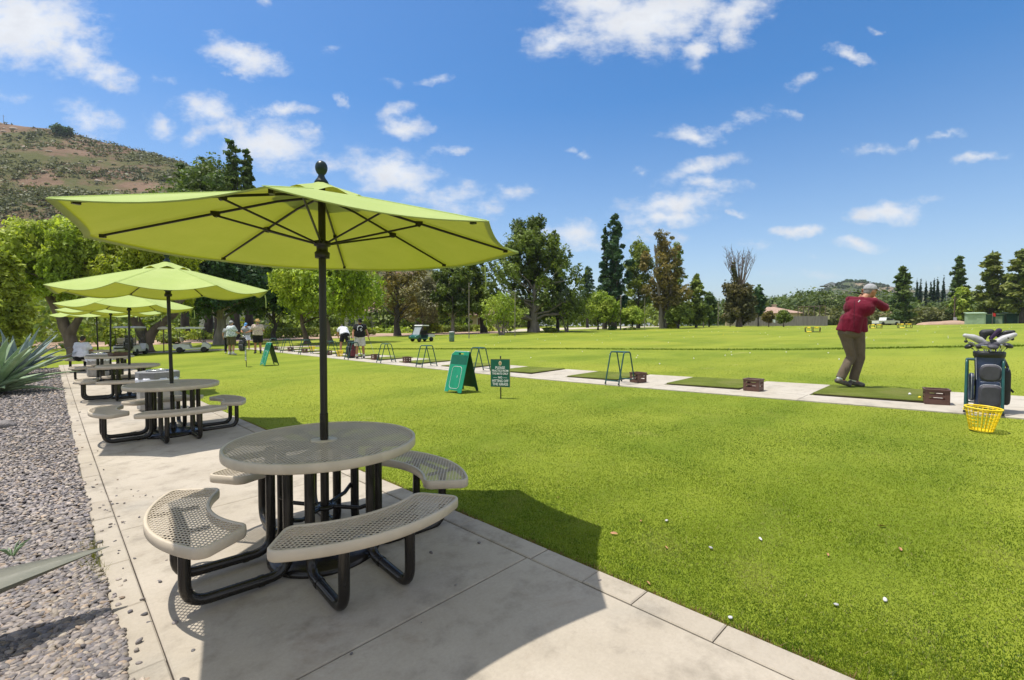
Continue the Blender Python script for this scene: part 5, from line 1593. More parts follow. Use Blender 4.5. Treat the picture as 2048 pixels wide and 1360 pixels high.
house('low tan house by the white truck, half hidden by trees', 1790, 122, 8, 6, 2.2, 1.5, 'wall_white', 'roof_tile', yaw-.5, 3, gable=True)
x, y, z = at_r(1665, 35); h_ = house('small white house high on the right hill', 1665, 100, 16, 9, 4.5, 3.2, 'wall_white', 'roof_grey', yaw-.6, 4, gable=True); h_.location = (x, y, z-.5)

# grey board fence with net frame posts above
def fence(label, a, b, h):
    a, b = np.array(a), np.array(b); L = np.linalg.norm(b-a); u = (b-a)/L; ang = math.atan2(u[1], u[0]); n = int(L/.32)
    t = thing('board_fence', label, 'fence', (a[0], a[1], 0), ang)
    mb = MB(); g = random.Random(4)
    for k in range(n):
        s = (k+.5)*L/n; p = a+u*s
        mb.box((s, g.uniform(-.008, .008), tzf(*p)+h/2+g.uniform(-.02, .03)), (L/n-.015, .03, h))
    mb.build('fence_boards', M['fence_wood'], t)
    mb = MB()
    for z in (.35, h-.3): mb.tube([(s, .035, tzf(*(a+u*s))+z) for s in np.linspace(.05, L-.05, 12)], .03, 5)
    mb.build('fence_rails', M['fence_wood'], t)
    for k in range(7):
        s = L*(k+.5)/7; p = a+u*s
        mb = MB(); mb.box((s, .09, tzf(*p)+h/2+.05), (.12, .10, h+.1)); mb.build('post', M['fence_wood'], t)
    return t
fence('long weathered grey board fence at the far end of the range', gp(1470, 96), gp(1655, 84), 1.75)
t = None
fa, fb = np.array(gp(1600, 90)), np.array(gp(1655, 86))
t = thing('net_gantry', 'brown post frame standing above the right end of the grey fence', 'net frame', (0, 0, 0))
for k in range(6):
    p = fa+(fb-fa)*k/5; p = p+np.array((.5, .5)); mb = MB(); mb.tube([(p[0], p[1], tzf(*p)), (p[0], p[1], tzf(*p)+3.7)], .07, 6); mb.build('post', M['trunk'], t)
mb = MB(); p, q = fa+.5, fb+.5; mb.tube([(p[0], p[1], tzf(*p)+3.62), (q[0], q[1], tzf(*q)+3.62)], .05, 6); mb.build('rail', M['trunk'], t)

def pole(label, px_, yt, d, r, m='trunk_grey'):
    x, y = gp(px_, d); h = hgt(yt, d)-tzf(x, y); t = thing('net_pole', label, 'pole', (x, y, tzf(x, y)), 0, 'thin range net poles')
    mb = MB(); mb.tube([(0, 0, -.1), (0, 0, h*.5), (.02, 0, h)], [r, r*.9, r*.7], 8); mb.build('shaft', M[m], t)
    mb = MB(); mb.ball((.02, 0, h), r*1.15, 8); mb.tube([(.02-r*2, 0, h-.25), (.02+r*2, 0, h-.25)], r*.4, 5); mb.build('cap', M[m], t)
    return t
for a in ((938, 567, 42, .045, 'thin grey pole right of the green post'), (1030, 578, 45, .045, 'thin grey pole before the pale many-stemmed tree'), (1241, 592, 64, .10, 'thicker grey pole at the foot of the tallest conifer'), (1289, 597, 66, .05, 'thin grey pole left of the brownish tree'),
          (1407, 606, 78, .09, 'leaning grey pole left of the bare-topped tree'), (1460, 608, 84, .10, 'grey pole in front of the bare-topped tree'), (1436, 606, 92, .09, 'grey pole at the left end of the fence')):
    pole(a[4], *a[:4])
x, y = gp(1908, 100); t = thing('utility_pole', 'brown utility pole by the mound of dirt on the right', 'utility pole', (x, y, tzf(x, y)), yaw-.5)
mb = MB(); mb.tube([(0, 0, 0), (0, 0, 6.0)], [.16, .12], 8); mb.build('shaft', M['trunk'], t)
mb = MB(); mb.box((0, -.16, 5.4), (1.8, .12, .12)); mb.build('crossarm', M['trunk'], t)
mb = MB(); mb.box((0.05, -.3, .8), (.5, .3, 1.4), bev=.03); mb.build('meter_box', mat('grey_box', (.40, .40, .46), .6, .1, 3), t)
x, y = gp(1893, 98)
v, f = ico(3); v = v*np.array((4.2, 2.4, .9))*(1+.10*np.sin(v[:, :1]*5)+.08*np.sin(v[:, 1:2]*7+1)); v[:, 2] *= 1
o = np_mesh('dirt_mound', v, f, M['dirt'], smooth=True); o.location = (x, y, tzf(x, y)-.15); o.rotation_euler = (0, 0, yaw-.6); tag(o, 'low mound of pale orange dirt at the right edge of the range', 'dirt mound')

def shed(label, px_, d, w, dp, h, m, slope=.25, door=True):
    x, y = gp(px_, d); t = thing('shed', label, 'shed', (x, y, tzf(x, y)-.05), yaw-.6)
    mb = MB(); mb.box((0, 0, h/2), (w, dp, h))
    for k in range(int(w/.6)): mb.box((-w/2+.3+k*.6, -dp/2-.012, h/2), (.10, .022, h-.2))
    mb.build('wall', M[m], t)
    mb = MB(); mb.add([(-w/2-.15, -dp/2-.2, h+.01), (w/2+.15, -dp/2-.2, h+.01), (w/2+.15, dp/2+.2, h+slope), (-w/2-.15, dp/2+.2, h+slope), (-w/2-.15, -dp/2-.2, h+.10), (w/2+.15, -dp/2-.2, h+.10), (w/2+.15, dp/2+.2, h+slope+.09), (-w/2-.15, dp/2+.2, h+slope+.09)], [(3,2,1,0),(4,5,6,7),(0,1,5,4),(1,2,6,5),(2,3,7,6),(3,0,4,7)])
    mb.build('roof', M['shed_green'], t)
    if door:
        mb = MB(); mb.box((w*.22, -dp/2-.03, h*.42), (w*.4, .05, h*.78)); dd = mb.build('door', M['shed_green'], t)
        mb = MB(); mb.box((w*.08, -dp/2-.075, h*.45), (.05, .05, .22)); mb.build('handle', M['chrome'], dd)
    return t
shed('pale green storage container left of the pine trunk', 1949, 92, 2.6, 2.2, 2.05, 'shed_green')
shed('dark green screened shed right of the pine trunk', 1986, 95, 2.5, 2.2, 1.9, 'shed_dark')
shed('dark green shed at the far right edge', 2030, 94, 3.0, 2.2, 2.0, 'shed_dark')
# white pickup far off
def wheel(t, x, y, r, w, axis='y'):
    mb = MB(); prof = [(r*.55, -w/2), (r*.9, -w/2), (r, -w*.3), (r, w*.3), (r*.9, w/2), (r*.55, w/2)]
    L = MB(); L.lathe(prof, 20); L.v = [(x+a, y+c, r+b) for a, b, c in L.v]
    wo = L.build('wheel', M['rubber'], t)
    L = MB(); L.lathe([(.02, -w*.42), (r*.5, -w*.38), (r*.56, -w*.3), (r*.56, w*.3), (r*.5, w*.38), (.02, w*.42)], 16); L.v = [(x+a, y+c, r+b) for a, b, c in L.v]
    L.build('rim', M['chrome'], wo)
x, y = gp(1772, 104); t = thing('pickup_truck', 'white pickup truck parked far off right of the golfer', 'truck', (x, y, tzf(x, y)), yaw+.1)
mb = MB(); mb.prism([(-2.6, .35), (2.5, .35), (2.6, .6), (2.55, .95), (1.1, 1.02), (.45, 1.65), (-.75, 1.68), (-.95, 1.02), (-2.6, 1.0)], -.9, .9, 0, Matrix(((1,0,0,0),(0,0,1,0),(0,1,0,0),(0,0,0,1)))); mb.build('body', M['white'], t)
mb = MB(); mb.prism([(.95, 1.06), (.40, 1.58), (-.68, 1.60), (-.80, 1.06)], -.912, .912, 0, Matrix(((1,0,0,0),(0,0,1,0),(0,1,0,0),(0,0,0,1)))); mb.build('window', M['glass'], t)
for sx in (-1.6, 1.6):
    for sy in (-.85, .85): wheel(t, sx, sy, .36, .24)
# ------------------------------------------------------------------ golf carts and the utility cart
M['cart_white'] = mat('cart_white_body', (.48, .49, .52), .3, .05, 3, coat=.3)
M['cart_green'] = mat('cart_green_body', (.012, .10, .085), .3, .1, 3, coat=.3)
M['vinyl'] = mat('beige_vinyl', (.42, .36, .28), .6, .08, 5)
def clear(name):
    m, nt, out = newmat(name)
    g_ = N(nt, 'ShaderNodeBsdfGlossy'); g_.inputs['Roughness'].default_value = .05
    tr = N(nt, 'ShaderNodeBsdfTransparent'); tr.inputs['Color'].default_value = (.85, .9, .92, 1)
    mx = N(nt, 'ShaderNodeMixShader'); mx.inputs[0].default_value = .07
    nt.links.new(tr.outputs[0], mx.inputs[1]); nt.links.new(g_.outputs[0], mx.inputs[2]); nt.links.new(mx.outputs[0], out.inputs['Surface'])
    return m
M['clear'] = clear('clear_windshield')
SIDE = Matrix(((1,0,0,0),(0,0,1,0),(0,1,0,0),(0,0,0,1)))
def golf_cart(label, loc, rot, body='cart_white'):
    """+x is forward"""
    t = thing('golf_cart', label, 'golf cart', loc, rot, 'golf carts parked on the path')
    mb = MB(); W = .58
    mb.prism([(-1.12, .34), (-1.0, .26), (.1, .24), (.75, .25), (1.15, .30), (1.2, .42), (1.12, .58), (.86, .74), (.72, .76), (.62, .36), (-.05, .34), (-.12, .60), (-.75, .66), (-1.14, .62)], -W, W, 0, SIDE)
    mb.build('body', M[body], t)
    mb = MB(); mb.box((-.36, 0, .70), (.52, 1.06, .12), bev=.04); mb.build('seat', M['vinyl'], t)
    mb = MB(); mb.box((-.66, 0, .98), (.10, 1.04, .36), bev=.035, mat=Matrix.Rotation(-.18, 4, 'Y')); mb.build('backrest', M['vinyl'], t)
    mb = MB(); n = 10
    rp = [(-.95, 1.78), (.75, 1.80), (.82, 1.84), (.70, 1.90), (-.1, 1.93), (-.9, 1.89), (-1.02, 1.83)]
    mb.prism(rp, -.58, .58, 0, SIDE); mb.build('roof', M[body], t)
    for sy in (-.54, .54):
        mb = MB(); mb.tube([(.80, sy, .72), (.62, sy, 1.78)], .018, 6); mb.build('post', M['black'], t)
        mb = MB(); mb.tube([(-.80, sy, .62), (-.88, sy, 1.80)], .018, 6); mb.build('post', M['black'], t)
    mb = MB(); mb.add([(.805, -.52, .78), (.805, .52, .78), (.64, .52, 1.74), (.64, -.52, 1.74), (.797, -.52, .778), (.797, .52, .778), (.632, .52, 1.738), (.632, -.52, 1.738)], [(0,1,2,3),(7,6,5,4),(0,4,5,1),(1,5,6,2),(2,6,7,3),(3,7,4,0)]); mb.build('windshield', M['clear'], t)
    mb = MB(); k = 16
    Mx = Matrix.Translation((.44, -.24, .98)) @ Matrix.Rotation(-.9, 4, 'Y')
    mb.tube([tuple(Mx @ Vector((.16*math.cos(2*PI*i/k), .16*math.sin(2*PI*i/k), 0))) for i in range(k+1)], .014, 6, caps=False)
    mb.tube([(.68, -.24, .72), (.44, -.24, .98)], .018, 6); mb.build('steering_wheel', M['black'], t)
    mb = MB(); mb.box((-1.16, 0, .5), (.10, 1.0, .10), bev=.03); mb.box((-1.0, 0, .68), (.30, 1.0, .05)); mb.build('bag_well', M['black'], t)
    for sx in (-.72, .80):
        for sy in (-.50, .50): wheel(t, sx, sy, .22, .2)
    for sy in (-.38, .38):
        mb = MB(); mb.ball((1.13, sy, .52), (.04, .07, .05), 8); mb.build('headlight', M['chrome'], t)
    return t
x, y = gp(384, 28.6); ct = golf_cart('white golf cart side-on, right of the forked pepper tree', (x, y, tzf(x, y)+.01), math.atan2(y, x)-PI/2-.12); ct.scale = (.80,)*3
x, y = gp(262, 27.2); ct = golf_cart('white golf cart seen from behind, with black bags on its back', (x, y, tzf(x, y)+.01), math.atan2(y, x)-.35); ct.scale = (.86,)*3
# utility cart
x, y = gpy(844, 683); t = thing('utility_cart', 'green and white utility cart with a cargo bed, parked on the range edge', 'utility cart', (x, y, tzf(x, y)), yaw+PI+.95); t.scale = (.68,)*3
mb = MB(); W = .64
mb.prism([(-.35, .30), (1.05, .28), (1.45, .34), (1.5, .5), (1.40, .66), (.82, .86), (.74, .42), (-.2, .42), (-.25, .72), (-.35, .74)], -W, W, 0, SIDE); mb.build('body', M['cart_green'], t)
mb = MB(); mb.prism([(-1.45, .52), (-.40, .52), (-.40, .56), (-1.45, .56)], -W, W, 0, SIDE)
for sy in (-W+.03, W-.03): mb.box((-.925, sy, .70), (1.05, .05, .27))
mb.box((-1.43, 0, .70), (.05, 1.16, .27)); mb.box((-.43, 0, .70), (.05, 1.16, .27)); mb.build('cargo_bed', M['cart_white'], t)
mb = MB(); mb.prism([(-.5, 1.80), (.55, 1.80), (.62, 1.84), (.5, 1.92), (-.45, 1.92), (-.55, 1.86)], -W, W, 0, SIDE); mb.build('roof', M['white'], t)
for sy in (-W+.03, W-.03):
    mb = MB(); mb.tube(fillet([(.98, sy, .74), (.80, sy, 1.35), (.45, sy, 1.80)], .3), .035, 6); mb.build('post', M['black'], t)
    mb = MB(); mb.tube([(-.32, sy, .72), (-.40, sy, 1.80)], .03, 6); mb.build('post', M['black'], t)
mb = MB(); mb.add([(.965, -.58, .80), (.965, .58, .80), (.52, .58, 1.76), (.52, -.58, 1.76), (.955, -.58, .795), (.955, .58, .795), (.51, .58, 1.755), (.51, -.58, 1.755)], [(0,1,2,3),(7,6,5,4),(0,4,5,1),(1,5,6,2),(2,6,7,3),(3,7,4,0)]); mb.build('windshield', mat('hazy_windshield', (.34, .38, .42), .15, .1, 2, spec=.7), t)
mb = MB(); mb.box((-.05, 0, .80), (.5, 1.1, .12), bev=.04); mb.box((-.28, 0, 1.08), (.10, 1.1, .42), bev=.04); mb.build('seat', M['black'], t)
for sx in (-.95, .95):
    for sy in (-.55, .55): wheel(t, sx, sy, .26, .22)
for sy in (-.42, .42):
    mb = MB(); mb.ball((1.42, sy, .60), (.05, .09, .05), 8); mb.build('headlight', M['chrome'], t)
# green post bin on the range edge
x, y = gpy(903.5, 683); t = thing('range_bin', 'green drum with a pale lid standing on the range grass', 'bin', (x, y, tzf(x, y)))
mb = MB(); mb.lathe([(.19, 0), (.20, .03), (.20, .28), (.205, .30), (.20, .32), (.20, .58), (.205, .60), (.20, .62), (.20, .70)], 18); mb.build('drum', mat('grey_green_drum', (.10, .17, .14), .55, .15, 6), t)
mb = MB(); mb.lathe([(.215, .705), (.22, .72), (.20, .755), (.05, .775)], 18); mb.build('lid', mat('pale_lid', (.50, .52, .50), .6, .1, 6), t)
# small pale parasol far off
x, y = gp(327, 29.5); t = thing('pale_parasol', 'small closed-in pale parasol on a thin pole between the golf carts', 'parasol', (x, y, tzf(x, y)))
mb = MB(); mb.tube([(0, 0, 0), (0, 0, 1.45)], .03, 8); mb.build('pole', M['trunk'], t)
mb = MB(); mb.lathe([(.02, 1.62), (.12, 1.60), (.26, 1.54), (.32, 1.46), (.30, 1.43), (.12, 1.40), (.02, 1.39)], 16); mb.build('canopy', mat('cream_cloth', (.55, .50, .38), .8, .1, 5), t)
# target baskets on the range
def target(label, px_, d, s):
    x, y = gp(px_, d); t = thing('target_basket', label, 'range target', (x, y, tzf(x, y)), .3, 'yellow and black range targets')
    n = 6; mb = MB()
    top = [(s*math.cos(2*PI*k/n), s*math.sin(2*PI*k/n), s*.62) for k in range(n)]; bot = [(s*.95*math.cos(2*PI*k/n), s*.95*math.sin(2*PI*k/n), .05) for k in range(n)]
    for k in range(n):
        mb.tube([bot[k], top[k]], .03, 6); mb.tube([bot[k], bot[(k+1) % n]], .025, 6); mb.tube([top[k], top[(k+1) % n]], .022, 6)
    mb.build('frame', M['black'], t)
    for k in range(n):
        a, b = Vector(top[k]), Vector(top[(k+1) % n]); f = MB(); f.tube([a*.68+b*.32, a*.32+b*.68], .062, 8); f.build('pad', M['yellow'], t)
    for k in range(0, n, 2):
        a, b = Vector(bot[k]), Vector(bot[(k+1) % n]); f = MB(); f.tube([a*.8+b*.2, a*.2+b*.8], .05, 8); f.build('pad', M['yellow'], t)
    return t
target('yellow and black range target left of the golfer, nearest of the three', 1625, 42, .66)
target('yellow and black range target just right of the golfer', 1751, 52, .62)
target('yellow and black range target farther right of the golfer', 1809, 50, .66)
def flag(label, px_, d, h, col):
    x, y = gp(px_, d); t = thing('range_flag', label, 'flag', (x, y, tzf(x, y)), yaw)
    mb = MB(); mb.tube([(0, 0, 0), (0, 0, h)], .02, 6); mb.build('pole', M['trunk_grey'], t)
    mb = MB(); vs = []; 
    for i in range(7):
        u = i/6; 
        for z in (h, h-.42): vs.append((u*.36, .05*math.sin(u*5), z-(.12*u)))
    vs += [(a, b+.006, c) for a, b, c in vs]
    fs = [(2*i, 2*i+1, 2*i+3, 2*i+2) for i in range(6)]+[(14+2*i+2, 14+2*i+3, 14+2*i+1, 14+2*i) for i in range(6)]
    mb.add(vs, fs, 0, True); mb.build('flag_cloth', col, t); return t
flag('red flag on the range behind the dark golf bag', 1984, 60, 1.55, mat('red_cloth', (.55, .02, .02), .7, .1, 5))
flag('pale flag out on the range before the grey fence', 1545, 68, 1.2, mat('pale_cloth', (.55, .6, .62), .7, .1, 5))
# ------------------------------------------------------------------ people
def fuse(name, mb, voxel, it, m, parent, folds=0.0, seed=0):
    """grow one continuous surface from overlapping forms"""
    o = mb.build(name, m)
    r_ = o.modifiers.new('fuse', 'REMESH'); r_.mode = 'VOXEL'; r_.voxel_size = voxel; r_.use_smooth_shade = True
    s = o.modifiers.new('soften', 'SMOOTH'); s.factor = .5; s.iterations = it
    dg = bpy.context.evaluated_depsgraph_get()
    me = bpy.data.meshes.new_from_object(o.evaluated_get(dg)); me.name = name
    bpy.data.objects.remove(o)
    n = len(me.vertices); co = np.empty(n*3, np.float32); me.vertices.foreach_get('co', co); co = co.reshape(-1, 3)
    if folds:
        no = np.empty(n*3, np.float32); me.vertices.foreach_get('normal', no); no = no.reshape(-1, 3)
        g = np.random.default_rng(seed); d = 0
        for i in range(9):
            k = g.normal(0, 1, 3)*np.array((14, 14, 9)); k *= g.uniform(.6, 2.2); w = np.sin(co@k+g.uniform(0, 6)); d = d+np.sign(w)*np.abs(w)**1.5/(1+np.linalg.norm(k)*.03)
        co += no*(d[:, None]*folds/3).astype(np.float32)
        me.vertices.foreach_set('co', co.ravel())
    me.polygons.foreach_set('use_smooth', np.ones(len(me.polygons), bool)); me.update()
    q = bpy.data.objects.new(name, me); C.objects.link(q)
    if parent is not None: q.parent = parent
    return q

def cap(mb, a, b, ra, rb, n=12):
    mb.tube([a, b], [ra, rb], n); mb.ball(a, ra, n); mb.ball(b, rb, n)

def hand(mb, wrist, d, palm_n, s=1.0, curl=.8, thumb=1):
    """palm, four bent fingers of different length and a thumb from the side of the palm"""
    w, d = Vector(wrist), Vector(d).normalized(); pn = Vector(palm_n); pn = (pn-d*pn.dot(d)).normalized(); sd = d.cross(pn)
    k = w+d*.075*s
    for i in range(4):
        o = (i-1.5)*.019*s
        cap(mb, w+sd*o*.6+d*.01, k+sd*o, .016*s, .0125*s, 8)
        L = (.070, .082, .077, .060)[i]*s; p = k+sd*o; dr = d.copy(); c = 0
        for j, (f, r0, r1) in enumerate(((.45, .0098, .009), (.32, .009, .0083), (.23, .0083, .0070))):
            c += curl*(.5 if j == 0 else .75)
            dd = (d*math.cos(c)+pn*math.sin(c)).normalized(); q = p+dd*L*f
            cap(mb, p, q, r0*s, r1*s, 7); p = q
    t0 = w+sd*(-thumb*.026*s)+d*.022*s; t1 = t0+(d*.6-sd*thumb*.6+pn*.35).normalized()*.036*s; t2 = t1+(d*.85-sd*thumb*.05+pn*.45).normalized()*.030*s
    cap(mb, t0, t1, .0135*s, .0105*s, 8); cap(mb, t1, t2, .0105*s, .008*s, 8)

def V3(*a): return Vector(a)
BASE = dict(pelvis=(0, 0, .96), waist=(0, .01, 1.10), chest=(0, 0, 1.32), neck=(0, -.01, 1.50), head=(0, .02, 1.645), look=(0, 1, -.05),
            sl=(-.185, 0, 1.43), el=(-.24, -.03, 1.16), wl=(-.25, .06, .93), sr=(.185, 0, 1.43), er=(.24, -.03, 1.16), wr=(.25, .06, .93),
            hl=(-.095, 0, .93), kl=(-.115, .02, .50), al=(-.12, -.02, .09), tl=(-.15, .14, .03), hr=(.095, 0, .93), kr=(.115, .02, .50), ar=(.12, -.02, .09), tr=(.15, .14, .03))

def person(label, loc, rotz, pose=None, scale=1.0, girth=1.0, shirt=None, legs=None, shorts=.0, hat=None, hatm=None, hair=None, skin='skin', shoe=None, sleeve=.55, voxel=.011, sleeve_m=None, socks=None, hands=True, group=None, belly=0.0, palms=None, gloves=None, skirt=False, face=True):
    """+y is the way the figure faces, +x its right hand side"""
    J = {k: Vector(v) for k, v in {**BASE, **(pose or {})}.items()}
    G = girth
    t = thing('person', label, 'person', loc, rotz, group); t.scale = (scale,)*3
    b = MB()
    ax_ = (J['sr']-J['sl']).normalized(); fw = (J['chest']-J['pelvis']).normalized().cross(ax_); fw = -fw if fw.dot(J['look']) < 0 and abs(fw.dot(J['look'])) > .3 else fw
    hx = (J['hr']-J['hl']).normalized()
    # trunk
    cap(b, J['hl']*.8+J['pelvis']*.2, J['hr']*.8+J['pelvis']*.2, .115*G, .115*G)
    cap(b, J['waist']-hx*.06, J['waist']+hx*.06, .112*G, .112*G)
    cap(b, J['chest']-ax_*.085, J['chest']+ax_*.085, .118*G, .118*G)
    cap(b, J['waist'], J['pelvis'], .13*G, .13*G); cap(b, J['waist'], J['chest'], .125*G, .125*G)
    cap(b, J['sl']*.93+J['chest']*.07, J['sr']*.93+J['chest']*.07, .062*G, .062*G)
    cap(b, J['chest'], J['neck'], .10*G, .062)
    cap(b, J['neck'], J['head']-Vector((0, 0, .03)), .058, .056)
    # head
    lk = J['look'].normalized(); up = Vector((0, 0, 1)); hr_ = lk.cross(up).normalized(); hu = hr_.cross(lk)
    HM = Matrix((hr_, lk, hu)).transposed().to_4x4()
    b.ball(J['head'], (.076, .094, .112), 18, mat=HM)
    def hp_(x, y, z): return J['head']+hr_*x+lk*y+hu*z
    b.ball(hp_(0, .03, -.055), (.055, .062, .062), 14, mat=HM)
    cap(b, hp_(0, .090, .012), hp_(0, .108, -.022), .009, .014, 8)
    for s in (-1, 1):
        b.ball(hp_(s*.077, -.008, -.012), (.012, .024, .034), 8, mat=HM)
        b.ball(hp_(s*.030, .080, .026), (.020, .014, .008), 8, mat=HM)
    cap(b, hp_(-.018, .086, -.062), hp_(.018, .086, -.062), .008, .008, 8)
    # limbs
    for s in 'lr':
        S, E, W_ = J['s'+s], J['e'+s], J['w'+s]
        cap(b, S, E, .055*G**.5, .042); cap(b, E, E*.65+W_*.35, .043, .044); cap(b, E*.65+W_*.35, W_, .044, .028)
        dr = (W_-E).normalized()
        if hands:
            pn = Vector((palms or {}).get(s, (-1 if s == 'r' else 1, .2, 0)))
            if gloves != s: hand(b, W_, dr*.9+Vector((0, 0, -.1)), pn, 1.0, .55, 1 if s == 'l' else -1)
            else: hand(b, W_, dr*.9+Vector((0, 0, -.1)), pn, 1.08, .9, 1 if s == 'l' else -1)
        else: cap(b, W_, W_+dr*.09, .035, .03)
        H_, K, A, T = J['h'+s], J['k'+s], J['a'+s], J['t'+s]
        cap(b, H_, K, .088*G**.6, .058); cap(b, K, K*.62+A*.38, .056, .060); cap(b, K*.62+A*.38, A, .058, .040)
        cap(b, A, T*.5+A*.5-Vector((0, 0, .01)), .042, .036, 10); cap(b, A*.5+T*.5, T, .038, .026, 10)
    fuse('body', b, voxel*.8, 3, M[skin], t)
    if shirt is not None:
        c = MB(); o = .026*G
        cap(c, J['chest']-ax_*.09, J['chest']+ax_*.09, .125*G+o, .125*G+o); cap(c, J['waist']-hx*.07, J['waist']+hx*.07, .125*G+o, .125*G+o)
        cap(c, J['waist'], J['chest'], .135*G+o, .13*G+o)
        if belly: c.ball(J['waist']+fw*.10*G+Vector((0, 0, .02)), (.19*G, .14*G+belly, .17), 14)
        cap(c, J['sl']*.95+J['chest']*.05, J['sr']*.95+J['chest']*.05, .070*G+.008, .070*G+.008)
        cap(c, J['chest'], J['neck']*.75+J['chest']*.25, .105*G+o*.6, .075)
        hem = J['pelvis']+(J['pelvis']-J['waist'])*.15
        c.tube([J['chest']*.4+J['waist']*.6, J['waist'], hem], [.140*G+o, .147*G+o, .143*G+o], 18)
        c.tube([J['waist']-hx*.06, J['hl']-hx*.02], [.12*G+o, .104*G+o], 14); c.tube([J['waist']+hx*.06, J['hr']+hx*.02], [.12*G+o, .104*G+o], 14)
        for s in 'lr':
            S, E = J['s'+s], J['e'+s]; W_ = J['w'+s]
            if sleeve <= 1: e = S+(E-S)*sleeve; c.tube([S*.9+J['chest']*.1, S+(E-S)*.2, e], [.080*G**.5, .076*G**.5, .070*G**.5], 12); c.ball(S, .076*G**.5, 12)
            else:
                cap(c, S, E, .074*G**.5, .060); e = E+(W_-E)*(sleeve-1); c.tube([E, e], [.060, .054], 12)
        fuse('shirt', c, voxel, 7, shirt, t, .014, 3)
    if legs is not None:
        c = MB(); o = .022*G
        cap(c, J['hl']*.75+J['pelvis']*.25, J['hr']*.75+J['pelvis']*.25, .122*G+o*.6, .122*G+o*.6)
        cap(c, J['waist']*.45+J['pelvis']*.55, J['pelvis'], .140*G, .140*G)
        if skirt:
            hm = (J['kl']+J['kr'])/2*.75+J['pelvis']*.25
            c.tube([J['pelvis'], J['pelvis']*.6+hm*.4, hm], [.16*G, .21*G, .27*G], 20)
        for s in 'lr':
            H_, K, A = J['h'+s], J['k'+s], J['a'+s]
            if skirt: pass
            elif shorts: e = H_+(K-H_)*shorts; c.tube([H_+Vector((0, 0, .04)), H_+(K-H_)*.3, e], [.105*G, .112*G, .108*G], 14)
            else:
                cap(c, H_, K, .104*G**.7, .084*G**.7); c.tube([K, A*.5+K*.5, A+(K-A)*.04], [.083*G**.7, .080*G**.5, .082*G**.5], 14)
                c.ball(K, .083*G**.7, 12)
        fuse('skirt' if skirt else 'shorts' if shorts else 'trousers', c, voxel, 2, legs, t, .012, 5)
    for s in 'lr':
        A, T = J['a'+s], J['t'+s]
        c = MB(); lo = Vector((0, 0, -.012))
        heel = A+(A-T).normalized()*.045+Vector((0, 0, -.045)); 
        cap(c, heel, A*.5+T*.5+lo, .044, .046, 10); cap(c, A*.5+T*.5+lo, T+lo*.3, .046, .036, 10); cap(c, heel, A+Vector((0, 0, -.01)), .045, .050, 10)
        fuse('shoe', c, voxel*.9, 2, shoe or M['black'], t)
        if socks:
            c = MB(); c.tube([A, A+(J['k'+s]-A)*.22], [.050, .052], 10, caps=True); c.build('sock', socks, t)
    if hair is not None:
        c = MB(); c.ball(hp_(0, -.012, .018), (.082, .092, .104), 16, mat=HM); c.ball(hp_(0, -.05, -.02), (.066, .052, .07), 12, mat=HM)
        fuse('hair', c, .010, 2, hair, t)
    if face:
        e = MB()
        for s in (-1, 1): e.ball(hp_(s*.031, .086, .012), (.011, .007, .007), 8, mat=HM)
        e.build('eyes', M['black'], t)
        e = MB(); e.tube([hp_(-.02, .0935, -.060), hp_(0, .097, -.061), hp_(.02, .0935, -.060)], .0028, 6); e.build('mouth', mat('lip', (.30, .10, .08), .5, .1, 9), t)
    if hat == 'cap':
        c = MB(); vs = []; n = 20
        for i in range(8):
            a = PI/2*i/7
            for q in range(n):
                bq = 2*PI*q/n; r_ = math.cos(a); vs.append(hp_(.087*r_*math.cos(bq), -.004+.106*r_*math.sin(bq), .030+.098*math.sin(a)))
        fs = [(i*n+q, i*n+(q+1) % n, (i+1)*n+(q+1) % n, (i+1)*n+q) for i in range(7) for q in range(n)]
        c.add(vs, fs, 0, True); cr_ = c.build('cap', hatm, t)
        c = MB(); vs = []
        for r0, dz in ((.98, 0), (1.35, -.004), (1.72, -.018)):
            for q in range(9):
                a = R(28+124*q/8); ext = (r0-.98)*math.sin(a)
                vs.append(hp_(.085*math.cos(a)*(1+.08*ext), .103*math.sin(a)+.103*ext*1.0, .033+dz))
        vs += [v-hu*.005 for v in vs]
        fs = [(i*9+q, i*9+q+1, (i+1)*9+q+1, (i+1)*9+q) for i in range(2) for q in range(8)]; fs += [tuple(x+27 for x in reversed(f)) for f in fs]
        c.add(vs, fs, 0, True); c.build('cap_brim', hatm, cr_)
    if hat == 'straw':
        c = MB(); prof = [(.175, .030), (.165, .022), (.10, .042), (.092, .06), (.088, .11), (.07, .135), (.01, .130)]; vs = []; n = 24
        for r_, z in prof:
            for q in range(n):
                a = 2*PI*q/n; vs.append(hp_(r_*math.cos(a), r_*1.12*math.sin(a)-.005, z+(.014*math.cos(2*a) if r_ > .15 else 0)))
        fs = [(i*n+q, i*n+(q+1) % n, (i+1)*n+(q+1) % n, (i+1)*n+q) for i in range(len(prof)-1) for q in range(n)]
        c.add(vs, fs, 0, True); cr_ = c.build('straw_hat', hatm, t)
        c = MB(); c.v = []; vs = []
        for z in (.062, .084):
            for q in range(n):
                a = 2*PI*q/n; vs.append(hp_(.0945*math.cos(a), .1055*math.sin(a)-.005, z))
        c.add(vs, [(q, (q+1) % n, n+(q+1) % n, n+q) for q in range(n)], 0, True); c.build('hat_band', M['black'], cr_)
    return t, J

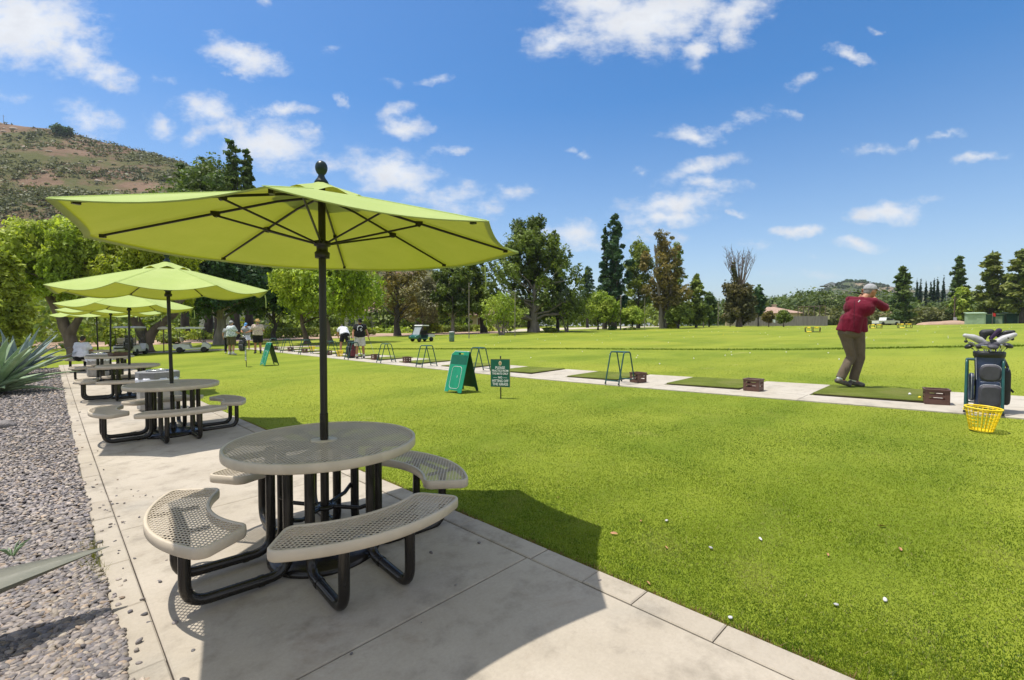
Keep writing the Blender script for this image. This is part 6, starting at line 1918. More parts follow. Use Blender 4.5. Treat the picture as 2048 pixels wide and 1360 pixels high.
def cloth(name, c1, c2=None, pat=None, psc=26, thr=.56, rough=.85):
    m, nt, out = newmat(name); tc = N(nt, 'ShaderNodeTexCoord'); p = tc.outputs['Object']
    c = mixc(nt, ramp(nt, noise(nt, p, 9, 4, .6), .3, .7), tuple(q*.88 for q in c1), tuple(min(1, q*1.1) for q in c1))
    if c2: c = mixc(nt, ramp(nt, noise(nt, p, psc, 2, .6, .5), thr, thr+.03), c, c2)
    if pat: c = mixc(nt, ramp(nt, noise(nt, p, psc*.8, 2, .5, .8), thr+.02, thr+.05), c, pat)
    b = N(nt, 'ShaderNodeBsdfPrincipled'); b.inputs['Roughness'].default_value = rough; b.inputs['Specular IOR Level'].default_value = .2; b.inputs['Sheen Weight'].default_value = .1
    nt.links.new(c, b.inputs['Base Color'])
    bp = N(nt, 'ShaderNodeBump'); bp.inputs['Strength'].default_value = .7; bp.inputs['Distance'].default_value = .022
    mp = N(nt, 'ShaderNodeMapping'); mp.inputs['Scale'].default_value = (1.0, 1.0, .45); mp.inputs['Rotation'].default_value = (.3, .5, 0); nt.links.new(p, mp.inputs['Vector'])
    nt.links.new(noise(nt, mp.outputs[0], 9, 3, .5, 1.0), bp.inputs['Height']); nt.links.new(bp.outputs[0], b.inputs['Normal'])
    nt.links.new(b.outputs[0], out.inputs['Surface'])
    return m
cl_maroon = cloth('maroon_jersey', (.130, .004, .019)); cl_brown = cloth('brown_cotton_trousers', (.125, .095, .066)); cl_white = cloth('white_cotton', (.66, .66, .72)); cl_black = cloth('black_cotton', (.014, .014, .016))
cl_floral = cloth('white_floral_print', (.62, .65, .64), (.13, .20, .28), (.20, .33, .27), 24, .555); cl_beige = cloth('beige_floral_print', (.60, .50, .42), (.30, .16, .14), (.40, .35, .22), 26, .57)
cl_olive = cloth('olive_shorts', (.085, .075, .040)); cl_grey = cloth('grey_knit', (.28, .29, .30)); cl_skirt = cloth('white_skirt', (.62, .62, .68)); cl_khaki = cloth('pale_shorts', (.56, .53, .48)); cl_capw = cloth('grey_white_cap', (.36, .36, .37)); cl_blue = cloth('blue_cap_cloth', (.12, .32, .68))
cl_straw = mat('straw', (.58, .38, .12), .8, .15, 20, .4, 80); cl_hair = mat('dark_hair', (.025, .017, .012), .6, .3, 30, .4, 60); cl_hairg = mat('grey_hair', (.22, .20, .19), .6, .3, 30, .4, 60)
shoe_w = mat('pale_shoe', (.48, .47, .45), .6, .15, 9); shoe_g = mat('grey_brown_shoe', (.10, .085, .075), .6, .4, 14, .3, 40, col2=(.20, .17, .14))

def face_cam(x, y): return math.atan2(y, x)-PI/2      # +y local points away from the viewer

# the golfer at the end of his swing, seen from behind
gx, gy = gpy(1699, 777); gz = tzf(gx, gy)+.033
pz = dict(pelvis=(.0, 0, .985), waist=(.035, .02, 1.16), chest=(.115, .03, 1.38), neck=(.19, .06, 1.555), head=(.265, .12, 1.675), look=(.78, .62, -.08),
          sl=(-.02, .09, 1.525), el=(.06, .36, 1.44), wl=(.17, .33, 1.64), sr=(.325, .02, 1.485), er=(.50, .20, 1.36), wr=(.26, .33, 1.62),
          hl=(-.085, -.03, .955), kl=(.02, .05, .53), al=(-.145, -.08, .13), tl=(.00, .02, .035), hr=(.10, .05, .955), kr=(.135, .12, .52), ar=(.05, .10, .095), tr=(.19, .16, .035))
gol, J = person('man in maroon shirt and grey cap finishing a golf swing on the mat', (gx, gy, gz), face_cam(gx, gy), pz, 1.125, .96, cl_maroon, cl_brown, 0, 'cap', cl_capw, cl_hairg, 'skin_tan', shoe_g, .88, .010, socks=M['white'], palms={'l': (.5, -.2, .8), 'r': (-.5, -.2, .8)}, belly=.045)
# a white mark between the shoulders and the dark back seam
from mathutils.bvhtree import BVHTree
def on_cloth(fig, part, pts, off=.002):
    o = [c for c in fig.children if c.name.split('.')[0] == part][0]; me = o.data
    bv = BVHTree.FromPolygons([tuple(v.co) for v in me.vertices], [tuple(p.vertices) for p in me.polygons]); out = []
    for x, z in pts:
        h = bv.ray_cast(Vector((x, -2, z)), Vector((0, 1, 0)))
        if h[0] is not None: out.append(h[0]+Vector((0, -off, 0)))
    return out
mb = MB(); mb.tube(on_cloth(gol, 'shirt', [(.10, 1.475), (.125, 1.51)]), .009, 6, ell=.5); mb.build('shirt_mark', M['white'], gol)
mb = MB(); mb.tube(on_cloth(gol, 'shirt', [(.045+.0*k, 1.50-.045*k) for k in range(11)], .0), .0045, 5); mb.build('back_seam', cloth('dark_maroon_seam', (.05, .004, .012)), gol)
def golf_club(label, a, b, head='iron', loc=(0, 0, 0), rotz=0, group=None, hm=None, grip=True):
    """a = grip end, b = head end"""
    t = thing('golf_club', label, 'golf club', loc, rotz, group)
    a, b = Vector(a), Vector(b); d = (b-a).normalized()
    mb = MB(); mb.tube([a+d*.26, b], [.0065, .0045], 8); mb.build('shaft', M['chrome'], t)
    mb = MB(); mb.tube([a, a+d*.27], [.0135, .0095], 8); mb.build('grip', M['rubber'], t)
    sd = d.cross(Vector((0, 0, 1)));  sd = sd.normalized() if sd.length > .05 else Vector((1, 0, 0)); up = sd.cross(d)
    Mx = Matrix((sd, up, d)).transposed().to_4x4(); Mx.translation = b
    mb = MB()
    if head == 'iron':
        out = [(-.006, -.02), (.010, -.03), (.045, -.018), (.078, .020), (.080, .034), (.060, .040), (.010, .030), (-.010, .025)]
        mb.prism([(x, z) for x, z in out], -.008, .010, 0, Mx @ Matrix(((1,0,0,0),(0,0,1,0),(0,1,0,0),(0,0,0,1))))
        mb.tube([b-d*.07, b+d*.01], .008, 8)
    elif head == 'wood':
        mb.ball(Mx @ Vector((.045, .0, .0)), (.062, .055, .032), 14, mat=Mx.to_3x3().to_4x4()); mb.tube([b-d*.05, Mx @ Vector((.02, 0, 0))], .009, 8)
    else:
        mb.box((0, 0, 0), (.10, .028, .03), bev=.006, mat=Matrix.Identity(4)) if False else None
        vs = MB(); vs.box((.03, 0, .0), (.11, .03, .028), bev=.006); mb.add([Mx @ Vector(p) for p in vs.v], vs.f)
    mb.build('club_head', hm or M['chrome'], t)
    return t
o = golf_club('golf club slung over the shoulder of the man in maroon', (.20, .37, 1.84), (-.42, -.42, 1.97), 'iron', (gx, gy, gz), face_cam(gx, gy), hm=M['black'])

# the pair at the far bays
x, y = gpy(689, 707)
bend = dict(pelvis=(0, -.12, .93), waist=(0, .02, 1.05), chest=(0, .22, 1.18), neck=(.0, .37, 1.26), head=(0, .47, 1.33), look=(0, .6, -.8), sl=(-.18, .25, 1.22), el=(-.24, .36, .98), wl=(-.17, .50, .80), sr=(.18, .25, 1.22), er=(.22, .36, .98), wr=(.14, .5, .80),
            hl=(-.10, -.12, .90), kl=(-.17, -.02, .50), al=(-.21, -.08, .09), hr=(.10, -.12, .90), kr=(.17, -.02, .50), ar=(.21, -.08, .09), tl=(-.25, .07, .03), tr=(.25, .07, .03))
person('man in white T-shirt and black shorts bending over with his back turned', (x, y, tzf(x, y)+.03), face_cam(x, y)+.25, bend, 1.04, 1.1, cl_white, cl_black, .8, None, None, cl_hair, 'skin_tan', M['black'], .6, .014)
x, y = gpy(720, 717)
up_ = dict(head=(0, .05, 1.63), look=(.0, .8, -.5), el=(-.30, .02, 1.17), wl=(-.35, .12, .93), er=(.28, .02, 1.15), wr=(.30, .16, .92), kl=(-.13, .05, .5), al=(-.16, .02, .09), kr=(.12, .05, .5), ar=(.13, -.02, .09))
wht = person('man in black printed T-shirt, black cap and pale shorts holding a club', (x, y, tzf(x, y)+.01), face_cam(x, y)+PI+.12, up_, 1.03, 1.08, cl_black, cl_khaki, .92, 'cap', cl_black, cl_hair, 'skin_tan', M['black'], .6, .014, socks=M['white'])[0]
mb = MB()
# big pale print on the chest: an irregular oval with dark gaps, built as raised ink
g = random.Random(4)
def ink(pts, r): mb.tube([(a, .168-.42*a*a+(0 if c > 1.2 else .0), c) for a, c in pts], r, 6, ell=.5)
ink([(-.10, 1.36), (-.04, 1.42), (.04, 1.42), (.10, 1.37)], .018); ink([(.10, 1.40), (.12, 1.30), (.10, 1.22)], .014); ink([(-.08, 1.25), (-.03, 1.19), (.03, 1.16)], .016); ink([(-.06, 1.31), (.0, 1.27), (-.03, 1.23)], .020)
mb.build('shirt_print', cl_white, wht)
bq = face_cam(x, y)+PI+.12
golf_club('golf club held down by the man in black', (-.36, .16, .96), (-.62, .42, .03), 'iron', (x, y, tzf(x, y)+.012), bq)
# the group at the far left
x, y = gpy(463, 710)
person('man in white floral shirt, pale cap and olive shorts, back turned', (x, y, tzf(x, y)), face_cam(x, y)-.75, dict(el=(-.26, .06, 1.16), wl=(-.16, .30, 1.10), er=(.27, .08, 1.16), wr=(.17, .32, 1.12)), 1.05, 1.2, cl_floral, cl_olive, .95, 'cap', cl_capw, cl_hairg, 'skin', shoe_w, .8, .014, socks=M['white'], belly=.05)
x, y = gpy(456, 707)
person('person in dark trousers mostly hidden behind the floral-shirted man', (x, y, tzf(x, y)), face_cam(x, y)-.3, None, .95, .95, cl_grey, cl_black, 0, None, None, cl_hair, 'skin', shoe_w, .7, .016)
x, y = gpy(494, 700)
person('person in blue cap, grey top and white skirt facing the camera', (x, y, tzf(x, y)+.01), face_cam(x, y)+PI-.3, dict(chest=(0, .06, 1.30), neck=(0, .09, 1.47), head=(0, .14, 1.60), look=(.1, .8, -.45), el=(-.26, .16, 1.18), wl=(-.13, .36, 1.12), er=(.26, .16, 1.18), wr=(.14, .36, 1.12)), 1.0, 1.0, cl_grey, cl_skirt, 0, 'cap', cl_blue, cl_hair, 'skin_tan', shoe_w, .7, .015, skirt=True)
x, y = gpy(516, 707)
person('man in straw hat, beige floral shirt and black shorts, back turned', (x, y, tzf(x, y)), face_cam(x, y)+.15, dict(el=(-.29, .08, 1.18), wl=(-.14, .27, 1.15), er=(.29, .08, 1.18), wr=(.14, .27, 1.17)), 1.08, 1.15, cl_beige, cl_black, .85, 'straw', cl_straw, cl_hairg, 'skin_tan', M['black'], .8, .014, socks=M['black'])
# the man sitting on the farthest bench
tx, ty = TABLES[4]; x, y = tx-.52, ty-.42
sit = dict(pelvis=(0, 0, .57), waist=(0, .04, .72), chest=(0, .08, .93), neck=(0, .10, 1.10), head=(0, .16, 1.23), sl=(-.18, .09, 1.04), el=(-.24, .24, .82), wl=(-.12, .42, .80), sr=(.18, .09, 1.04), er=(.24, .24, .82), wr=(.12, .42, .80),
           hl=(-.10, .02, .55), kl=(-.13, .44, .52), al=(-.13, .46, .09), tl=(-.14, .62, .03), hr=(.10, .02, .55), kr=(.13, .44, .52), ar=(.13, .46, .09), tr=(.14, .62, .03))
x, y = tx-.55, ty-.62
person('man in white shirt seated with his back turned at the farthest table', (x, y, tzf(x, y)), math.atan2(ty-y, tx-x)-PI/2, sit, 1.0, 1.15, cl_white, cl_black, 0, None, None, cl_hair, 'skin_tan', shoe_w, .8, .016)

# ------------------------------------------------------------------ golf bags
M['bag_navy'] = mat('navy_nylon', (.032, .048, .105), .5, .2, 8, .25, 120, col2=(.025, .030, .055)); M['bag_grey'] = mat('charcoal_nylon', (.055, .052, .066), .55, .2, 8, .3, 120); M['bag_black'] = mat('black_nylon', (.018, .018, .022), .55, .3, 8, .3, 120)
M['piping'] = mat('silver_piping', (.42, .43, .46), .4, .1, 8); M['maroon_cloth'] = mat('maroon_nylon', (.14, .02, .03), .6, .2, 8, .2, 60); M['head_white'] = mat('white_leatherette', (.42, .41, .41), .4, .12, 10, .1, 60); M['purple'] = mat('dark_purple_knit', (.04, .02, .06), .8, .3, 20, .3, 60)
def golf_bag(label, loc, rot, main='bag_navy', pock='bag_grey', H=.86, tilt=0.0):
    """pockets towards -y"""
    t = thing('golf_bag', label, 'golf bag', loc, rot); t.rotation_euler = (tilt, 0, rot)
    def ring(w, d, z, r, cy=0): return [(x, y+cy, z) for x, y in rrect(w, d, r, 4)]
    def loft(mb, rings, caps=True, smooth=True):
        n = len(rings[0]); vs = [p for q in rings for p in q]
        fs = [(i*n+q, i*n+(q+1) % n, (i+1)*n+(q+1) % n, (i+1)*n+q) for i in range(len(rings)-1) for q in range(n)]
        mb.add(vs, fs, 0, smooth)
        if caps: mb.add(rings[0], [tuple(range(n-1, -1, -1))]); mb.add(rings[-1], [tuple(range(n))])
    mb = MB(); loft(mb, [ring(.27, .24, .0, .06), ring(.285, .255, .03, .07), ring(.275, .25, .35, .08), ring(.285, .255, .62, .085), ring(.30, .265, H-.07, .09)]); mb.build('bag_body', M[main], t)
    mb = MB(); loft(mb, [ring(.30, .27, H-.085, .09), ring(.325, .29, H-.07, .10), ring(.33, .30, H-.01, .10), ring(.318, .285, H, .10), ring(.285, .25, H, .09), ring(.27, .235, H-.10, .085)], False)
    loft(mb, [ring(.28, .245, H-.12, .085), ring(.28, .245, H-.10, .085)]); mb.build('collar', M['black'], t)
    mb = MB(); loft(mb, [ring(.29, .26, -.004, .06), ring(.30, .27, .012, .07), ring(.295, .265, .05, .07)]); mb.build('bag_base', M['black'], t)
    def pocket(nm, w, h, d, cx, zc, mtl, cy=-.125, rt=0, arch=.08):
        mb = MB(); o = rrect(w, h, arch, 5)
        Mx = Matrix.Translation((cx, cy, zc)) @ Matrix.Rotation(rt, 4, 'Z') @ Matrix(((1,0,0,0),(0,0,-1,0),(0,1,0,0),(0,0,0,1)))
        layers = [(1, 0), (1.0, d*.55), (.93, d*.9), (.78, d)]
        n = len(o); vs = []
        for s, z in layers: vs += [Mx @ Vector((x*s, y*s, z)) for x, y in o]
        fs = [(i*n+q, i*n+(q+1) % n, (i+1)*n+(q+1) % n, (i+1)*n+q) for i in range(3) for q in range(n)]
        mb.add(vs, fs, 0, True); mb.add(vs[-n:], [tuple(range(n))], 0, False)
        p = mb.build(nm, M[mtl], t)
        z = MB(); z.tube([Mx @ Vector((x*1.005, y*1.005, d*.56)) for x, y in o[3:16]], .0045, 5, caps=True); z.build('zipper', M['piping'], p)
        z = MB(); q = Mx @ Vector((w*.2, h*.45, d*.62)); z.box(q, (.012, .010, .035), bev=.002); z.build('zip_pull', M['piping'], p)
        return p
    pocket('upper_pocket', .22, .24, .055, .0, H-.30, pock)
    pocket('lower_pocket', .235, .32, .085, .0, .235, pock, arch=.07)
    pocket('middle_pocket', .20, .10, .05, 0, H-.47, main, arch=.03)
    pocket('side_pocket', .19, .52, .06, .155, .37, 'bag_black', .0, PI/2, .06)
    pocket('side_pocket', .19, .40, .05, -.155, .34, main, .0, -PI/2, .06)
    mb = MB(); mb.tube([(.15, .05, H-.10), (.20, .09, H-.22), (.205, .09, H-.42), (.16, .05, H-.58)], .024, 8, ell=.3); mb.build('shoulder_strap', M['bag_black'], t)
    for s in (-1, 1):
        mb = MB(); mb.tube([(s*.145, -.10, H-.09), (s*.135, -.118, .46)], .0045, 5); mb.build('piping', M['piping'], t)
    return t
bx, by_ = 9.60, .06; bz = tzf(bx, by_)+.012
rotb = face_cam(bx, by_)+.12
golf_bag('dark blue and charcoal golf bag full of clubs standing in the right-hand rack', (bx, by_, bz), rotb)
# clubs in the bag: heads up, spread to both sides
def club_in_bag(label, hx_, hy_, hz_, kind, hm=None, ax0=None):
    hv = Vector((hx_, hy_, hz_)); fx = ax0 or (hx_*.32, hy_*.3)
    foot = Vector((max(-.1, min(.1, fx[0])), max(-.08, min(.08, fx[1])), .74)); d = (hv-foot).normalized(); a = hv-d*.80
    a = Vector((a.x, a.y, max(a.z, .05)))
    return golf_club(label, a, hv, kind, (bx, by_, bz), rotb, 'clubs in the dark blue golf bag', hm)
CB = [('steel iron club leaning left in the dark golf bag', -.17, -.09, .96, 'iron', None), ('polished iron at the front of the dark golf bag', -.02, -.13, .915, 'iron', None), ('steel iron leaning right in the dark golf bag', .13, -.11, .93, 'iron', None), ('dark iron near the middle of the dark golf bag', .05, -.06, 1.0, 'iron', M['bag_grey']),
      ('iron half hidden at the left of the dark golf bag', -.07, .0, 1.01, 'iron', None), ('black headed iron at the right of the dark golf bag', .16, .02, 1.03, 'iron', M['black']),
      ('small dark wood standing at the left front of the dark golf bag', -.20, -.05, .93, 'wood', M['black']), ('small dark wood at the right front of the dark golf bag', .19, -.06, .95, 'wood', M['black']), ('dark wood in the centre front of the dark golf bag', .06, -.12, .93, 'wood', M['bag_grey'])]
for c_ in CB: club_in_bag(*c_)
def covered(label, pts, rs, m, tip=None):
    """club with a padded head cover"""
    t = thing('golf_club', label, 'golf club', (bx, by_, bz), rotb, 'clubs in the dark blue golf bag')
    mb = MB(); mb.tube([(pts[0][0]*.3, pts[0][1]*.3, .45), pts[0]], .006, 6); mb.build('shaft', M['chrome'], t)
    mb = MB()
    for (a, b), (ra, rb) in zip(zip(pts, pts[1:]), zip(rs, rs[1:])): cap(mb, a, b, ra, rb)
    fuse('head_cover', mb, .008, 3, m, t)
    if tip:
        mb = MB(); mb.tube([tip, (tip[0], tip[1], tip[2]-.06)], .006, 6); mb.ball((tip[0], tip[1], tip[2]-.07), .022, 8); mb.build('tassel', M['black'], t)
    return t
covered('white topped long head cover stretching left from the dark golf bag', [(-.03, .02, .96), (-.10, .01, 1.02), (-.17, -.01, 1.06), (-.255, -.02, 1.085)], [.034, .050, .044, .030], M['head_white'], (-.245, -.02, 1.07))
covered('white patterned head cover stretching right from the dark golf bag', [(.02, -.02, .94), (.08, -.02, .99), (.15, -.01, 1.045), (.245, 0, 1.10)], [.034, .052, .052, .032], M['head_white'], (.225, 0, 1.11))
covered('black boxy head cover standing at the back of the dark golf bag', [(-.06, .06, 1.04), (-.05, .07, 1.12), (.02, .07, 1.135)], [.035, .055, .045], M['bag_black'])
covered('dark purple sock cover tilted up at the back of the dark golf bag', [(.02, .05, 1.05), (.06, .05, 1.11), (.10, .05, 1.16)], [.026, .032, .034], M['purple'])
covered('black flat head cover at the back right of the dark golf bag', [(.10, .07, 1.08), (.17, .07, 1.13), (.245, .06, 1.145)], [.026, .034, .022], M['black'])
covered('grey driver cover across the middle of the dark golf bag', [(-.12, -.05, .93), (-.03, -.07, .955), (.06, -.06, .96)], [.036, .052, .042], M['bag_grey'])
# the pair's bag and the group's bag
x, y = gpy(704, 716)
golf_bag('dark golf bag with maroon pocket leaning on the rack by the man in black', (x-.05, y, tzf(x, y)+.01), face_cam(x, y)+.6, 'bag_black', 'maroon_cloth', .80, .0)
def bag_clubs(x, y, z, rot, n, lab, grp):
    for k in range(n):
        a = k*2.4; golf_club(lab, (.02*math.cos(a), .02*math.sin(a), .1), (.10*math.cos(a), .08*math.sin(a), .93+.03*(k % 3)), 'wood' if k % 3 == 0 else 'iron', (x, y, z), rot, grp, M['black'] if k % 2 else None)
bag_clubs(x-.05, y, tzf(x, y)+.01, face_cam(x, y)+.6, 5, 'club standing in the golf bag beside the man in black', 'clubs in the bag by the man in black')
x, y = gpy(485, 702)
golf_bag('dark golf bag standing amid the group by the floral-shirted man', (x, y, tzf(x, y)+.01), face_cam(x, y)-.5, 'bag_black', 'bag_grey', .84)
bag_clubs(x, y, tzf(x, y)+.01, face_cam(x, y)-.5, 4, 'club standing in the golf bag of the far group', 'clubs in the bag of the far group')
x, y = gp(256, 26.3)
golf_bag('black golf bag strapped on the back of the rear-facing cart', (x, y, tzf(x, y)+.32), face_cam(x, y)-.2, 'bag_black', 'bag_black', .84)
x, y = gp(546, 27.6)
golf_club('golf club leaning on the last green racks', (0, 0, 1.0), (-.5, -.1, .02), 'iron', (x, y, tzf(x, y)), face_cam(x, y), hm=M['head_white'])

# ------------------------------------------------------------------ sky, sun, camera
SUN_EL, SUN_AZ = R(73), math.atan2(-.69, .73)      # azimuth from +Y towards +X
w = bpy.data.worlds.new('World'); bpy.context.scene.world = w; w.use_nodes = True
nt = w.node_tree
for n in list(nt.nodes): nt.nodes.remove(n)
out = nt.nodes.new('ShaderNodeOutputWorld'); bg = nt.nodes.new('ShaderNodeBackground'); bg.inputs['Strength'].default_value = .15
nt.links.new(bg.outputs[0], out.inputs['Surface'])
sky = nt.nodes.new('ShaderNodeTexSky'); sky.sky_type = 'NISHITA'; sky.sun_disc = False; sky.sun_elevation = SUN_EL; sky.sun_rotation = SUN_AZ
sky.altitude = 200; sky.air_density = 1.0; sky.dust_density = 1.4; sky.ozone_density = 3.0
tc = nt.nodes.new('ShaderNodeTexCoord'); dirv = tc.outputs['Generated']
def dot(v):
    n = nt.nodes.new('ShaderNodeVectorMath'); n.operation = 'DOT_PRODUCT'; nt.links.new(dirv, n.inputs[0]); n.inputs[1].default_value = v; return n.outputs['Value']
def mth(op, a, b=None, clamp=False):
    n = nt.nodes.new('ShaderNodeMath'); n.operation = op; n.use_clamp = clamp
    for i, v in enumerate((a, b)):
        if v is None: continue
        if isinstance(v, (int, float)): n.inputs[i].default_value = v
        else: nt.links.new(v, n.inputs[i])
    return n.outputs[0]
# clouds sit at fixed compass directions: plane tangent to the sky in the direction FW (world axes)
fwd = mth('MAXIMUM', dot((FW[0], FW[1], 0)), .02); side = dot((RT[0], RT[1], 0)); upz = dot((0, 0, 1))
cu = mth('DIVIDE', side, fwd); cv = mth('DIVIDE', upz, fwd)
cmb = nt.nodes.new('ShaderNodeCombineXYZ'); nt.links.new(cu, cmb.inputs[0]); nt.links.new(cv, cmb.inputs[1])
CLOUDS = [  # px, py, half width, half height, tilt deg, strength
    (60, 55, 175, 85, 12, 1.15), (170, 110, 90, 50, 30, .9), (225, 152, 75, 28, 25, .75), (20, 190, 50, 14, 15, .35), (490, 118, 85, 32, 17, .95), (540, 22, 28, 14, 35, .4), (660, 97, 30, 14, 0, .3),
    (880, 160, 38, 13, -8, .6), (785, 165, 40, 12, 0, .3), (430, 215, 90, 33, 3, .85), (570, 225, 65, 17, 3, .75), (545, 290, 105, 55, 10, .95), (470, 250, 90, 25, 0, .6), (340, 160, 28, 13, 0, .35), (185, 240, 75, 32, 25, .75), (320, 255, 45, 24, 25, .6), (395, 275, 40, 25, 0, .5), (640, 275, 25, 17, 0, .5),
    (805, 220, 45, 16, -8, .65), (815, 253, 58, 24, 8, .85), (680, 205, 26, 12, 40, .45), (910, 300, 50, 11, -10, .55), (790, 345, 115, 48, 12, 1.0), (900, 395, 100, 40, 20, .6), (650, 330, 80, 20, 0, .5), (1010, 390, 60, 18, 0, .5), (960, 415, 70, 25, 0, .45), (1140, 470, 75, 30, 8, .75), (1160, 500, 60, 14, 0, .5),
    (1290, 45, 200, 68, -6, 1.1), (1110, 85, 75, 38, -18, .9), (1400, 105, 60, 32, -35, .85), (1465, 35, 100, 45, -30, .85), (1470, 75, 40, 40, 0, .6), (1200, 20, 120, 50, 0, .9), (1380, 272, 75, 22, 5, .85), (1485, 247, 65, 15, -12, .55), (1560, 232, 45, 12, 15, .5), (1310, 270, 30, 10, 0, .35), (1138, 300, 22, 9, 0, .5), (1175, 308, 20, 10, -20, .5),
    (1390, 345, 95, 22, -15, .75), (1420, 375, 80, 17, 3, .7), (1340, 412, 130, 26, -3, .85), (1330, 438, 90, 20, 3, .85), (1475, 433, 28, 9, 0, .5), (1270, 345, 20, 9, 0, .4), (1690, 122, 58, 13, 18, .75), (1610, 165, 60, 14, -22, .45), (1745, 68, 20, 10, 0, .3), (1740, 302, 60, 14, -6, .5), (1885, 278, 36, 9, 0, .6), (1950, 318, 55, 12, -5, .65), (1805, 290, 35, 8, -8, .4),
    (1770, 425, 78, 26, -4, .95), (1595, 458, 62, 15, -8, .8), (1715, 490, 58, 14, 5, .8), (1620, 515, 22, 8, 0, .4), (1510, 495, 50, 12, 0, .4), (1850, 395, 45, 8, 0, .3), (1860, 525, 40, 10, 0, .35), (1640, 555, 120, 14, 0, .35), (1300, 480, 70, 25, 0, .45), (1060, 380, 30, 14, 0, .4),
    (-250, 150, 160, 80, 10, 1.0), (-600, 60, 200, 90, 0, 1.0), (2300, 200, 140, 40, 0, .9), (2500, 420, 120, 30, 0, .8), (1100, -260, 240, 90, 0, .9), (300, -300, 260, 90, 0, .8)]
nw = nt.nodes.new('ShaderNodeTexNoise'); nw.inputs['Scale'].default_value = 7.5; nw.inputs['Detail'].default_value = 6; nw.inputs['Roughness'].default_value = .62; nt.links.new(cmb.outputs[0], nw.inputs['Vector'])
sub = nt.nodes.new('ShaderNodeVectorMath'); sub.operation = 'SUBTRACT'; nt.links.new(nw.outputs['Color'], sub.inputs[0]); sub.inputs[1].default_value = (.5, .5, .5)
scl = nt.nodes.new('ShaderNodeVectorMath'); scl.operation = 'MULTIPLY'; nt.links.new(sub.outputs[0], scl.inputs[0]); scl.inputs[1].default_value = (.15, .085, 0)
wp = nt.nodes.new('ShaderNodeVectorMath'); wp.operation = 'ADD'; nt.links.new(cmb.outputs[0], wp.inputs[0]); nt.links.new(scl.outputs[0], wp.inputs[1])
acc = None
for px_, py_, hw_, hh_, tl_, st_ in CLOUDS:
    mp = nt.nodes.new('ShaderNodeMapping'); mp.vector_type = 'TEXTURE'
    mp.inputs['Location'].default_value = ((px_-1024)/FPX, (HOR-py_)/FPX, 0); mp.inputs['Rotation'].default_value = (0, 0, -R(tl_)); mp.inputs['Scale'].default_value = (hw_*1.25/FPX, hh_*1.35/FPX, 1)
    nt.links.new(wp.outputs[0], mp.inputs['Vector'])
    ln = nt.nodes.new('ShaderNodeVectorMath'); ln.operation = 'LENGTH'; nt.links.new(mp.outputs[0], ln.inputs[0])
    v = mth('MULTIPLY', mth('SUBTRACT', 1.0, ln.outputs['Value'], True), st_*1.5)
    acc = v if acc is None else mth('MAXIMUM', acc, v)
n2 = nt.nodes.new('ShaderNodeTexNoise'); n2.inputs['Scale'].default_value = 16; n2.inputs['Detail'].default_value = 7; n2.inputs['Roughness'].default_value = .62
mp2 = nt.nodes.new('ShaderNodeMapping'); mp2.inputs['Scale'].default_value = (1, 1.7, 1); nt.links.new(cmb.outputs[0], mp2.inputs['Vector']); nt.links.new(mp2.outputs[0], n2.inputs['Vector'])
den = mth('ADD', acc, mth('MULTIPLY', mth('SUBTRACT', n2.outputs['Fac'], .53), 2.3))
den = mth('MULTIPLY', den, mth('MULTIPLY', acc, 4.0, True))
mr = nt.nodes.new('ShaderNodeMapRange'); mr.interpolation_type = 'SMOOTHSTEP'; mr.inputs['From Min'].default_value = .02; mr.inputs['From Max'].default_value = 1.35; nt.links.new(den, mr.inputs['Value'])
# body shading of the cloud: brighter where dense, a little grey in the thick middle
hs = nt.nodes.new('ShaderNodeHueSaturation'); hs.inputs['Saturation'].default_value = 1.32; hs.inputs['Value'].default_value = .77; nt.links.new(sky.outputs[0], hs.inputs['Color'])
ms = nt.nodes.new('ShaderNodeMapRange'); ms.inputs['From Min'].default_value = .02; ms.inputs['From Max'].default_value = .42; ms.inputs['To Min'].default_value = .98; ms.inputs['To Max'].default_value = 1.36; nt.links.new(upz, ms.inputs['Value']); nt.links.new(ms.outputs[0], hs.inputs['Saturation'])
cr_ = nt.nodes.new('ShaderNodeValToRGB'); cr_.color_ramp.elements[0].position = .3; cr_.color_ramp.elements[0].color = (4.3, 4.4, 4.5, 1); cr_.color_ramp.elements[1].position = .75; cr_.color_ramp.elements[1].color = (3.5, 3.55, 3.7, 1)
nt.links.new(n2.outputs['Fac'], cr_.inputs['Fac'])
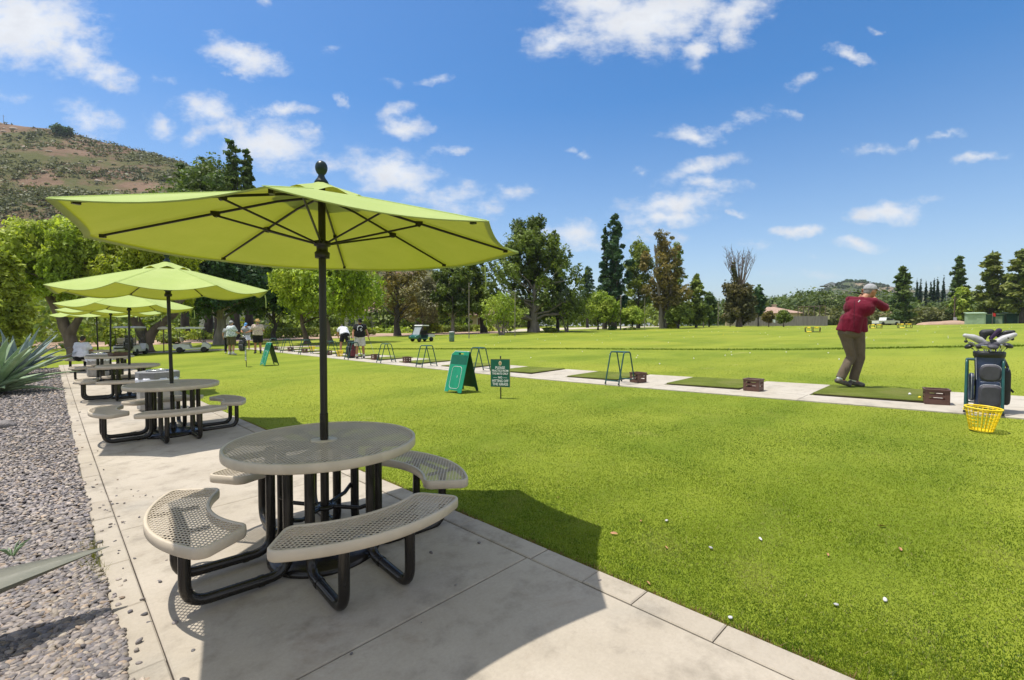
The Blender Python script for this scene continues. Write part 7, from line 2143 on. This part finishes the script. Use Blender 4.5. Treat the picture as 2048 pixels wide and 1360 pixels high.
# unseen broken cloud added overhead and behind the view, for neutral fill light
n3 = nt.nodes.new('ShaderNodeTexNoise'); n3.inputs['Scale'].default_value = 2.6; n3.inputs['Detail'].default_value = 6; n3.inputs['Roughness'].default_value = .6; nt.links.new(dirv, n3.inputs['Vector'])
m3 = nt.nodes.new('ShaderNodeMapRange'); m3.interpolation_type = 'SMOOTHSTEP'; m3.inputs['From Min'].default_value = .40; m3.inputs['From Max'].default_value = .56; nt.links.new(n3.outputs['Fac'], m3.inputs['Value'])
m4 = nt.nodes.new('ShaderNodeMapRange'); m4.interpolation_type = 'SMOOTHSTEP'; m4.inputs['From Min'].default_value = .60; m4.inputs['From Max'].default_value = .30; nt.links.new(dot((FW[0], FW[1], 0)), m4.inputs['Value'])
over = mth('MULTIPLY', m3.outputs[0], m4.outputs[0])
mx = nt.nodes.new('ShaderNodeMix'); mx.data_type = 'RGBA'; nt.links.new(mth('MULTIPLY', mth('MAXIMUM', mr.outputs[0], over), .93), mx.inputs['Factor']); nt.links.new(hs.outputs[0], mx.inputs[6]); nt.links.new(cr_.outputs[0], mx.inputs[7])
nt.links.new(mx.outputs[2], bg.inputs['Color'])

sl = bpy.data.lights.new('sun', 'SUN'); sl.energy = 3.6; sl.angle = R(.55); sl.color = (1.0, .955, .88)
so_ = bpy.data.objects.new('sun', sl); C.objects.link(so_)
dv = Vector((math.sin(SUN_AZ)*math.cos(SUN_EL), math.cos(SUN_AZ)*math.cos(SUN_EL), math.sin(SUN_EL)))
so_.rotation_euler = dv.to_track_quat('Z', 'Y').to_euler(); so_.location = dv*60

# thin summer air over the whole place
hz = MB(); hz.box((0, 0, 0), (5400, 5400, 190))
hm_, hnt, hout = newmat('summer_air'); pv = hnt.nodes.new('ShaderNodeVolumePrincipled')
pv.inputs['Color'].default_value = (.80, .88, 1.0, 1); pv.inputs['Density'].default_value = .00014; pv.inputs['Anisotropy'].default_value = .3
hnt.links.new(pv.outputs[0], hout.inputs['Volume'])
ho = hz.build('haze', hm_, None, (4, 6, 91)); tag(ho, kind='stuff')

cam = bpy.data.cameras.new('camera'); co = bpy.data.objects.new('camera', cam); C.objects.link(co)
cam.sensor_width = 36; cam.lens = 36*FPX/2048; cam.clip_start = .05; cam.clip_end = 6000
co.location = (0, 0, CH)
look = Vector((FW[0], FW[1], -math.tan(.0264)))
co.rotation_euler = look.to_track_quat('-Z', 'Y').to_euler()
sc = bpy.context.scene; sc.camera = co
sc.view_settings.view_transform = 'Standard'; sc.view_settings.look = 'None'; sc.view_settings.exposure = .58; sc.view_settings.gamma = 1
sc.render.engine = 'CYCLES'
sc.cycles.max_bounces = 6; sc.cycles.diffuse_bounces = 3; sc.cycles.glossy_bounces = 2; sc.cycles.transmission_bounces = 4; sc.cycles.transparent_max_bounces = 6
sc.cycles.use_denoising = True
